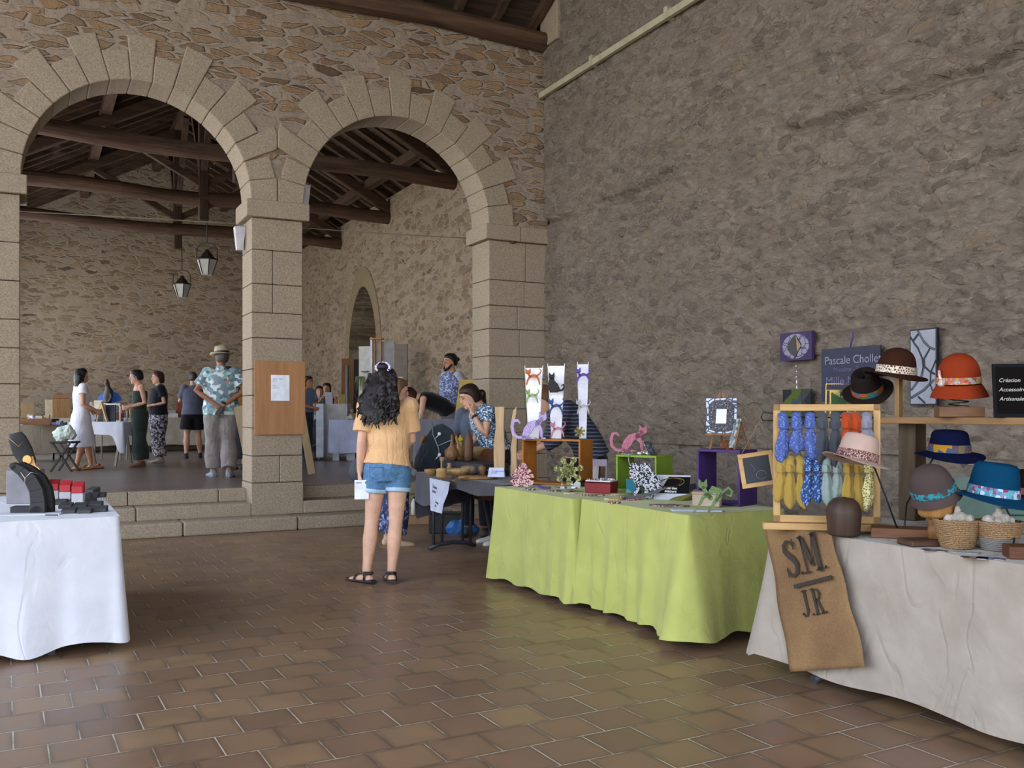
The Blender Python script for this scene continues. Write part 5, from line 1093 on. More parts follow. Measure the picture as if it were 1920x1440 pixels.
# on the lime box: bracelet, white ornament, slanted mirror
lz = V(OnCube('lime green', .15, .25))
m = MB(); rnd = random.Random(4)
for i in range(9): m.ell((rnd.uniform(-.045, .045), rnd.uniform(-.02, .02), .01+.02*rnd.random()*(1-abs(i-4)/5)), (.016, .012, .010), 8, 6)
one('ornament', 'heap of white and silver shell ornaments on the lime green box', 'ornament', m, spots([(0, '#d9d6d8'), (.6, '#8c8890'), (.85, '#f0eef0')], 60, rough=.3), lz, remesh=.005)
m = MB(); m.tube([(0, 0, 0), (0, -.012, -.02), (.002, -.014, -.05), (.008, -.014, -.075), (.022, -.014, -.082), (.03, -.012, -.07)], .0035, 6); m.tube([(-.05, .02, .005), (-.02, .0, .004), (0, 0, .002), (.03, .01, .004), (.07, .02, .005)], .004, 6); one('bracelet', 'silver chain bracelet hanging over the front edge of the lime green box', 'bracelet', m, spots([(0, '#b5aeb0'), (.5, '#6e6660')], 200, rough=.3), V(OnCube('lime green', -.35, -.02))+V((0, -.004, .002)))
lm_ = V(OnCube('lime green', .62, .3)); o = one('mosaic_plaque', 'dark glittering square mosaic tilted on the lime green box', 'plaque', MB().prism([(-.05, 0), (.05, 0), (.05, .115), (-.05, .115)], 0, .008), spots([(0, '#3a3a42'), (.5, '#5a5a62'), (.85, '#b9b9c2')], 140, rough=.3), lm_, rot=(R(-28), 0, R(48)))
# navy folding chairs behind the lime stall
def chair(loc, rz, lb):
    o = thing('folding_chair', lb, 'chair', loc=tuple(loc), rz=rz); Mb = plain('#23385e', .45); Ms = plain('#8d8f94', .3, .6)
    m = MB(); m.loft([(0, .0, .80), (0, .01, .74), (0, .012, .62), (0, .0, .56)], [(.17, .012), (.21, .014), (.21, .014), (.18, .012)], (1, 0, 0), 16); m.build('backrest', Mb, o)
    MB().loft([(0, -.36, .45), (0, -.2, .44), (0, -.03, .45)], [(.18, .012), (.20, .016), (.18, .012)], (1, 0, 0), 16).build('seat', Mb, o)
    for sg in (-1, 1): MB().tube([(sg*.19, .02, .76), (sg*.19, .0, .5), (sg*.2, -.38, .01)], .011, 8).build('leg', Ms, o); MB().tube([(sg*.17, -.3, .44), (sg*.17, .14, .01)], .011, 8).build('leg', Ms, o)
    return o
chair(P(1242, 0, 7.45).to_2d().to_3d(), R(-150), 'dark blue folding chair just right of the lime green box')
chair(P(1290, 0, 6.95).to_2d().to_3d(), R(-120), 'dark blue folding chair between the lime green and purple boxes')
chair(P(1190, 0, 8.0).to_2d().to_3d(), R(-160), 'dark blue folding chair seen through the lime green box')

DYE = 0.0
# ---- grey-clothed table with turned wood
gc = H(-2.50, -3.22); folding_table('folding table with dark metal legs under the charcoal cloth', gc, RZF, 1.9, .58, legc='#2f323a')
one('tablecloth', 'charcoal grey cloth with uneven hem on the turned wood stall', 'tablecloth', cloth_mesh(1.92, .60, .75, [.11, .10, .2, .30], .012, 6, 9, [(-.75, -.30, .0, .22, .38), (-.35, -.30, .03, .10, .16)], rad=.02), cloth('#4c4a52', '#44424a', .003), gc, RZF)
sg_ = thing('paper_sign', 'white paper sign with handwritten lines pinned to the charcoal cloth', 'sign', loc=tuple(Fp(826, 930, -2.87)), rz=RZF)
c0 = V(sg_.location); pts = []
Ri = Matrix.Rotation(-RZF, 3, 'Z')
def loc2(px, py, tt=-2.87): q = Ri @ (Fp(px, py, tt)-c0); return (q.x, q.z)
MB().prism([loc2(806, 896), loc2(844, 904), loc2(840, 925), loc2(832, 945), loc2(829, 963), loc2(808, 957)], -.004, 0).build('sheet', plain('#b3b7cc', .7), sg_)
a_, b_ = loc2(812, 905), loc2(842, 916)
text('lettering', "Ô maison\ndu bois", .042, plain('#2c2a36', .8), sg_, (a_[0], -.006, a_[1]-.045), (PI/2, R(6), 0), .0005, sx=.62)
text('lettering', "Tournage\nd'art", .034, plain('#2c2a36', .8), sg_, (a_[0]+.06, -.006, a_[1]-.18), (PI/2, R(8), 0), .0005, sx=.6)
WT = [wood('#a47c50', '#7a5836', 2, 2), wood('#8b6847', '#5e4029', 2, 2), wood('#c0a070', '#98764a', 2, 2), wood('#6c4e3a', '#493224', 2, 2), wood('#978066', '#6f5c47', 2, 2)]
box_thing('display_riser', 'low charcoal riser at the back of the turned wood stall', 'riser', H(-2.36, -2.68, .751), RZF, (1.0, .28, .11), plain('#2f2e34', .8))
def lat(name, lb, cat_, px, py, prof, mi, n=20, rot=None, dy=0, z=.751, sy=1, cut=None):
    m = MB(); m.lathe([(r*1.18, h*1.22) for r, h in prof], n, close=False, sy=sy); p = G(px, py, z)+V((0, dy, 0))
    if py < 888 and px < 880: p = p+DV*.10; p.z = .862
    return one(name, lb, cat_, m, WT[mi], p, rot=rot)
BR = (-.02, .0)
gourd = lambda r, h: [(0, 0), (r*.5, .003), (r, r*.8), (r*.85, r*1.5), (r*.3, r*2.1), (r*.18, r*2.6), (r*.22, h), (0, h+.004)]
lat('gourd_vase', 'round brown gourd vase with narrow neck next to the backpack', 'vase', 830, 886, gourd(.06, .21), 1, z=.751); lat('gourd_vase', 'golden brown gourd vase with long leaning neck', 'vase', 849, 884, gourd(.055, .2), 0, rot=(0, R(-14), 0))
lat('bottle_vase', 'tall slim reddish wooden bottle vase', 'vase', 861, 886, [(0, 0), (.036, .002), (.04, .05), (.04, .16), (.03, .20), (.012, .225), (.010, .25), (0, .25)], 3)
lat('wooden_bowl', 'yellowish natural-edge wooden bowl on the charcoal cloth', 'bowl', 876, 883, [(0, .01), (.04, .01), (.09, .06), (.12, .105), (.112, .105), (.07, .05), (0, .03)], 2)
lat('wooden_bowl', 'wide pale wooden bowl at the front of the charcoal cloth', 'bowl', 858, 894, [(0, 0), (.04, .0), (.085, .035), (.1, .06), (.092, .06), (.05, .02), (0, .015)], 2); lat('wooden_bowl', 'dark wooden bowl behind the wide pale bowl', 'bowl', 852, 888, [(0, 0), (.05, .0), (.11, .04), (.12, .05), (.10, .045), (.05, .02), (0, .015)], 3)
lat('wooden_bowl', 'grey-brown turned round bowl with closed rim', 'bowl', 884, 890, [(0, 0), (.05, .002), (.09, .03), (.085, .06), (.04, .075), (.03, .07), (0, .05)], 4); lat('wooden_bowl', 'dark turned bowl under the white folded card', 'bowl', 933, 894, [(0, 0), (.05, .002), (.065, .03), (.085, .055), (.078, .055), (.04, .012), (0, .01)], 3)
lat('wooden_bowl', 'small speckled golden bowl at the left end of the charcoal cloth', 'bowl', 808, 893, [(0, 0), (.03, .002), (.052, .035), (.05, .055), (.042, .055), (.02, .012), (0, .01)], 0)
lat('wooden_pot', 'pale lidded wooden pot with vertical pin in front', 'pot', 828, 896, [(0, 0), (.03, .0), (.042, .012), (.040, .05), (.045, .055), (.03, .07), (.006, .072), (.006, .14), (0, .14)], 2)
lat('wooden_vase', 'small greyish bottle-shaped vase between the gourds and the bowls', 'vase', 843, 890, [(0, 0), (.025, .002), (.034, .03), (.02, .06), (.014, .075), (.02, .09), (0, .09)], 4); lat('wooden_vase', 'dark squat vase behind the small greyish vase', 'vase', 836, 884, gourd(.035, .08), 3); lat('wooden_vase', 'round brown vase left of the tall slim bottle', 'vase', 852, 884, gourd(.05, .10), 1)
lat('wooden_vase', 'light grey-brown pot with wide rim behind the natural-edge bowl', 'vase', 873, 880, [(0, 0), (.035, .0), (.05, .04), (.042, .075), (.05, .095), (0, .095)], 4); lat('mushroom_figure', 'wooden mushroom with broad pale cap beside the white folded card', 'figure', 904, 888, [(0, 0), (.035, .0), (.03, .04), (.04, .05), (.095, .055), (.05, .08), (.0, .095)], 1); lat('mushroom_figure', 'round-headed wooden mushroom in front of the broad-capped one', 'figure', 905, 893, [(0, 0), (.03, .0), (.022, .03), (.034, .05), (.03, .075), (.0, .085)], 1)
lat('candle_holder', 'small dark candle holder near the backpack', 'holder', 822, 884, [(0, 0), (.03, .0), (.025, .03), (.03, .07), (.02, .09), (0, .09)], 3)
lat('tealight_cup', 'tiny white cup with red rim left of the wooden pot', 'cup', 812, 887, [(0, 0), (.02, .0), (.022, .035), (0, .035)], 4); 
o = lat('chopping_board', 'round edged wooden board lying at the front of the charcoal cloth', 'board', 895, 898, [(0, 0), (.14, .0), (.147, .01), (.14, .022), (0, .022)], 0, sy=.75)
for i, (a, b, c_, lb) in enumerate((((826, 899), (868, 889), 0, 'long wooden spatula lying diagonally at the front'), ((850, 901), (898, 891), 0, 'wooden spoon resting next to the round board'), ((872, 893), (900, 886), 3, 'dark wooden knife handle behind the spatulas'))):
    p, q2 = G(*a, .765), G(*b, .775); m = MB(); m.bar(p, q2, .022, .008, w2=.012); one('utensil', lb, 'utensil', m, WT[c_], (0, 0, 0))
for (a, w0, w1, lb, prof) in ((936, .05, .07, 'tall pale carved board standing upright on the charcoal cloth', [(-.045, 0), (.045, 0), (.05, .25), (.045, .32), (.04, .42), (.045, .60), (-.04, .60), (-.03, .42), (-.045, .32), (-.05, .2)]), (962, 0, 0, 'tall curved pale spatula standing upright beside the tall carved board', [(-.02, 0), (.035, 0), (.03, .25), (.035, .33), (.01, .42), (.025, .52), (.035, .60), (.0, .56), (-.025, .42), (-.005, .33), (-.02, .25)])):
    m = MB(); m.prism(prof, 0, .018); one('wooden_board', lb, 'board', m, wood('#c3a582', '#a5865f', 1, 2), P(a, 893, 8.05) if a == 936 else P(a, 893, 7.95), -.2, bevel=.003)
m = MB(); m.add([(-.07, -.03, 0), (.07, -.03, 0), (.062, 0, .075), (-.062, 0, .075), (-.07, .03, 0), (.07, .03, 0)], [(0, 1, 2, 3), (3, 2, 5, 4)]); o = one('folded_card', 'white folded card on the dark turned bowl', 'card', m, plain('#b9bfdc', .6), G(931, 894, .806), -.15, solid=.002)
for py in (.045, .03): text('lettering', 'Tournage sur bois' if py > .04 else 'fait main', .014, plain('#5a628a', .7), o, (-.04, -.024+py*.13, py), (R(68), 0, 0), .0003)
m = MB(); m.lathe([(0, 0), (.025, 0), (.03, .05), (.015, .10), (.014, .12), (0, .12)], 14, close=False); b_ = G(858, 880, .751); vz = thing('dried_flowers', 'dried flower stems with a yellow bloom in a small dark vase', 'flowers', loc=tuple(b_)); m.build('vase', WT[3], vz)
rnd = random.Random(12); m = MB(); hd_ = MB()
for i in range(12):
    tx, ty, tz = rnd.uniform(-.10, .13), rnd.uniform(-.05, .05), rnd.uniform(.22, .33); m.tube([(0, 0, .1), (tx*.5, ty*.5, tz*.6), (tx, ty, tz)], .0018, 4); hd_.ell((tx, ty, tz), (.008, .008, .012), 6, 5)
m.build('stems', plain('#8d8560', .8), vz); hd_.build('flower_heads', plain('#b0a87c', .8), vz); MB().ell((.03, 0, .31), (.028, .02, .024)).build('bloom', plain('#b9a91f', .8), vz)
o = one('photo_card', 'rounded pale blue picture card standing behind the gourd vases', 'card', MB().prism([(-.07, 0), (.07, 0), (.07, .18), (.05, .24), (0, .26), (-.05, .24), (-.07, .18)], 0, .004), spots([(0, '#9aa9bb'), (.6, '#6d7f90'), (.8, '#c5cbd3')], 8), G(845, 876, .751), -.2)
# things stored under that table
cb_ = plain('#8a6a4e', .85)
box_thing('cardboard_box', 'low cardboard box lying under the charcoal-clothed table', 'box', G(785, 985, .0)+V((0, .2, .001)), .1, (.42, .25, .10), cb_); box_thing('crate', 'black plastic crate under the charcoal-clothed table', 'crate', G(842, 1000, .0)+V((0, .1, .001)), -.1, (.42, .30, .22), plain('#17181b', .5), .01)
box_thing('cardboard_box', 'small cardboard box standing near the black boots', 'box', G(900, 975, 0)+V((.1, .5, .001)), .3, (.18, .18, .24), plain('#7d6250', .85))
m = MB(); m.loft([(-.16, 0, .04), (-.08, 0, .07), (.04, 0, .08), (.14, 0, .05), (.2, 0, .03)], [(.03, .05), (.06, .09), (.065, .1), (.05, .08), (.03, .04)], (0, 1, 0), 14); one('plastic_bag', 'crumpled blue plastic bag on the floor under the charcoal-clothed table', 'bag', m, spots([(0, '#1f4f8f'), (.5, '#3567a6'), (.8, '#3e4a55')], 5, noise=True, interp='LINEAR', rough=.4), G(862, 1003)+V((0, .1, 0)), -.1, remesh=.01, disp=.04, ds=.06)
for px, py, c1, lb in ((836, 997, '#b9c4c8', 'water bottle standing beside the blue plastic bag'), (775, 975, '#c8c5c0', 'white spray bottle on the low cardboard box')):
    o = thing('bottle', lb, 'bottle', loc=tuple((G(px, py)+V((0, .15, .1 if px == 775 else 0))) if px != 775 else G(785, 985)+V((-.08, .2, .102))))
    MB().lathe([(0, 0), (.032, 0), (.033, .14), (.014, .18), (.014, .2), (0, .2)], 14, close=False).build('bottle_body', plain(c1, .3), o); MB().cyl((0, 0, .198), (0, 0, .222), .015).build('cap', plain('#3a6aa0' if px != 775 else '#2a2a2e', .5), o)

# ---- white-clothed hat stall
wc = H(-2.42, -8.45); Lw = 2.36
folding_table('folding table hidden under the off-white cloth of the hat stall', wc, RZF, Lw-.05, .80)
M_off = cloth('#9c9188', '#91867c', .008, 25)  # off-white cloth, darkened: the stall's shade is put into its colour
one('tablecloth', 'off-white cotton cloth on the hat stall table', 'tablecloth', cloth_mesh(Lw, .83, .75, .675, .014, 6, 21, [(-Lw/2, -.41, .12, -.03, .17)], rad=.02, hem=.012, ease=.0), M_off, wc, RZF)
bl = MB(); tt = -2.872; NX, NZ = 16, 30; vv = []
L0, R0, L1, R1 = -7.285, -7.73, -7.48, -7.95
for j in range(NZ+1):
    v = j/NZ
    for i in range(NX+1):
        u = i/NX; s = (L0+(R0-L0)*u)*(1-v)+(L1+(R1-L1)*u)*v; z = .757*(1-v)+(.06+.14*u)*v; w = .006*math.sin(u*8+v*2)*v+.010*math.sin(v*7+u*3)*v*.6
        vv.append(H(tt-.006-.02*v+w*.6, s+.006*math.sin(v*14), z)-wc)
f_ = [(j*(NX+1)+i, j*(NX+1)+i+1, (j+1)*(NX+1)+i+1, (j+1)*(NX+1)+i) for j in range(NZ) for i in range(NX)]; bl.add(vv, f_, True)
vv = []
for j in range(9):
    for i in range(NX+1): u = i/NX; vv.append(H(tt-.006+.5*j/8, L0+(R0-L0)*u+.02*j/8, .757+.002*math.sin(i+j))-wc)
bl.add(vv, [(j*(NX+1)+i, j*(NX+1)+i+1, (j+1)*(NX+1)+i+1, (j+1)*(NX+1)+i) for j in range(8) for i in range(NX)], True)
t = NT('burlap'); vv_ = t.co(); w1 = t.noise(t.co((1, 1, 1)), 220, 2); c = t.ramp(t.noise(vv_, 3, 4), [(.35, hx('#70573f')), (.65, hx('#856a4c'))])
M_bur = t.fin(t.mix(.4, c, t.ramp(w1, [(.35, (.3, .27, .24, 1)), (.65, (.75, .72, .68, 1))]), 'OVERLAY'), .95, t.bump(w1, .7, .003), 0, Specular_IOR_Level=.1)
run = one('burlap_sack', 'brown burlap sack with black initials draped over the corner of the hat stall', 'burlap', bl, M_bur, wc, solid=.003)
Rb = Matrix.Rotation(-RZF, 3, 'Z'); ink = plain('#332c25', .9)
def letters(specs, px, py, H_, rot):
    """stencilled serif capitals built from strokes; origin at the baseline pixel"""
    p = Fp(px, py, tt-.026)-wc; m = MB(); x0 = 0
    for ch in specs:
        S = lambda pts, w: m.stroke([((x0+a)*H_, b*H_) for a, b in pts], [q*H_ for q in w] if isinstance(w, list) else w*H_, -.0025, 0)
        if ch == 'S': S([(.40, .80), (.34, .93), (.20, .97), (.07, .88), (.06, .72), (.18, .58), (.32, .45), (.40, .30), (.36, .10), (.20, .02), (.07, .08), (.02, .22)], [.05, .07, .08, .11, .14, .16, .16, .14, .11, .08, .07, .05]); S([(.42, .98), (.40, .72)], .035); S([(.02, .02), (.03, .28)], .035); x0 += .50
        elif ch == 'M': S([(.09, .03), (.09, .95)], .06); S([(.10, .95), (.32, .22)], .14); S([(.32, .22), (.52, .95)], .05); S([(.56, .03), (.56, .95)], .14); S([(.0, .025), (.19, .025)], .05); S([(.45, .025), (.67, .025)], .05); S([(.0, .97), (.14, .97)], .05); S([(.48, .97), (.67, .97)], .05); x0 += .74
        elif ch == 'J': S([(.30, .96), (.30, .22), (.22, .04), (.10, .03), (.03, .14)], [.13, .13, .10, .08, .10]); S([(.17, .97), (.42, .97)], .05); x0 += .50
        elif ch == 'R': S([(.12, .03), (.12, .95)], .12); S([(.12, .95), (.34, .93), (.42, .78), (.34, .58), (.14, .54)], [.05, .07, .12, .07, .05]); S([(.26, .54), (.42, .04)], .11); S([(.02, .025), (.23, .025)], .05); S([(.34, .025), (.52, .025)], .05); S([(.02, .97), (.16, .97)], .05); x0 += .56
        else: S([(.03, .04), (.04, .05)], .075); x0 += .14
    return m.build('lettering', ink, run, loc=tuple(p), rot=(Matrix.Rotation(RZF, 4, 'Z') @ Matrix.Rotation(rot, 4, 'Y')).to_euler())
letters('S.M.', 1480, 1084, .180, -R(19)); letters('J.R.', 1508, 1158, .125, -R(19))
pa, pb = Fp(1489, 1100, tt-.030)-wc, Fp(1559, 1082, tt-.030)-wc; m = MB(); m.bar(pa, pb, .006, .018); m.build('printed_line', ink, run)
# shelf plank on posts
Mpl = wood('#8f6b45', '#6b4c2f', 1, 0); sh = thing('shelf', 'long wooden plank shelf on a square post above the hat stall', 'shelf', loc=tuple(H(-2.0, -7.42, .0)), rz=RZF)
MB().box(-.55, 2.2, -.10, .12, 1.275, 1.31).build('plank', Mpl, sh, bevel=.003)
for x in (0, 2.05): MB().box(x-.055, x+.055, .0, .09, .752 if x == 0 else 0, 1.275).build('post', wood('#54412d', '#33261a', 1, 2), sh, bevel=.004)
def SHp(px, z=1.31, dy=0.0):   # a point on the plank at image column px
    b = Fp(px, 780, -2.0-.02+dy); return V((b.x, b.y, z+.001))
DYE = .30
# knotted scarf frame
A = G(1450, 982, .785); B = G(1650, 986, .785); fw_ = (B-A).length; fr_ = thing('scarf_rack', 'pine wood frame with two rows of knotted headbands on the hat stall', 'rack', loc=(A.x, A.y, .795), rz=math.atan2(B.y-A.y, B.x-A.x))
fh = (986-766)*A.y/F; Mpi = wood('#cfa872', '#b98d58', 1.2, 0); Mpz = wood('#cfa872', '#b98d58', 1.2, 2)
MB().box(0, fw_, -.012, .012, fh-.032, fh).build('top_rail', Mpi, fr_, bevel=.002); MB().box(0, fw_, -.012, .012, 0, .035).build('bottom_rail', Mpi, fr_, bevel=.002)
for x in (0, fw_-.033): MB().box(x, x+.033, -.012, .012, .0, fh).build('stile', Mpz, fr_, bevel=.002)
for z in (.302, fh-.064): MB().cyl((.03, .01, z+.0), (fw_-.03, .01, z), .004).build('rod', plain('#2a2520', .4), fr_)
MB().tube([(.0, 0, fh-.045), (-.05, 0, fh-.04), (-.058, 0, fh-.065), (-.05, 0, fh-.08), (0, 0, fh-.08)], .004, 6).build('hook', plain('#1f1c1b', .5), fr_)
box_thing('ledge_board', 'pale wooden strip lying under the scarf rack', 'board', (A+B)/2+V((0, 0, -.026)), fr_.rotation_euler.z, (fw_+.10, .07, .034), Mpi)
def scarf(i, x, z, h, w, mat, lb, tw=0, row=0, yo=0):
    rnd = random.Random(i*7+row); M_ = Matrix.Translation(fr_.location) @ Matrix.Rotation(fr_.rotation_euler.z, 4, 'Z')
    o = thing('knotted_scarf', lb, 'scarf', loc=tuple(M_ @ V((x, -.015-yo, z))), rz=fr_.rotation_euler.z+rnd.uniform(-.2, .2), group='knotted headbands on the pine rack')
    m = MB(); m.loft([(0, .02, .012), (0, .0, .014), (0, -.018, .0), (0, -.02, -.03)], [(w*.36, .012), (w*.42, .016), (w*.40, .016), (w*.30, .014)], (1, 0, 0), 14)
    for k in range(3): a = rnd.uniform(-.5, .5); m.tube([(-w*.40, -.016, -.02-.012*k), (0, -.036, -.026-.012*k+a*.01), (w*.38, -.016, -.018-.013*k)], .0085, 7)
    m.build('knot', mat, o, remesh=.0045, smooth=1)
    m = MB(); N = 22; K = 10; vv = []
    for r_ in range(K+1):
        v = r_/K; ww = w*(.22+.34*math.sin(min(1, v*1.25)*PI/2)**1.3)*(1 if v < .8 else 1-(v-.8)*2.6); 
        for j in range(N):
            a = 2*PI*j/N; ri = 1+.22*math.cos(5*a+rnd.random()*.3+v)*(1-v*.6); vv.append((ww*math.cos(a)*ri+tw*v*v*.05, -.012+.020*math.sin(a)*ri*(.7+v*.5), -.045-(h-.045)*v+.006*math.cos(a*2)))
    m.add(vv, [(r_*N+j, r_*N+(j+1) % N, (r_+1)*N+(j+1) % N, (r_+1)*N+j) for r_ in range(K) for j in range(N)]+[tuple(range(K*N, K*N+N)), tuple(reversed(range(N)))], True)
    m.build('tail', mat, o, disp=.012, ds=.03)
Cb = lambda a, b: spots([(0, a), (.55, a), (.7, b)], 150, bump=.012)
cBl, cGr, cOr, cLi, cYe, cBf, cPg, cYp = Cb('#4a5c9c', '#6b7ec0'), cloth('#44474f', '#3b3e46', .006), cloth('#b8481c', '#a33d18', .006), cloth('#7f7d8c', '#6b6a7a', .006), cloth('#b5954a', '#a5863f', .006), Cb('#2e4c85', '#7f9ccc'), cloth('#8a9894', '#7b8a86', .006), cellnet('#8f7f2e', '#d9cf9a', 95, .14)
z1, z2 = fh-.066, .300
top = [(cBl, 1467, .175, 'blue'), (cBl, 1493, .14, 'blue'), (cBl, 1519, .165, 'blue'), (cGr, 1542, .18, 'slate grey'), (cGr, 1566, .19, 'slate grey'), (cOr, 1586, .12, 'rust orange'), (cOr, 1603, .12, 'rust orange'), (cLi, 1624, .10, 'lilac grey')]
bot = [(cYe, 1465, .16, 'mustard'), (cYe, 1481, .185, 'mustard'), (cYe, 1499, .185, 'mustard'), (cBf, 1514, .17, 'speckled blue'), (cBf, 1532, .16, 'speckled blue'), (cPg, 1549, .18, 'pale grey-green'), (cPg, 1570, .15, 'pale grey-green'), (cYe, 1589, .17, 'mustard'), (cYe, 1608, .19, 'mustard'), (cYp, 1627, .19, 'mustard dotted')]
ordn = ['first', 'second', 'third', 'fourth', 'fifth', 'sixth', 'seventh', 'eighth', 'ninth', 'tenth']
for row, (lst, z) in enumerate(((top, z1), (bot, z2))):
    for i, (mt, px, h, cn) in enumerate(lst):
        x = (px-1450)/(1650-1450)*fw_
        scarf(i, x, z, h*1.22, .060 if row == 0 else .056, mt, '%s knotted headband, %s from the left in the %s row of the pine rack' % (cn, ordn[i], ('upper', 'lower')[row]), (i % 3-1)*.3, row, .004*(i % 2))
# slate on a string
Ys = 4.72; o = thing('slate_board', 'small wood-framed slate hanging askew from a string left of the pine rack', 'slate', loc=tuple(P(1420, 880, Ys)), rot=(0, R(-9), R(-4)))
w_, h_ = .175, .175; m = MB()
for a, b, c_, d_ in ((-w_/2, w_/2, h_/2-.022, h_/2), (-w_/2, w_/2, -h_/2, -h_/2+.022), (-w_/2, -w_/2+.022, -h_/2+.022, h_/2-.022), (w_/2-.022, w_/2, -h_/2+.022, h_/2-.022)): m.box(a, b, -.006, .006, c_, d_)
m.build('frame', Mpi, o, bevel=.002); MB().box(-w_/2+.02, w_/2-.02, -.002, .003, -h_/2+.02, h_/2-.02).build('slate', spots([(0, '#2b2e33'), (.6, '#34383e')], 4, noise=True, interp='LINEAR', rough=.6), o)
hk = V(fr_.location)+Matrix.Rotation(fr_.rotation_euler.z, 3, 'Z') @ V((-.055, 0, fh-.062)); Mi = (Matrix.Translation(o.location) @ o.rotation_euler.to_matrix().to_4x4()).inverted()
m = MB(); e1 = Mi @ hk; m.tube([(-w_/2+.015, 0, h_/2-.01), tuple(e1), (w_/2-.02, 0, h_/2-.01)], .0022, 5); m.build('string', plain('#a58c6a', .9), o)
m = MB(); m.loft([(.015+.025*math.cos(a), -.004, -.03+.022*math.sin(a)) for a in [2*PI*i/14 for i in range(14)]], [.0012]*14, (0, 1, 0), 4); m.tube([(-.03, -.004, .03), (-.01, -.004, .0), (-.02, -.004, -.01)], .0012, 4); m.build('chalk_marks', plain('#6f7478', .9), o)

# ---- hats
def hat(label, loc, k, col, kind='fedora', band=None, rz=0, tilt=(0, 0), brim=.07, ch=.115, cr=.087, up=.018, rough=.85, bz=.0, bh=.032):
    o = thing('hat', label, 'hat', loc=tuple(loc), rot=(tilt[0], tilt[1], rz)); mt = plain(col, .95, var=.06, bump=.002, bs=90, spec=.05); m = MB()
    if kind == 'fedora':
        prof = [(.0, ch*.86), (cr*.35, ch*.88), (cr*.68, ch*1.0), (cr*.88, ch*.93), (cr*.98, ch*.6), (cr*1.05, 0.012), (cr*1.08, 0)]
        def fn(p, a, i):
            if i < 4: p = p-V((0, 0, .020*(1-abs(math.cos(a)))*(i < 2))); 
            pin = max(0, -math.sin(a))**3*(.18 if 1 < i < 5 else 0); p.x *= 1-pin*.8*(abs(math.cos(a))+.3); return p
        m.lathe(prof, 36, sx=.92, sy=1.12, fn=fn, close=False)
    elif kind == 'cloche': m.lathe([(0, ch*1.12), (cr*.3, ch*1.1), (cr*.65, ch*.98), (cr*.9, ch*.72), (cr, ch*.4), (cr*1.02, 0)], 36, sy=1.1, close=False)
    elif kind == 'round': m.lathe([(0, ch*1.08), (cr*.4, ch*1.05), (cr*.78, ch*.88), (cr*.97, ch*.55), (cr*1.02, .2*ch), (cr*1.06, 0)], 36, sy=1.1, close=False)
    elif kind == 'flat': m.lathe([(0, ch*.97), (cr*.6, ch*1.0), (cr*.85, ch*.93), (cr*.93, ch*.8), (cr*1.0, .3*ch), (cr*1.06, 0)], 36, sy=1.1, close=False)
    m.build('crown', mt, o, solid=.003, sub=1)
    m = MB(); r0 = cr*1.05; drop_ = {'fedora': -.25, 'cloche': -1.9, 'round': -.35, 'flat': -.45}[kind]; K = 6; pr = [(r0+brim*j/K, drop_*brim*(j/K)**1.2) for j in range(K+1)]
    m.lathe(pr, 40, sx=.96, sy=1.08, close=False, fn=lambda p, a, i: p+V((0, 0, up*abs(math.cos(a))**2*(i/K)**1.5-.5*up*(i/K)*max(0, -math.sin(a)))))
    m.build('brim', mt, o, solid=.003, sub=1)
    if band is not None:
        sx_, sy_ = (.92, 1.12) if kind == 'fedora' else (1, 1.1); q = {'fedora': (1.085, 1.06), 'cloche': (1.045, 1.035), 'round': (1.085, 1.06), 'flat': (1.085, 1.05)}[kind]
        MB().lathe([(cr*q[0]+.001, bz), (cr*q[1]+.001, bz+bh), (cr*q[1]-.002, bz+bh), (cr*q[0]-.003, bz)], 40, sx=sx_, sy=sy_, close=False).build('hat_band', band, o)
    for c in o.children: c.scale = (k, k, k)
    return o
def wire(label, pts, r=.004, mat=None, cat_='stand'): m = MB(); m.tube(pts, r, 7); return one('wire_stand', label, cat_, m, mat or plain('#141417', .4), (0, 0, 0))
# on the plank
pb1 = SHp(1685, dy=-.02); one('hat_post', 'light wooden post on the plank carrying the brown round hat', 'post', MB().box(-.014, .014, -.014, .014, 0, (782-700)*pb1.y/F), wood('#a3804f', '#85643a', 1, 2), pb1, .5)
hat('dark brown felt hat with giraffe-print band on a post above the plank', V((pb1.x-.015, pb1.y, EYE-(700-HY)*pb1.y/F)), 1.0, '#3d231a', 'round', cellnet('#5a3a30', '#d8c7b4', 75, .17), tilt=(R(6), R(5)), brim=.066, rz=.2, ch=.128, cr=.094, bh=.04)
pb2 = SHp(1637, dy=.04); one('hat_post', 'light wooden post on the plank behind the blackish tilted hat', 'post', MB().box(-.012, .012, -.012, .012, 0, (782-742)*pb2.y/F), wood('#a3804f', '#85643a', 1, 2), pb2, .5)
hat('blackish brown felt fedora tilted back with multicoloured band, left of the brown hat', V((pb2.x-.02, pb2.y+.03, EYE-(738-HY)*pb2.y/F+.02)), 1.0, '#241c1a', 'fedora', spots([(0, '#3d5a34'), (.35, '#27607e'), (.6, '#5a4a34'), (.8, '#a5461f')], 26), tilt=(R(28), R(-14)), brim=.055, rz=-.3)
pb3 = SHp(1798, dy=-.03); one('wood_block', 'short wooden block with end grain on the plank under the orange hat', 'block', MB().box(-.105, .105, -.06, .06, 0, .052), wood('#8d6244', '#5f3f2b', 1.5, 0), pb3, R(-12), bevel=.003)
m = MB(); m.tube([(.05*math.cos(i*.55)*(1-.01*i), .05*math.sin(i*.55), .0+.0022*i) for i in range(46)], .003, 6); one('spring_stand', 'dark coil spring on the wooden block under the orange hat', 'spring', m, plain('#1d1a1a', .4), pb3+V((0, 0, .055)))
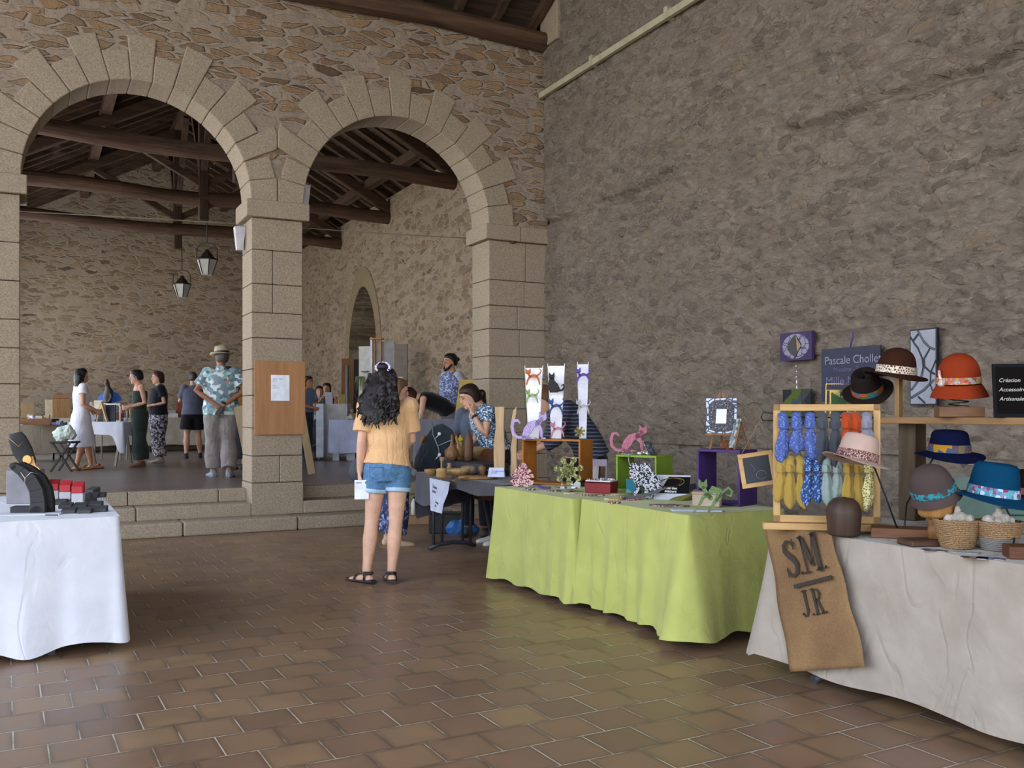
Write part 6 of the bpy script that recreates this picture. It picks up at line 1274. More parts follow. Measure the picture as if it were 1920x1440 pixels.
hat('rust orange felt cloche with floral yellow band on the coil spring', pb3+V((.0, 0, .165)), 1.04, '#96391f', 'cloche', spots([(0, '#b86a5c'), (.3, '#c7a33f'), (.5, '#c98f84'), (.7, '#8f9aa0'), (.85, '#b5503c')], 75), tilt=(R(4), R(-5)), brim=.032, rz=.3, up=0, bh=.032, bz=.006, ch=.135, cr=.092)
m = MB(); m.ell((0, 0, 0), (.02, .012, .014)); m.tube([(0, 0, 0), (.02, -.01, -.02), (.035, -.012, -.032)], .006, 6); m.tube([(0, 0, 0), (-.01, -.01, .03), (-.012, 0, .07)], .008, 6)
one('ribbon_bow', 'floral ribbon knot at the side of the rust orange cloche', 'ribbon', m, spots([(0, '#c98f84'), (.4, '#d8d0b8'), (.7, '#8f9aa0')], 90), pb3+V((-.098, -.02, .165)), remesh=.004)
pf = SHp(1912, dy=-.04); o = thing('framed_sign', 'black framed sign with white handwriting at the right end of the plank', 'sign', loc=tuple(pf), rot=(R(-10), 0, RZF+R(48)))
m = MB(); m.box(-.11, .11, 0, .012, 0, .26); m.build('frame', plain('#101116', .7, spec=.1), o, bevel=.002); MB().box(-.095, .095, -.002, 0, .018, .243).build('panel', plain('#120f0e', .9, spec=.05), o)
for i_, s_ in enumerate(('Création', 'Accessoires', 'Artisanale')): text('lettering', s_, .026, plain('#b9b5b0', .7), o, (-.085, -.004, .17-.045*i_), (PI/2, 0, 0), .0005, shear=.25)
# gold wire photo frame
gf = V(Fp(1573, 780, -2.02)); gf.z = 1.311; o = thing('photo_holder', 'thin gold wire frame holding a colour photo, standing behind the pine rack', 'photo frame', loc=tuple(gf), rz=-R(8)); gold = plain('#a58b4a', .3, .7)
hh = (782-721)*gf.y/F; ww = 54*gf.y/F/2; m = MB()
for y_, s_ in ((-.03, 1), (.03, .82)):
    c4 = [(-ww*s_, y_, 0), (ww*s_, y_, 0), (ww*s_*.93, y_, hh*s_), (-ww*s_*.93, y_, hh*s_)]
    for a, b in zip(c4, c4[1:]+c4[:1]): m.bar(a, b, .004)
m.bar((-ww*.93, -.03, hh), (-ww*.76, .03, hh*.82), .004); m.bar((ww*.93, -.03, hh), (ww*.76, .03, hh*.82), .004); m.build('wire_frame', gold, o)
m = MB(); m.box(-ww*.62, ww*.62, 0, .006, .0, hh*.80); m.build('photo_border', gold, o); MB().box(-ww*.52, ww*.52, -.003, .0, .008, hh*.74).build('photo', spots([(0, '#243c33'), (.3, '#3d5a3a'), (.5, '#2b3f55'), (.68, '#a07e68'), (.8, '#b5ad62'), (.9, '#c9d3da')], 26), o)
# blocks and wires on the cloth
bk = G(1687, 1008, .751); one('wood_block', 'reddish wooden block with black wires in front of the shelf post', 'block', MB().box(-.125, .125, -.05, .09, 0, .046), wood('#84563a', '#5f3b26', 1.5, 0), bk, -R(22), bevel=.003)
tp = V((bk.x, bk.y, .80))
ph = P(1606, 872, 4.32); wire('black wire holding up the pink fedora', [tuple(tp+V((-.02, -.02, -.004))), tuple(P(1660, 930, 4.38)), tuple(P(1641, 880, 4.36)), tuple(P(1615, 850, 4.34))])
hat('pale pink felt fedora with red lattice band in front of the pine rack', P(1606, 862, 4.33), 1.02, '#b59a8e', 'fedora', cellnet('#c9a79a', '#5a2226', 130, .16), tilt=(R(0), R(14)), rz=.15, brim=.062, ch=.12, bh=.038)
nh = P(1780, 845, 4.75); wire('black wire holding up the navy hat', [tuple(tp+V((.03, .02, -.004))), tuple(P(1700, 945, 4.5)), tuple(P(1736, 880, 4.6)), tuple(P(1752, 856, 4.68)), tuple(P(1775, 830, 4.75))])
hat('navy blue felt hat with patchwork band below the plank', P(1780, 846, 4.75), 1.08, '#12183a', 'flat', spots([(0, '#5b4a58'), (.25, '#7a6a4a'), (.45, '#3d5a80'), (.65, '#8a4a44'), (.85, '#c98f1e')], 34, stretch=(1, 1, .35)), tilt=(R(4), 0), brim=.07, ch=.10, cr=.085, bh=.036)
o = one('price_tag', 'small white tag hanging from the navy hat', 'tag', MB().box(-.012, .012, 0, .002, -.02, .0), plain('#c9c2c6', .7), P(1820, 864, 4.72)); m = MB(); m.tube([(0, 0, 0), (0, .02, .055)], .001, 4); m.build('thread', plain('#c9c2c6', .7), o)
# grey cloche on a wooden head
hb = G(1756, 1022, .751); o = thing('hat_stand', 'turned wooden head-shaped stand on a dark board', 'hat stand', loc=tuple(hb), rz=R(10))
MB().box(-.15, .12, -.05, .07, 0, .028).build('base_board', wood('#5c4030', '#3d291d', 1.5, 0), o, bevel=.006); MB().lathe([(.0, .028), (.036, .03), (.036, .075), (.03, .085), (.036, .095), (.034, .12), (.03, .125), (.0, .126)], 20, close=False).build('stem', wood('#8f6238', '#6d4726', 2, 2), o)
MB().lathe([(.0, .12), (.062, .122), (.074, .135), (.078, .19), (.072, .24), (.05, .28), (.0, .29)], 28, close=False, sy=1.05).build('head_form', wood('#b5824c', '#946536', 1.2, 2), o)
hat('mottled grey-brown felt cloche with turquoise braid band on the wooden head', V((hb.x-.012, hb.y, .985)), .90, '#4b3f3d', 'cloche', spots([(0, '#2a8a96'), (.35, '#4b3f3d'), (.55, '#1f6f80'), (.8, '#3d3436')], 75), tilt=(R(8), R(-24)), brim=.02, ch=.125, cr=.098, rz=.1, up=0, bz=.002, bh=.034)
# teal fedora
bk2 = G(1917, 1046, .751); one('wood_block', 'dark wooden block at the right end of the hat stall', 'block', MB().box(-.06, .14, -.05, .06, 0, .05), wood('#6d3f26', '#4a2917', 1.5, 0), bk2, -R(14), bevel=.003)
wire('black wire holding up the teal fedora', [tuple(bk2+V((-.02, .03, .05))), tuple(P(1905, 992, 4.05)), tuple(P(1885, 950, 4.08)), tuple(P(1860, 905, 4.1))])
hat('teal blue felt fedora with pink and turquoise band at the right edge', P(1862, 928, 4.05), 1.1, '#0d4263', 'fedora', spots([(0, '#4b8fa8'), (.3, '#a8bfcf'), (.5, '#a83a58'), (.65, '#5fa5b8'), (.85, '#8a7aa8')], 70, stretch=(1, 1, 1)), tilt=(R(4), R(6)), rz=.1, brim=.082, ch=.13, cr=.09, bh=.034)
hat('dark brown felt hat cut off by the right edge of the picture', P(1938, 925, 4.55), 1.0, '#1c1413', 'fedora', plain('#8a4a4a', .7), tilt=(R(4), 0), brim=.06)
one('hat_post', 'thin post under the dark brown hat at the right edge', 'post', MB().cyl((0, 0, 0), (0, 0, .24), .012), wood('#54412d', '#33261a', 1, 2), V((P(1938, 925, 4.55).x, 4.55, .751)))
# baskets with wool
def basket(px, py, lb, two=False):
    b = G(px, py, .751); o = thing('basket', lb, 'basket', loc=tuple(b)); r0, r1, h = .062, .093, .125; Ms_ = cellnet('#a07c54', '#6e5236', 120, .12); m = MB(); m2 = MB()
    for i in range(14):
        v = i/13; r = r0+(r1-r0)*v**.85; z = .006+(h-.012)*v; N = 40; mm = m2 if (two and v < .45) else m
        mm.loft([(r*math.cos(2*PI*j/N), r*math.sin(2*PI*j/N), z+.0015*math.sin(j*2.2+i*1.5)) for j in range(N+1)], [.0062+.001*math.sin(j*2.2+i*2.4) for j in range(N+1)], (0, 0, 1), 6)
    m.cyl((0, 0, .002), (0, 0, .006), r0) if not two else m2.cyl((0, 0, .002), (0, 0, .006), r0); m.build('woven_wall', Ms_, o)
    if two: m2.build('grey_base', cloth('#6f6a68'), o)
    w = MB(); rnd = random.Random(px)
    for i in range(16): a = rnd.uniform(0, 6.28); rr = rnd.uniform(0, .055); w.ell((rr*math.cos(a), rr*math.sin(a), h-.01+rnd.uniform(0, .035)*(1-rr/.07)), rnd.uniform(.014, .026), 8, 6)
    w.ell((0, 0, h+.03), (.014, .014, .03)); tag(w.build('wool_fleece', cloth('#b5aba0', '#8f867c'), None, tuple(b), remesh=.005, smooth=0, disp=.014, ds=.015), 'tuft of white fleece filling the %s' % lb.split(' next')[0].split(' at')[0], 'wool')
basket(1795, 1027, 'natural seagrass basket next to the wooden hat stand'); basket(1872, 1031, 'two-tone seagrass basket with grey base at the right end', True)
o = one('display_board', 'sage green board with black lines leaning behind the baskets', 'board', MB().prism([(-.14, 0), (.24, 0), (.24, .30), (-.14, .26)], 0, .008), plain('#566b62', .7), G(1858, 1003, .751)+V((0, .10, 0)), rot=(R(-12), 0, -R(12)))
for i in range(4): MB().bar((.10-.01*i, -.004, .19-.035*i), (.22, -.004, .192-.035*i), .003, .006).build('written_line', plain('#1c2226', .8), o)
for i, (px, py, lb) in enumerate(((1752, 1032, 'dark printed card lying in front of the seagrass basket'), (1812, 1036, 'pale printed card lying between the two baskets'), (1826, 1046, 'brown printed card lying at the front edge of the hat stall'), (1858, 1047, 'blue-grey printed card lying at the front edge of the hat stall'))):
    box_thing('printed_card', lb, 'card', G(px, py, .751), -R(35), (.10, .06, .002), spots([(0, ('#4a4450', '#8f9690', '#5d4a44', '#55597a')[i]), (.6, '#a8a09c')], 40), 0)
one('hat_block', 'dark brown wooden hat block at the front of the hat stall', 'hat block', MB().lathe([(0, 0), (.068, .0), (.072, .01), (.079, .10), (.078, .12), (.068, .15), (.045, .172), (.0, .18)], 32, close=False, sy=1.1), wood('#4c372c', '#30221b', 1, 2), G(1582, 1003, .758), bevel=0)
one('paper_strip', 'folded blue-grey paper under the pine rack', 'paper', MB().box(-.08, .08, -.015, .015, 0, .006), plain('#5c5f70', .6), G(1520, 991, .76), -.1)

# ---- pictures on the right wall
def on_wall(name, lb, cat_, px0, px1, yt, yb, off=.115):
    a, b = Fp(px0, (yt+yb)/2, -off), Fp(px1, (yt+yb)/2, -off); c = (a+b)/2; w = (b-a).length; zt = EYE-(yt-HY)*c.y/F; zb = EYE-(yb-HY)*c.y/F
    o = thing(name, lb, cat_, loc=(c.x, c.y, (zt+zb)/2), rz=RZF); return o, w, zt-zb
o, w, h = on_wall('sign_board', 'dark navy name board hanging on the stone wall', 'sign', 1541, 1651, 651, 752); MB().box(-w/2, w/2, -.004, .012, -h/2, h/2).build('board', plain('#2a2a45', .5), o)
ins = plain('#8f8ea0', .6); text('lettering', 'Pascale Chollet', .098, ins, o, (-w*.44, -.007, h*.20), (PI/2, 0, 0), .001, bold=-.0005, sx=.80*w/.62*.72 if False else 1); text('lettering', 'Mosaïste - T', .055, plain('#63607a', .6), o, (-w*.28, -.007, h*.055), (PI/2, 0, 0), .001); text('lettering', 'Mille M', .108, plain('#6d6785', .6), o, (-w*.42, -.007, -h*.20), (PI/2, 0, 0), .001)
m = MB(); m.tube([(-w/2, -.006, -h*.37), (-w*.25, -.006, -h*.39), (0, -.006, -h*.44), (w*.25, -.006, -h*.42), (w*.45, -.006, -h*.34)], .003, 5); m.tube([(-w/2, -.006, -h*.43), (-w*.3, -.006, -h*.43), (0, -.006, -h*.38), (w*.2, -.006, -h*.36)], .0025, 5); m.build('swirl', plain('#6a5088', .6), o); m = MB(); m.tube([(0, .0, h*.5), (.02, .01, h*.5+.09), (.03, .0, h*.5+.12)], .008, 6); m.build('ribbon', plain('#5a3f86', .7), o)
print('SIGN', w, h)
o, w, h = on_wall('mosaic_picture', 'purple framed square mosaic with pale petals on the stone wall', 'picture', 1466, 1525, 623, 676); MB().box(-w/2, w/2, -.02, .015, -h/2, h/2).build('frame', plain('#3f2858', .6, bump=.002), o); 
MB().prism([(.42*w*math.cos(a), .44*h*math.sin(a)) for a in [2*PI*i/30 for i in range(30)]], -.024, -.02).build('petals', cellnet('#8a8698', '#3f2858', 9/max(.2, w)*.6, .05), o); MB().prism([(-.22*w, .1*h), (-.02*w, .4*h), (.03*w, .38*h), (.2*w, .05*h), (.02*w, -.38*h), (-.1*w, -.3*h), (-.24*w, -.1*h)], -.03, -.024).build('centre_stone', plain('#2b2329', .4), o); MB().prism([(.03*w, .38*h), (.1*w, .2*h), (.2*w, .0), (.08*w, -.2*h), (.06*w, .2*h)], -.034, -.03).build('inlay', plain('#a08260', .5), o)
MB().tube([(0, 0, h/2+.05), (0, -.004, h/2)], .002, 5).build('hanging_wire', plain('#8f8a86', .4), o)
o, w, h = on_wall('pendant_chain', 'silver chain of small charms hanging under the purple mosaic', 'chain', 1490, 1500, 684, 735); rnd = random.Random(3)
for i in range(5): MB().ell((rnd.uniform(-.01, .01), -.01, h*(.45-.2*i)), (.009, .006, .03 if i > 2 else .014), 8, 6).build('charm', plain('#a8a0a0', .25, .6), o)
o, w, h = on_wall('mosaic_picture', 'square mosaic of dark and olive patches on the wall above the pine rack', 'picture', 1470, 1522, 730, 792); MB().box(-w/2, w/2, -.015, .015, -h/2, h/2).build('frame', spots([(0, '#26262d'), (.35, '#34343f'), (.6, '#3d4038'), (.72, '#5f6a2c'), (.85, '#6f8a6f')], 4.5), o); MB().box(-w*.16, w*.18, -.02, -.015, -h*.4, h*.5).build('inlay', spots([(0, '#5a6426'), (.6, '#3c4a5a')], 7), o)
o, w, h = on_wall('mosaic_picture', 'tall narrow white mosaic panel with dark bead lines on the wall', 'picture', 1707, 1758, 616, 760); MB().box(-w/2, w/2, -.006, .02, -h/2, h/2).build('frame', plain('#17191c', .5), o); MB().box(-w/2+.012, w/2-.012, -.011, -.006, -h/2+.012, h/2-.012).build('white_field', plain('#8f8f9c', .5), o)
def curve(pts, r, mat, nm, dots=False):
    m = MB(); P_ = [V((a*w/2, -.014, b*h/2)) for a, b in pts]; q = []
    for i in range(len(P_)-1):
        for j in range(8): q.append(P_[i].lerp(P_[i+1], j/8))
    if dots:
        for p in q[::1]: m.ell(p, (r, .003, r*1.1), 7, 4)
    else: m.loft(q, [(r, .002)]*len(q), (1, 0, 0), 6)
    m.build(nm, mat, o)
dk = plain('#1f2a30', .5); gy = plain('#4f525c', .5)
curve([(-.9, .8), (-.6, .62), (-.35, .5), (0, .2), (.05, 0), (-.05, -.2)], .0075, dk, 'bead_line', True); curve([(-.35, .85), (-.7, .7)], .009, dk, 'bead_line', True); curve([(.5, .45), (.1, .2), (.15, .0), (.6, -.15), (.9, -.2)], .0075, dk, 'bead_line', True); curve([(.95, .15), (.6, -.15), (.55, -.45), (.95, -.85)], .007, dk, 'bead_line', True); curve([(-.35, .95), (.1, .65), (.5, .5), (.95, .42)], .009, gy, 'grey_line'); curve([(-.85, -.8), (.1, -.6), (.95, -.3)], .010, gy, 'grey_line'); curve([(-.85, -.6), (-.1, -.25), (.1, .0)], .009, gy, 'grey_line'); curve([(-.3, -.78), (.2, -.95)], .0075, dk, 'bead_line', True)
MB().tube([(0, 0, h/2), (.02, 0, h/2+.09)], .002, 5).build('hanging_wire', plain('#6f6a66', .5), o)
m = MB(); pts = [Fp(px, py, -.11) for px, py in ((1480, 640), (1560, 624), (1640, 612), (1706, 607), (1800, 606), (1925, 597))]; m.tube(pts, .0022, 5); one('picture_wire', 'thin steel wire strung along the stone wall above the pictures', 'wire', m, plain('#5d534b', .6), (0, 0, 0))
o, w, h = on_wall('price_tag', 'narrow white tag on the wall right of the navy name board', 'tag', 1662, 1666, 722, 736, .11); MB().box(-.012, .012, -.002, .002, -h/2, h/2).build('card', plain('#c5c9cc', .6), o)
DYE = 0.0

# ================================================================ LEFT FRONT STALL
lc = H(-6.13, -4.36); wt = plain('#d6d6de', .8)
folding_table('folding table under the bright white cloth at the left', lc, TH, .74, 1.72, ins=.34)
one('tablecloth', 'bright white cloth on the jewellery stall at the left edge', 'tablecloth', cloth_mesh(.76, 1.74, .75, .695, .035, 10, 31, [(.38, -.87, .035, .0, .1), (-.1, -.87, .05, .03, .12)], rad=.03), cloth('#d2d2da', '#c9c9d4', .004, 30), lc, TH)
J1 = plain('#2d2c2e', .75)
gb_ = G(30, 946, .751)+V((0, .12, 0)); box_thing('riser_box', 'grey riser box on the left jewellery stall carrying the black neck display', 'box', gb_, R(10), (.19, .14, .215), plain('#7d7a80', .7)); gz_ = gb_.z+.216
o = thing('necklace_display', 'black neck display with golden chain standing on the grey riser box', 'display bust', loc=(gb_.x-.02, gb_.y+.02, gz_), rz=R(25))
m = MB(); m.loft([(.02, .0, 0), (.02, 0, .05), (-.01, -.005, .12), (-.04, -.01, .2), (-.05, -.015, .235)], [(.045, .022), (.05, .022), (.06, .02), (.052, .018), (.035, .014)], (1, 0, 0), 16); m.build('curved_neck', J1, o); MB().box(-.05, .07, -.05, .05, 0, .014).build('foot', J1, o, bevel=.003)
m = MB(); m.tube([(-.085, -.02, .2), (-.03, -.05, .15), (.01, -.03, .2)], .0016, 5); m.build('fine_chain', plain('#c9a860', .3, .7), o)
o = thing('necklace_display', 'dark grey curved necklace display in front, with fine chain', 'display bust', loc=tuple(G(74, 960, .757)), rz=R(8))
for y0, y1, dx, nm in ((-.045, .0, 0, 'front_band'), (.004, .05, .028, 'rear_band')):
    m = MB(); m.stroke([(dx, 0), (dx+.004, .06), (dx-.005, .13), (dx-.035, .19), (dx-.085, .24), (dx-.13, .27)], [.085, .08, .075, .07, .055, .04], y0, y1); m.build(nm, J1 if nm == 'front_band' else plain('#1b1a1c', .8), o, bevel=.002)
MB().box(-.15, -.03, -.03, .05, 0, .035).build('foot', J1, o, bevel=.003)
m = MB(); m.tube([(-.085, -.05, .235), (-.06, -.055, .20), (-.06, -.055, .165)], .002, 5); m.tube([(-.06, -.055, .20), (-.03, -.05, .235), (.0, -.02, .22)], .002, 5); m.build('fine_chain', plain('#cfc6b0', .3, .7), o)
o = thing('earring_stand', 'tan wooden stand with round golden earrings beside the black neck display', 'earring stand', loc=(gb_.x+.12, gb_.y-.0, gz_-.09), rot=(0, R(-30), 0))
m = MB(); m.prism([(-.022, 0), (.022, 0), (.024, .06), (.01, .12), (.024, .19), (-.024, .19), (-.028, .12), (-.012, .06)], -.005, .005); m.build('stand', plain('#c9955f', .6), o, bevel=.002)
for x, z in ((-.012, .185), (.0, .095)): MB().prism([(x+.028*math.cos(a), z+.028*math.sin(a)) for a in [2*PI*i/24 for i in range(24)]], -.020, -.012).build('earring', plain('#d9a35c', .6, .1), o)
for i, px in enumerate((94, 117, 140)):
    b = G(px, 942+3*i, .751)+V((0, .05, 0)); side = ('left', 'middle', 'right')[i]
    box_thing('plinth', 'white plinth under the %s red jewellery box' % side, 'plinth', b, R(12), (.068, .06, .075), plain('#b5b2b8', .7)); box_thing('jewellery_box', '%s red slanted jewellery box on a white plinth' % side, 'jewellery box', b+V((0, 0, .076)), R(12), (.066, .06, .072), plain('#a82630', .6), wedge=.03)
gb = plain('#3b393c', .75)
cl = [(130, 962, 'front row, left'), (159, 962, 'front row, middle'), (188, 959, 'front row, right'), (124, 953, 'second row, left'), (151, 953, 'second row, middle'), (180, 950, 'second row, right'), (114, 946, 'third row, left'), (141, 945, 'third row, middle'), (168, 944, 'third row, right'), (160, 935, 'back row, left'), (174, 933, 'back row, middle'), (187, 932, 'back row, right')]
for i, (px, py, w) in enumerate(cl): box_thing('jewellery_box', 'small charcoal slanted jewellery box on the white cloth, '+w, 'jewellery box', G(px, py, .751), R(8), (.078, .05, .036), gb, .003, 'charcoal jewellery boxes on the white cloth', wedge=.018)
box_thing('jewellery_box', 'larger charcoal slanted box at the back corner of the white cloth', 'jewellery box', G(174, 927, .751), R(-20), (.075, .07, .055), gb, .003, None, wedge=.02)
m = MB()
for i in range(7): m.ell((.016*i, .002*(i % 2), .006), (.007, .006, .006), 8, 5)
one('bracelet', 'silver beaded bracelet laid behind the charcoal boxes', 'bracelet', m, plain('#b9b6bc', .25, .8), G(176, 938, .751), -.1)
one('bracelet', 'dark beaded bracelet laid along the third row of boxes', 'bracelet', MB().tube([(0, 0, .005), (.06, .01, .006), (.13, .0, .005)], .005, 6), plain('#2a282c', .4), G(104, 939, .751))
box_thing('display_tray', 'flat white tray under the curved necklace display', 'tray', G(55, 965, .7505)+V((0, .02, 0)), R(10), (.34, .13, .006), plain('#c9cad6', .7), .002)
m = MB(); m.tube([(0, 0, .004), (.03, .004, .004), (.07, 0, .004)], .004, 6); one('spoon', 'dark curved spoon on the front edge of the white cloth', 'spoon', m, plain('#3a3a3e', .3, .6), G(85, 967, .759))

# ================================================================ MIDDLE PIER: board, lamps, wire
def Ff(px, py, s_=0.0):   # point on the plane s = const of the arcade
    b = CO+NV*s_; a = (px-CX)/F; tt_ = (a*b.y-b.x)/(DV.x-a*DV.y); Y = b.y+DV.y*tt_; return V((b.x+DV.x*tt_, Y, EYE-(py-HY)*Y/F))
a, b = Ff(477, 746, -.045), Ff(572, 746, -.045); c = (a+b)/2; zt, zb = Ff(525, 677, -.045).z, Ff(525, 815, -.045).z; w = (b-a).length
o = thing('notice_board', 'plywood notice board fixed to the middle stone pier', 'board', loc=(c.x, c.y, zb), rz=TH)
MB().box(-w/2, w/2, -.008, .012, 0, zt-zb).build('plywood', wood('#a5764f', '#8a5f3d', .6, 2, .6), o, bevel=.002)
pw = .215; ph_ = .30; pz_ = (zt-zb)*.46; x_ = .0; MB().box(x_-pw/2, x_+pw/2, -.0105, -.008, pz_, pz_+ph_).build('poster', plain('#dcdde8', .5), o)
for i, (s_, y_) in enumerate((('Café - Thé', .245), ('Visitez', .225), ('artisans', .17), ('créateurs', .145))): text('lettering', s_, .026 if i == 0 else .018, plain('#6b7090', .7), o, (-.085, -.0112, pz_+y_), (PI/2, 0, 0), .0002)
def lantern(label, top, bottom_z, k=1.0, cord=None):
    o = thing('hanging_lantern', label, 'lantern', loc=tuple(top)); dk = plain('#241d18', .6); L = top.z-bottom_z
    if cord: MB().cyl((0, 0, 0), (0, 0, cord), .008).build('cord', dk, o)
    m = MB(); m.tube([(-.19*k, 0, -.30*k), (-.19*k, 0, -.12*k), (-.12*k, 0, -.03*k), (0, 0, 0), (.12*k, 0, -.03*k), (.19*k, 0, -.12*k), (.19*k, 0, -.30*k)], .009, 6); m.build('bracket', dk, o)
    MB().lathe([(0, -.12*k), (.03*k, -.125*k), (.04*k, -.15*k), (.05*k, -.17*k), (.10*k, -.22*k), (.14*k, -.28*k), (.21*k, -.31*k), (.21*k, -.325*k), (0, -.325*k)], 6, close=False, smooth=False).build('cap', dk, o)
    MB().lathe([(.19*k, -.325*k), (.10*k, -.60*k), (.0, -.605*k)], 6, close=False, smooth=False).build('glass_panes', plain('#a3a09a', .35, spec=.5), o)
    m = MB()
    for i in range(6): a = i*PI/3; m.bar((.193*k*math.cos(a), .193*k*math.sin(a), -.325*k), (.102*k*math.cos(a), .102*k*math.sin(a), -.60*k), .014)
    m.build('glazing_bars', dk, o); return o
l1 = P(341, 506, 19.28); lantern('hexagonal hanging lantern, the lower and farther of the two', l1, l1.z-.6, .95, (455-0)*0+4.72-l1.z)
l2 = P(388, 455, 16.47); lantern('hexagonal hanging lantern, the higher and nearer of the two', l2, l2.z-.6, .95, 5.02-l2.z)
def spot(label, px, py, s_, rz):
    c = Ff(px, py, s_); o = thing('wall_lamp', label, 'lamp', loc=tuple(c), rz=TH+rz); MB().lathe([(0, .13), (.085, .13), (.05, -.14), (0, -.14)], 4, close=False, smooth=False).build('housing', plain('#b3aeb4', .5), o, rot=(0, 0, PI/4)); MB().box(-.02, .14, -.02, .02, .12, .15).build('bracket', plain('#8f8a86', .5), o)
spot('white wedge-shaped lamp on the left side of the middle pier', 449, 447, .38, 0); spot('grey wedge-shaped lamp above the cap at the right side of the middle pier', 571, 368, .34, PI)
one('cable', 'thin cable strung across both arches at cap height', 'cable', MB().tube([Ff(35, 396, .55), Ff(250, 408, .55), Ff(470, 421, .55)], .006, 5).tube([Ff(470, 421, .55), Ff(560, 427, .55), Ff(740, 439, .55), Ff(900, 448, .55)], .006, 5), plain('#8a7f6d', .6), (0, 0, 0))
one('security_bell', 'small dark rounded fixture with bright spot on the right pier', 'fixture', MB().ell((0, 0, 0), (.04, .03, .022)), plain('#4d4640', .2, .7), Ff(962, 454, -.04))

# ================================================================ BACK HALL STALLS
ZF = .45
def rt_(px, Y, z=ZF): return V(((px-CX)/F*Y, Y, z))
# leaning boards by the middle pier
for i, (p0, p1, w, lb) in enumerate((((474, 853), (447, 762), .12, 'pale wooden board leaning against the left side of the middle pier'), ((585, 846), (560, 745), .10, 'pale wooden board leaning behind the plywood notice board'))):
    Y0 = 1540/(p0[1]-HY); a = rt_(p0[0], min(Y0, 11.9 if i == 0 else 12.6)); Yt = a.y+.05; b = P(p1[0], p1[1], Yt); a.z = ZF+.06; m = MB(); m.bar(a, b, w, .03, up=(0, 1, 0)); one('wooden_board', lb, 'board', m, wood('#97805f', '#7a6549', 1, 2), (0, 0, 0))
def plain_table(label, c, rz, L, W, h, col='#8d7f70', legc='#2b2b30', z0=ZF, trestle=False):
    o = thing('table', label, 'table', loc=(c.x, c.y, z0), rz=rz); MB().box(-L/2, L/2, -W/2, W/2, h-.03, h-.006).build('table_top', plain(col, .6), o)
    if trestle:
        for sx_ in (-1, 1):
            for sg in (-1, 1): MB().bar((sx_*(L/2-.12), sg*.06, h-.03), (sx_*(L/2-.12), sg*(W/2), 0), .035).build('leg', plain('#8b7a66', .7), o)
    else:
        for sx_ in (-1, 1):
            for sy in (-1, 1): MB().bar((sx_*(L/2-.06), sy*(W/2-.06), h-.03), (sx_*(L/2-.06), sy*(W/2-.06), 0), .035).build('leg', plain(legc, .5), o)
    return o
def bt(label_t, label_c, px0, px1, Y, top_y, drop, W, matc, rz=None, flare=None, amp=.02, trestle=False, z0=ZF, slope=0, topz=None):
    a, b = rt_(px0, Y), rt_(px1, Y+slope); c = (a+b)/2; zt = topz if topz else EYE-(top_y-HY)*Y/F; L = (b-a).length; rz = math.atan2(b.y-a.y, b.x-a.x) if rz is None else rz
    c = c+V((-math.sin(rz), math.cos(rz), 0))*W/2; plain_table(label_t, c, rz, L-.04, W-.04, zt-z0, trestle=trestle)
    one('tablecloth', label_c, 'tablecloth', cloth_mesh(L, W, zt-z0, drop, amp, 6, int(px0), flare, seg=.05, rad=.02), matc, (c.x, c.y, z0), rz); return c, zt, rz, L
c, zw, rz, L = bt('trestle table under the white cloth behind the woman in the white dress', 'white cloth with long corner on the trestle table with the framed panels', 128, 231, 15.3, 793, [.20, .22, .2, .2], .7, cloth('#cfcfdc'), flare=[(.43, -.35, .05, .32, .10)], trestle=True, topz=1.19)
def onw(px, dy=.2): return V(((px-CX)/F*(15.3+dy), 15.3+dy, zw+.002))
for i, (px, tilt, wd, h, col, edge, lb) in enumerate(((169, R(24), .30, .29, '#cfd0dc', '#b39a6a', 'white panel with tan edge leaning on the white-clothed trestle table'), (187, R(12), .16, .29, '#1d2030', '#b39a6a', 'dark navy panel behind the pale A-shaped display'), (206, 0, .17, .28, '#1c2234', '#3a4058', 'dark navy upright folder at the right of the panels'))):
    b = onw(px, .15+.05*i); o = thing('framed_display', lb, 'panel', loc=tuple(b), rot=(0, -tilt if i == 0 else 0, R(40) if i == 0 else R(-10))); MB().box(-wd/2, wd/2, -.01, .01, 0, h).build('panel', plain(col, .5), o); MB().box(wd/2, wd/2+.02, -.014, .014, 0, h).build('edge', plain(edge, .6), o)
b = onw(190, .05); o = thing('display_stand', 'pale wooden A-shaped display in the middle of the white-clothed trestle table', 'display stand', loc=tuple(b), rz=0)
MB().bar((-.08, 0, 0), (-.01, .02, .33), .03, .02).bar((.10, 0, 0), (-.01, .02, .33), .05, .02).build('legs', plain('#c4ab82', .6), o); MB().add([(-.12, .0, .21), (.0, .0, .21), (.01, .02, .35), (-.13, .02, .35)], [(0, 1, 2, 3)]).build('card', plain('#c9bda2', .6), o, solid=.004)
# stool with clothes
sb = rt_(122, 14.1); o = thing('folding_stool', 'black folding stool beside the woman in the white dress', 'stool', loc=tuple(sb)); MB().box(-.17, .17, -.15, .15, .43, .46).build('seat', plain('#15161a', .6), o, bevel=.01)
for sg in (-1, 1):
    for sy in (-.12, .12): MB().bar((sg*.13, sy, .43), (-sg*.16, sy, 0), .025).build('leg', plain('#15161a', .5), o)
m = MB(); m.loft([(-.14, 0, .05), (-.05, 0, .10), (.06, 0, .13), (.14, 0, .06)], [(.05, .1), (.09, .13), (.08, .12), (.04, .06)], (0, 1, 0), 14); one('cloth_bundle', 'crumpled pale green-white cloth on the black folding stool', 'cloth', m, cloth('#b9c4bd'), sb+V((0, 0, .462)), remesh=.012, disp=.05, ds=.06)
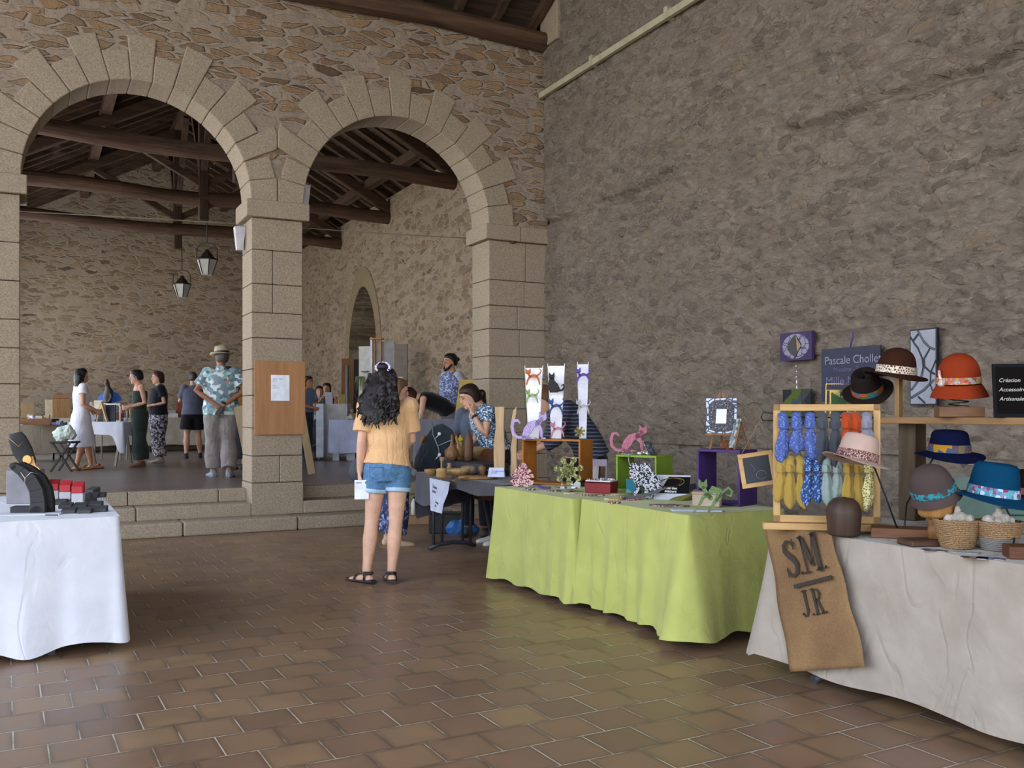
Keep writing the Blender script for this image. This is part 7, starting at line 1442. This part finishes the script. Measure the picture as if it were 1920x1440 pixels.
# beige table with crate
c2, zb2, rz2, L2 = bt('table under the beige cloth near the left pier', 'beige cloth on the table near the left pier', 30, 128, 16.8, 800, .52, .7, cloth('#a69a89'), topz=1.12, slope=.6)
def onb(px, dy=.25): return V(((px-CX)/F*(16.9+dy), 16.9+dy, zb2+.002))
o = thing('wooden_tray', 'brown shallow crate full of packets on the beige cloth', 'crate', loc=tuple(onb(76)), rz=.1); MB().add([(-.25, -.15, 0), (.22, -.15, 0), (.22, .15, 0), (-.25, .15, 0), (-.30, -.18, .11), (.27, -.18, .11), (.27, .18, .11), (-.30, .18, .11)], [(0, 3, 2, 1), (0, 1, 5, 4), (1, 2, 6, 5), (2, 3, 7, 6), (3, 0, 4, 7)]).build('crate', plain('#6b4729', .7), o, solid=.01)
rnd = random.Random(6); m = MB()
for i in range(14): m.cb((rnd.uniform(-.22, .2), rnd.uniform(-.12, .1), .09+rnd.uniform(0, .05)), (.10, .05, .05), Matrix.Rotation(rnd.uniform(-.4, .4), 4, 'Y'))
q_ = m.build('packets', spots([(0, '#8d8ab0'), (.35, '#c9c9dd'), (.6, '#b59a72'), (.8, '#a04a2a')], 9), o); q_['kind'] = 'stuff'
for i, (px, w, h, c_) in enumerate(((104, .12, .05, '#3a3450'), (112, .10, .07, '#6f6a9a'), (119, .10, .045, '#2a3440'))): box_thing('packet', ('dark', 'lilac', 'blackish')[i]+' small packet at the right end of the beige cloth', 'packet', onb(px, .15), .1*i, (w, .08, h), plain(c_, .5))
# far long tables
for i, (ta, tb) in enumerate(((-6.1, -4.3), (-4.26, -2.40))):
    cc = H((ta+tb)/2, 12.25, ZF); nm_ = ('left', 'right')[i]; plain_table('table under the %s beige cloth at the far wall' % nm_, cc, TH, tb-ta-.04, .66, .77); one('tablecloth', '%s creased beige cloth on the long far wall stall' % nm_, 'tablecloth', cloth_mesh(tb-ta, .7, .78, .63, .012, 5, 50+i, seg=.06), cloth('#a3988a', '#948a7d'), (cc.x, cc.y, ZF), TH)
def far(px, w, d, h, col, name, lb, cat_, s_=12.1, rz=0, mat=None, z=1.232):
    p = Ff(px, 780, s_); return box_thing(name, lb, cat_, (p.x, p.y, z), TH+rz, (w, d, h), mat or plain(col, .7))
far(95, .22, .2, .40, '#a09078', 'crate', 'pale crate on the far wall stall left of the brown cabinet', 'crate'); far(115, .36, .25, .42, '#8d6a3e', 'cabinet', 'open brown wooden cabinet on the far wall stall', 'cabinet', mat=wood('#8a673f', '#6a4c2c', 1, 2)); 
p = Ff(115, 780, 12.1); far(115, .34, .24, .09, '#7d5230', 'crate', 'reddish-brown low crate on top of the open wooden cabinet', 'crate', z=1.655)
far(52, .26, .2, .32, '#7a6342', 'crate', 'brown wooden crate nearest the left pier on the far wall stall', 'crate')
far(338, .16, .12, .34, '#7a3a26', 'vase', 'terracotta jar on the far wall stall beside the man in grey polo', 'vase'); far(322, .26, .2, .10, '#b5b3ae', 'box', 'white flat box on the far wall stall right of the speckled trousers', 'box'); far(318, .24, .2, .07, '#8f8a88', 'box', 'grey box stacked on the white flat box at the far wall', 'box', z=1.334)
m = MB(); m.loft([(-.12, 0, .05), (0, 0, .11), (.12, 0, .06)], [(.05, .08), (.12, .11), (.05, .07)], (0, 1, 0), 12); p = Ff(350, 780, 12.1); one('handbag', 'black bag lying on the far wall stall behind the man in grey polo', 'bag', m, plain('#15161a', .6), (p.x, p.y, 1.232))
for i, (px, c_) in enumerate(((239, '#2d4f78'), (244, '#b08a3a'), (249, '#7a2f36'), (229, '#a33a2a'), (225, '#3d2c2a'))): p = Ff(px, 780, 12.05); one('bottle', ('blue', 'amber', 'dark red', 'bright red', 'brown')[i]+' small bottle on the far wall stall beside the woman in green', 'bottle', MB().lathe([(0, 0), (.035, 0), (.035, .12), (.014, .17), (.014, .2), (0, .2)], 12, close=False), plain(c_, .3), (p.x, p.y, 1.232))
# white tubular rack with statue
rb_ = rt_(208, 17.6); o = thing('tubular_rack', 'white tubular metal rack behind the framed panels', 'rack', loc=tuple(rb_), rz=0); wm = plain('#c9c9cc', .4)
for dy in (-.15, .15): MB().tube([(-.24, dy, 0), (-.24, dy, 1.0), (-.22, dy, 1.05), (.2, dy, 1.05), (.24, dy, 1.0), (.24, dy, 0)], .016, 8).build('tube_frame', wm, o)
MB().box(-.24, .24, -.16, .16, 1.04, 1.065).build('shelf', wm, o); MB().box(-.24, .24, -.16, .16, .72, .74).build('shelf', wm, o)
m = MB(); m.loft([(0, 0, 0), (0, 0, .10), (.02, 0, .24), (.0, 0, .32), (-.02, 0, .38), (-.02, 0, .46)], [(.06, .06), (.09, .07), (.08, .06), (.04, .035), (.055, .05), (.02, .02)], (1, 0, 0), 12); m.tube([(.05, -.03, .22), (.1, -.06, .12), (.05, -.08, .03)], .02, 6)
one('statuette', 'dark bronze statuette on the white tubular rack', 'statuette', m, plain('#3a3230', .5, .3), rb_+V((-.06, 0, 1.066)), remesh=.012)
one('blue_fan', 'bright blue fan-shaped object behind the bronze statuette', 'fan', MB().prism([(0, 0)]+[(.24*math.cos(a), .24*math.sin(a)) for a in [PI*.08+PI*.84*i/12 for i in range(13)]], 0, .02), plain('#2a5fb5', .5), rb_+V((-.07, .10, 1.066)))
m = MB(); rnd = random.Random(9)
for i in range(10): m.ell((rnd.uniform(-.08, .08), rnd.uniform(-.06, .06), .05+rnd.uniform(0, .08)), .045, 8, 6)
one('flower_arrangement', 'dark red and green dried flower bunch on the white tubular rack', 'flowers', m, spots([(0, '#5a2422'), (.4, '#2d2f20'), (.7, '#7a5a2a')], 30), rb_+V((.13, 0, .745)))
# right arch: white counter, stall with white blocks, desk, panels
cb0 = rt_(600, 19.8); a, b = rt_(612, 17.6), rt_(650, 17.6); 
o = thing('counter', 'white boxy counter with castors behind the middle pier', 'counter', loc=tuple((a+b)/2+V((0, .0, 0))), rz=R(-2)); 
MB().box(-.19, .21, -.02, .36, .06, 1.06).build('counter_body', plain('#b5b0b0', .6), o, bevel=.005); MB().box(-.33, -.19, -.24, .36, .06, 1.06).build('side_panel', plain('#b9bfcc', .6), o, bevel=.005)
for x in (-.33, .18): MB().ell((x, .05, .03), .03, 8, 6).build('castor', plain('#8f8f92', .4), o)
tp_ = V(o.location)+V((0, .15, 1.061)); box_thing('card_holder', 'pale lilac card holder on the white counter', 'card holder', tp_+V((-.15, -.1, 0)), 0, (.14, .06, .22), plain('#a59fb0', .4)); box_thing('card_holder', 'ochre yellow card holder on the white counter', 'card holder', tp_+V((.10, -.1, 0)), 0, (.12, .05, .18), plain('#8f7a2a', .5))
m = MB(); m.ell((0, 0, .05), (.05, .05, .05)); one('bowl', 'small dark round bowl at the left end of the white counter', 'bowl', m, plain('#4a4c50', .4), tp_+V((-.26, -.12, 0)))
c3, z3, rz3, L3 = bt('table with white block legs under the pale blue-white cloth', 'pale blue-white cloth on the table left of the woman in shorts', 616, 705, 17.4, 786, .62, .75, cloth('#b9bfdc', '#adb3d0'), topz=1.21)
for i, px in enumerate((629, 657)): box_thing('block', ('left', 'right')[i]+' white block standing under the pale blue-white cloth', 'block', rt_(px, 17.35+.05*i)+V((0, .1, 0)), 0, (.12 if i == 0 else .16, .12, .30), plain('#b0b0ba', .7))
def on3(px, dy=.25): return V(((px-CX)/F*(17.45+dy), 17.45+dy, z3+.002))
box_thing('wooden_box', 'light wooden box with dark lid on the pale blue-white cloth', 'box', on3(640), .05, (.17, .12, .085), wood('#a57c50', '#5a4030', 1, 0)); box_thing('wooden_box', 'taller light wooden box further right on the pale blue-white cloth', 'box', on3(664), -.05, (.19, .14, .12), wood('#a57c50', '#7a5a3a', 1, 0))
one('flower_posy', 'white flower posy on the pale blue-white cloth', 'flowers', MB().ell((-.04, 0, .03), .04, 8, 6).ell((.03, 0, .04), .045, 8, 6).ell((0, 0, .07), .035, 8, 6), plain('#b9b7a8', .8), on3(657, .02), remesh=.01, disp=.03, ds=.02)
one('cup', 'white cup standing on the taller wooden box', 'cup', MB().lathe([(0, 0), (.035, 0), (.045, .08), (.038, .08), (.03, .01), (0, .01)], 16, close=False), plain('#b0b0b6', .4), on3(657)+V((.02, 0, .122)))
o = thing('potted_plant', 'thin twiggy plant in a tall white pot behind the woman in shorts', 'plant', loc=tuple(on3(676, .3)), rz=0); MB().lathe([(0, 0), (.06, 0), (.085, .24), (.095, .25), (.08, .25), (0, .24)], 20, close=False).build('pot', plain('#b9b9c2', .5), o); m = MB(); rnd = random.Random(11)
for i in range(9): x, y, z = rnd.uniform(-.16, .16), rnd.uniform(-.08, .08), rnd.uniform(.35, .5); m.tube([(0, 0, .24), (x*.5, y*.5, z*.8), (x, y, z)], .005, 4)
m.build('twigs', plain('#4d5040', .8), o)
# white exhibition panels with shelf and hanging plant
pp = rt_(683, 16.3); o = thing('exhibition_panel', 'tall white exhibition panel with small shelves behind the woman in shorts', 'panel', loc=tuple(pp), rz=R(-12))
MB().box(-.10, .12, 0, .03, .02, 2.05).build('left_panel', plain('#b5b3ac', .6), o); MB().box(.12, .16, -.03, .03, 0, 2.2).build('post', plain('#bfbfca', .5), o); MB().box(.16, .55, .02, .05, .02, 2.12).build('grey_panel', plain('#8a8583', .7), o); MB().box(.55, .78, .0, .04, 0, 2.08).build('end_panel', plain('#6f625a', .7), o); MB().box(.14, .36, -.12, .02, 2.16, 2.18).build('top_shelf', plain('#a5713f', .6), o)
for x in (.18, .30): MB().box(x, x+.02, -.02, .01, 1.45, 2.16).build('slat', plain('#a5713f', .6), o)
MB().box(-.03, .08, -.09, 0, 1.60, 1.615).build('small_shelf', plain('#55524e', .6), o); MB().box(.0, .07, -.01, 0, 1.22, 1.36).build('picture', plain('#554a6a', .5), o)
pl = MB(); rnd = random.Random(4)
for i in range(14): x = rnd.uniform(-.12, .05); pl.tube([(x*.3, -.06, 1.50), (x*1.0, -.10, 1.52), (x*1.4, -.10, 1.50-rnd.uniform(.1, .28))], [.010, .012, .003], 5)
tag(pl.build('hanging_plant', plain('#55633a', .8), None, tuple(pp), R(-12)), 'small spider plant hanging on the white exhibition panel', 'plant')
box_thing('cardboard_stand', 'brown cardboard stand right of the head of the woman in shorts', 'stand', rt_(750, 15.3), R(-8), (.20, .12, 1.42), plain('#8a6238', .8)); tpp = rt_(750, 15.3); box_thing('figurine', 'tiny white figurine on top of the brown cardboard stand', 'figurine', tpp+V((.01, 0, 1.422)), .2, (.07, .03, .06), plain('#b5b0a5', .6))
w_ = MB(); a = rt_(645, 19.2); w_.bar(a+V((-.02, .4, .02)), a+V((-.05, .75, 2.05)), .26, .03, up=(0, 1, 0)); one('wooden_board', 'tall brown plank leaning on the wall beside the pointed doorway', 'board', w_, wood('#7d5430', '#5c3c22', 1, 2), (0, 0, 0))
w_ = MB(); w_.bar(a+V((.14, .4, .02)), a+V((.12, .75, 2.03)), .12, .03, up=(0, 1, 0)); one('wooden_board', 'narrow black plank leaning beside the tall brown plank', 'board', w_, plain('#1d1714', .7), (0, 0, 0))
one('metal_pole', 'grey upright pole behind the white counter', 'pole', MB().cyl((0, 0, 0), (0, 0, 1.9), .035), plain('#77777a', .5), rt_(651, 19.6))
c4, z4, rz4, L4 = bt('desk behind the plywood notice board', 'dark cloth hanging on the desk behind the notice board', 560, 597, 18.6, 790, .6, .6, cloth('#2d2a3a'), topz=1.16)
def on4(px, dy=.2): return V(((px-CX)/F*(18.6+dy), 18.6+dy, z4+.002))
one('thermos', 'pale blue thermos with white lid on the desk behind the notice board', 'thermos', MB().lathe([(0, 0), (.055, 0), (.055, .28), (.05, .29), (.05, .36), (0, .36)], 18, close=False), plain('#7f98a0', .4), on4(579))
one('paper_stack', 'white paper stack on the desk behind the notice board', 'paper', MB().box(-.11, .07, -.1, .1, 0, .14), plain('#a9a8ae', .6), on4(590))
# grey cloth table by the right pier, hand truck, ochre board
c5, z5, rz5, L5 = bt('table under the grey linen cloth by the right pier', 'grey linen cloth on the table in front of the bearded man', 775, 852, 12.55, 784, [.75, .7, .7, .7], .6, cloth('#716f7c', '#686672'), topz=1.25)
one('white_figure', 'small white object on the grey linen cloth', 'figure', MB().lathe([(0, 0), (.035, 0), (.03, .04), (.012, .08), (0, .085)], 12, close=False), plain('#c9c9d0', .5), V(((785-CX)/F*12.75, 12.75, z5+.002)))
o = thing('hand_truck', 'pale metal hand truck leaning on the wall behind the red-haired woman', 'hand truck', loc=tuple(rt_(806, 16.6)), rot=(R(-8), 0, R(-40))); m = MB(); m.tube([(-.13, 0, 0), (-.13, 0, 1.0), (-.10, 0, 1.12), (0, 0, 1.15), (.10, 0, 1.12), (.13, 0, 1.0), (.13, 0, 0)], .018, 8); m.build('tube_frame', plain('#8a857e', .4, .3), o)
for z in (.3, .6, .85): MB().cyl((-.13, 0, z), (.13, 0, z), .012).build('crossbar', plain('#8a857e', .4, .3), o)
w_ = MB(); q0, q1, q2, q3 = P(843, 852, 11.75), P(884, 852, 11.75), P(888, 712, 11.95), P(862, 712, 11.95); w_.add([q0, q1, q2, q3]+[x+V((.0, .02, 0)) for x in (q0, q1, q2, q3)], [(0, 1, 2, 3), (7, 6, 5, 4), (0, 4, 5, 1), (1, 5, 6, 2), (2, 6, 7, 3), (3, 7, 4, 0)]); one('ochre_board', 'ochre yellow board leaning against the right pier behind the woman in floral blouse', 'board', w_, plain('#9c8340', .7), (0, 0, 0))
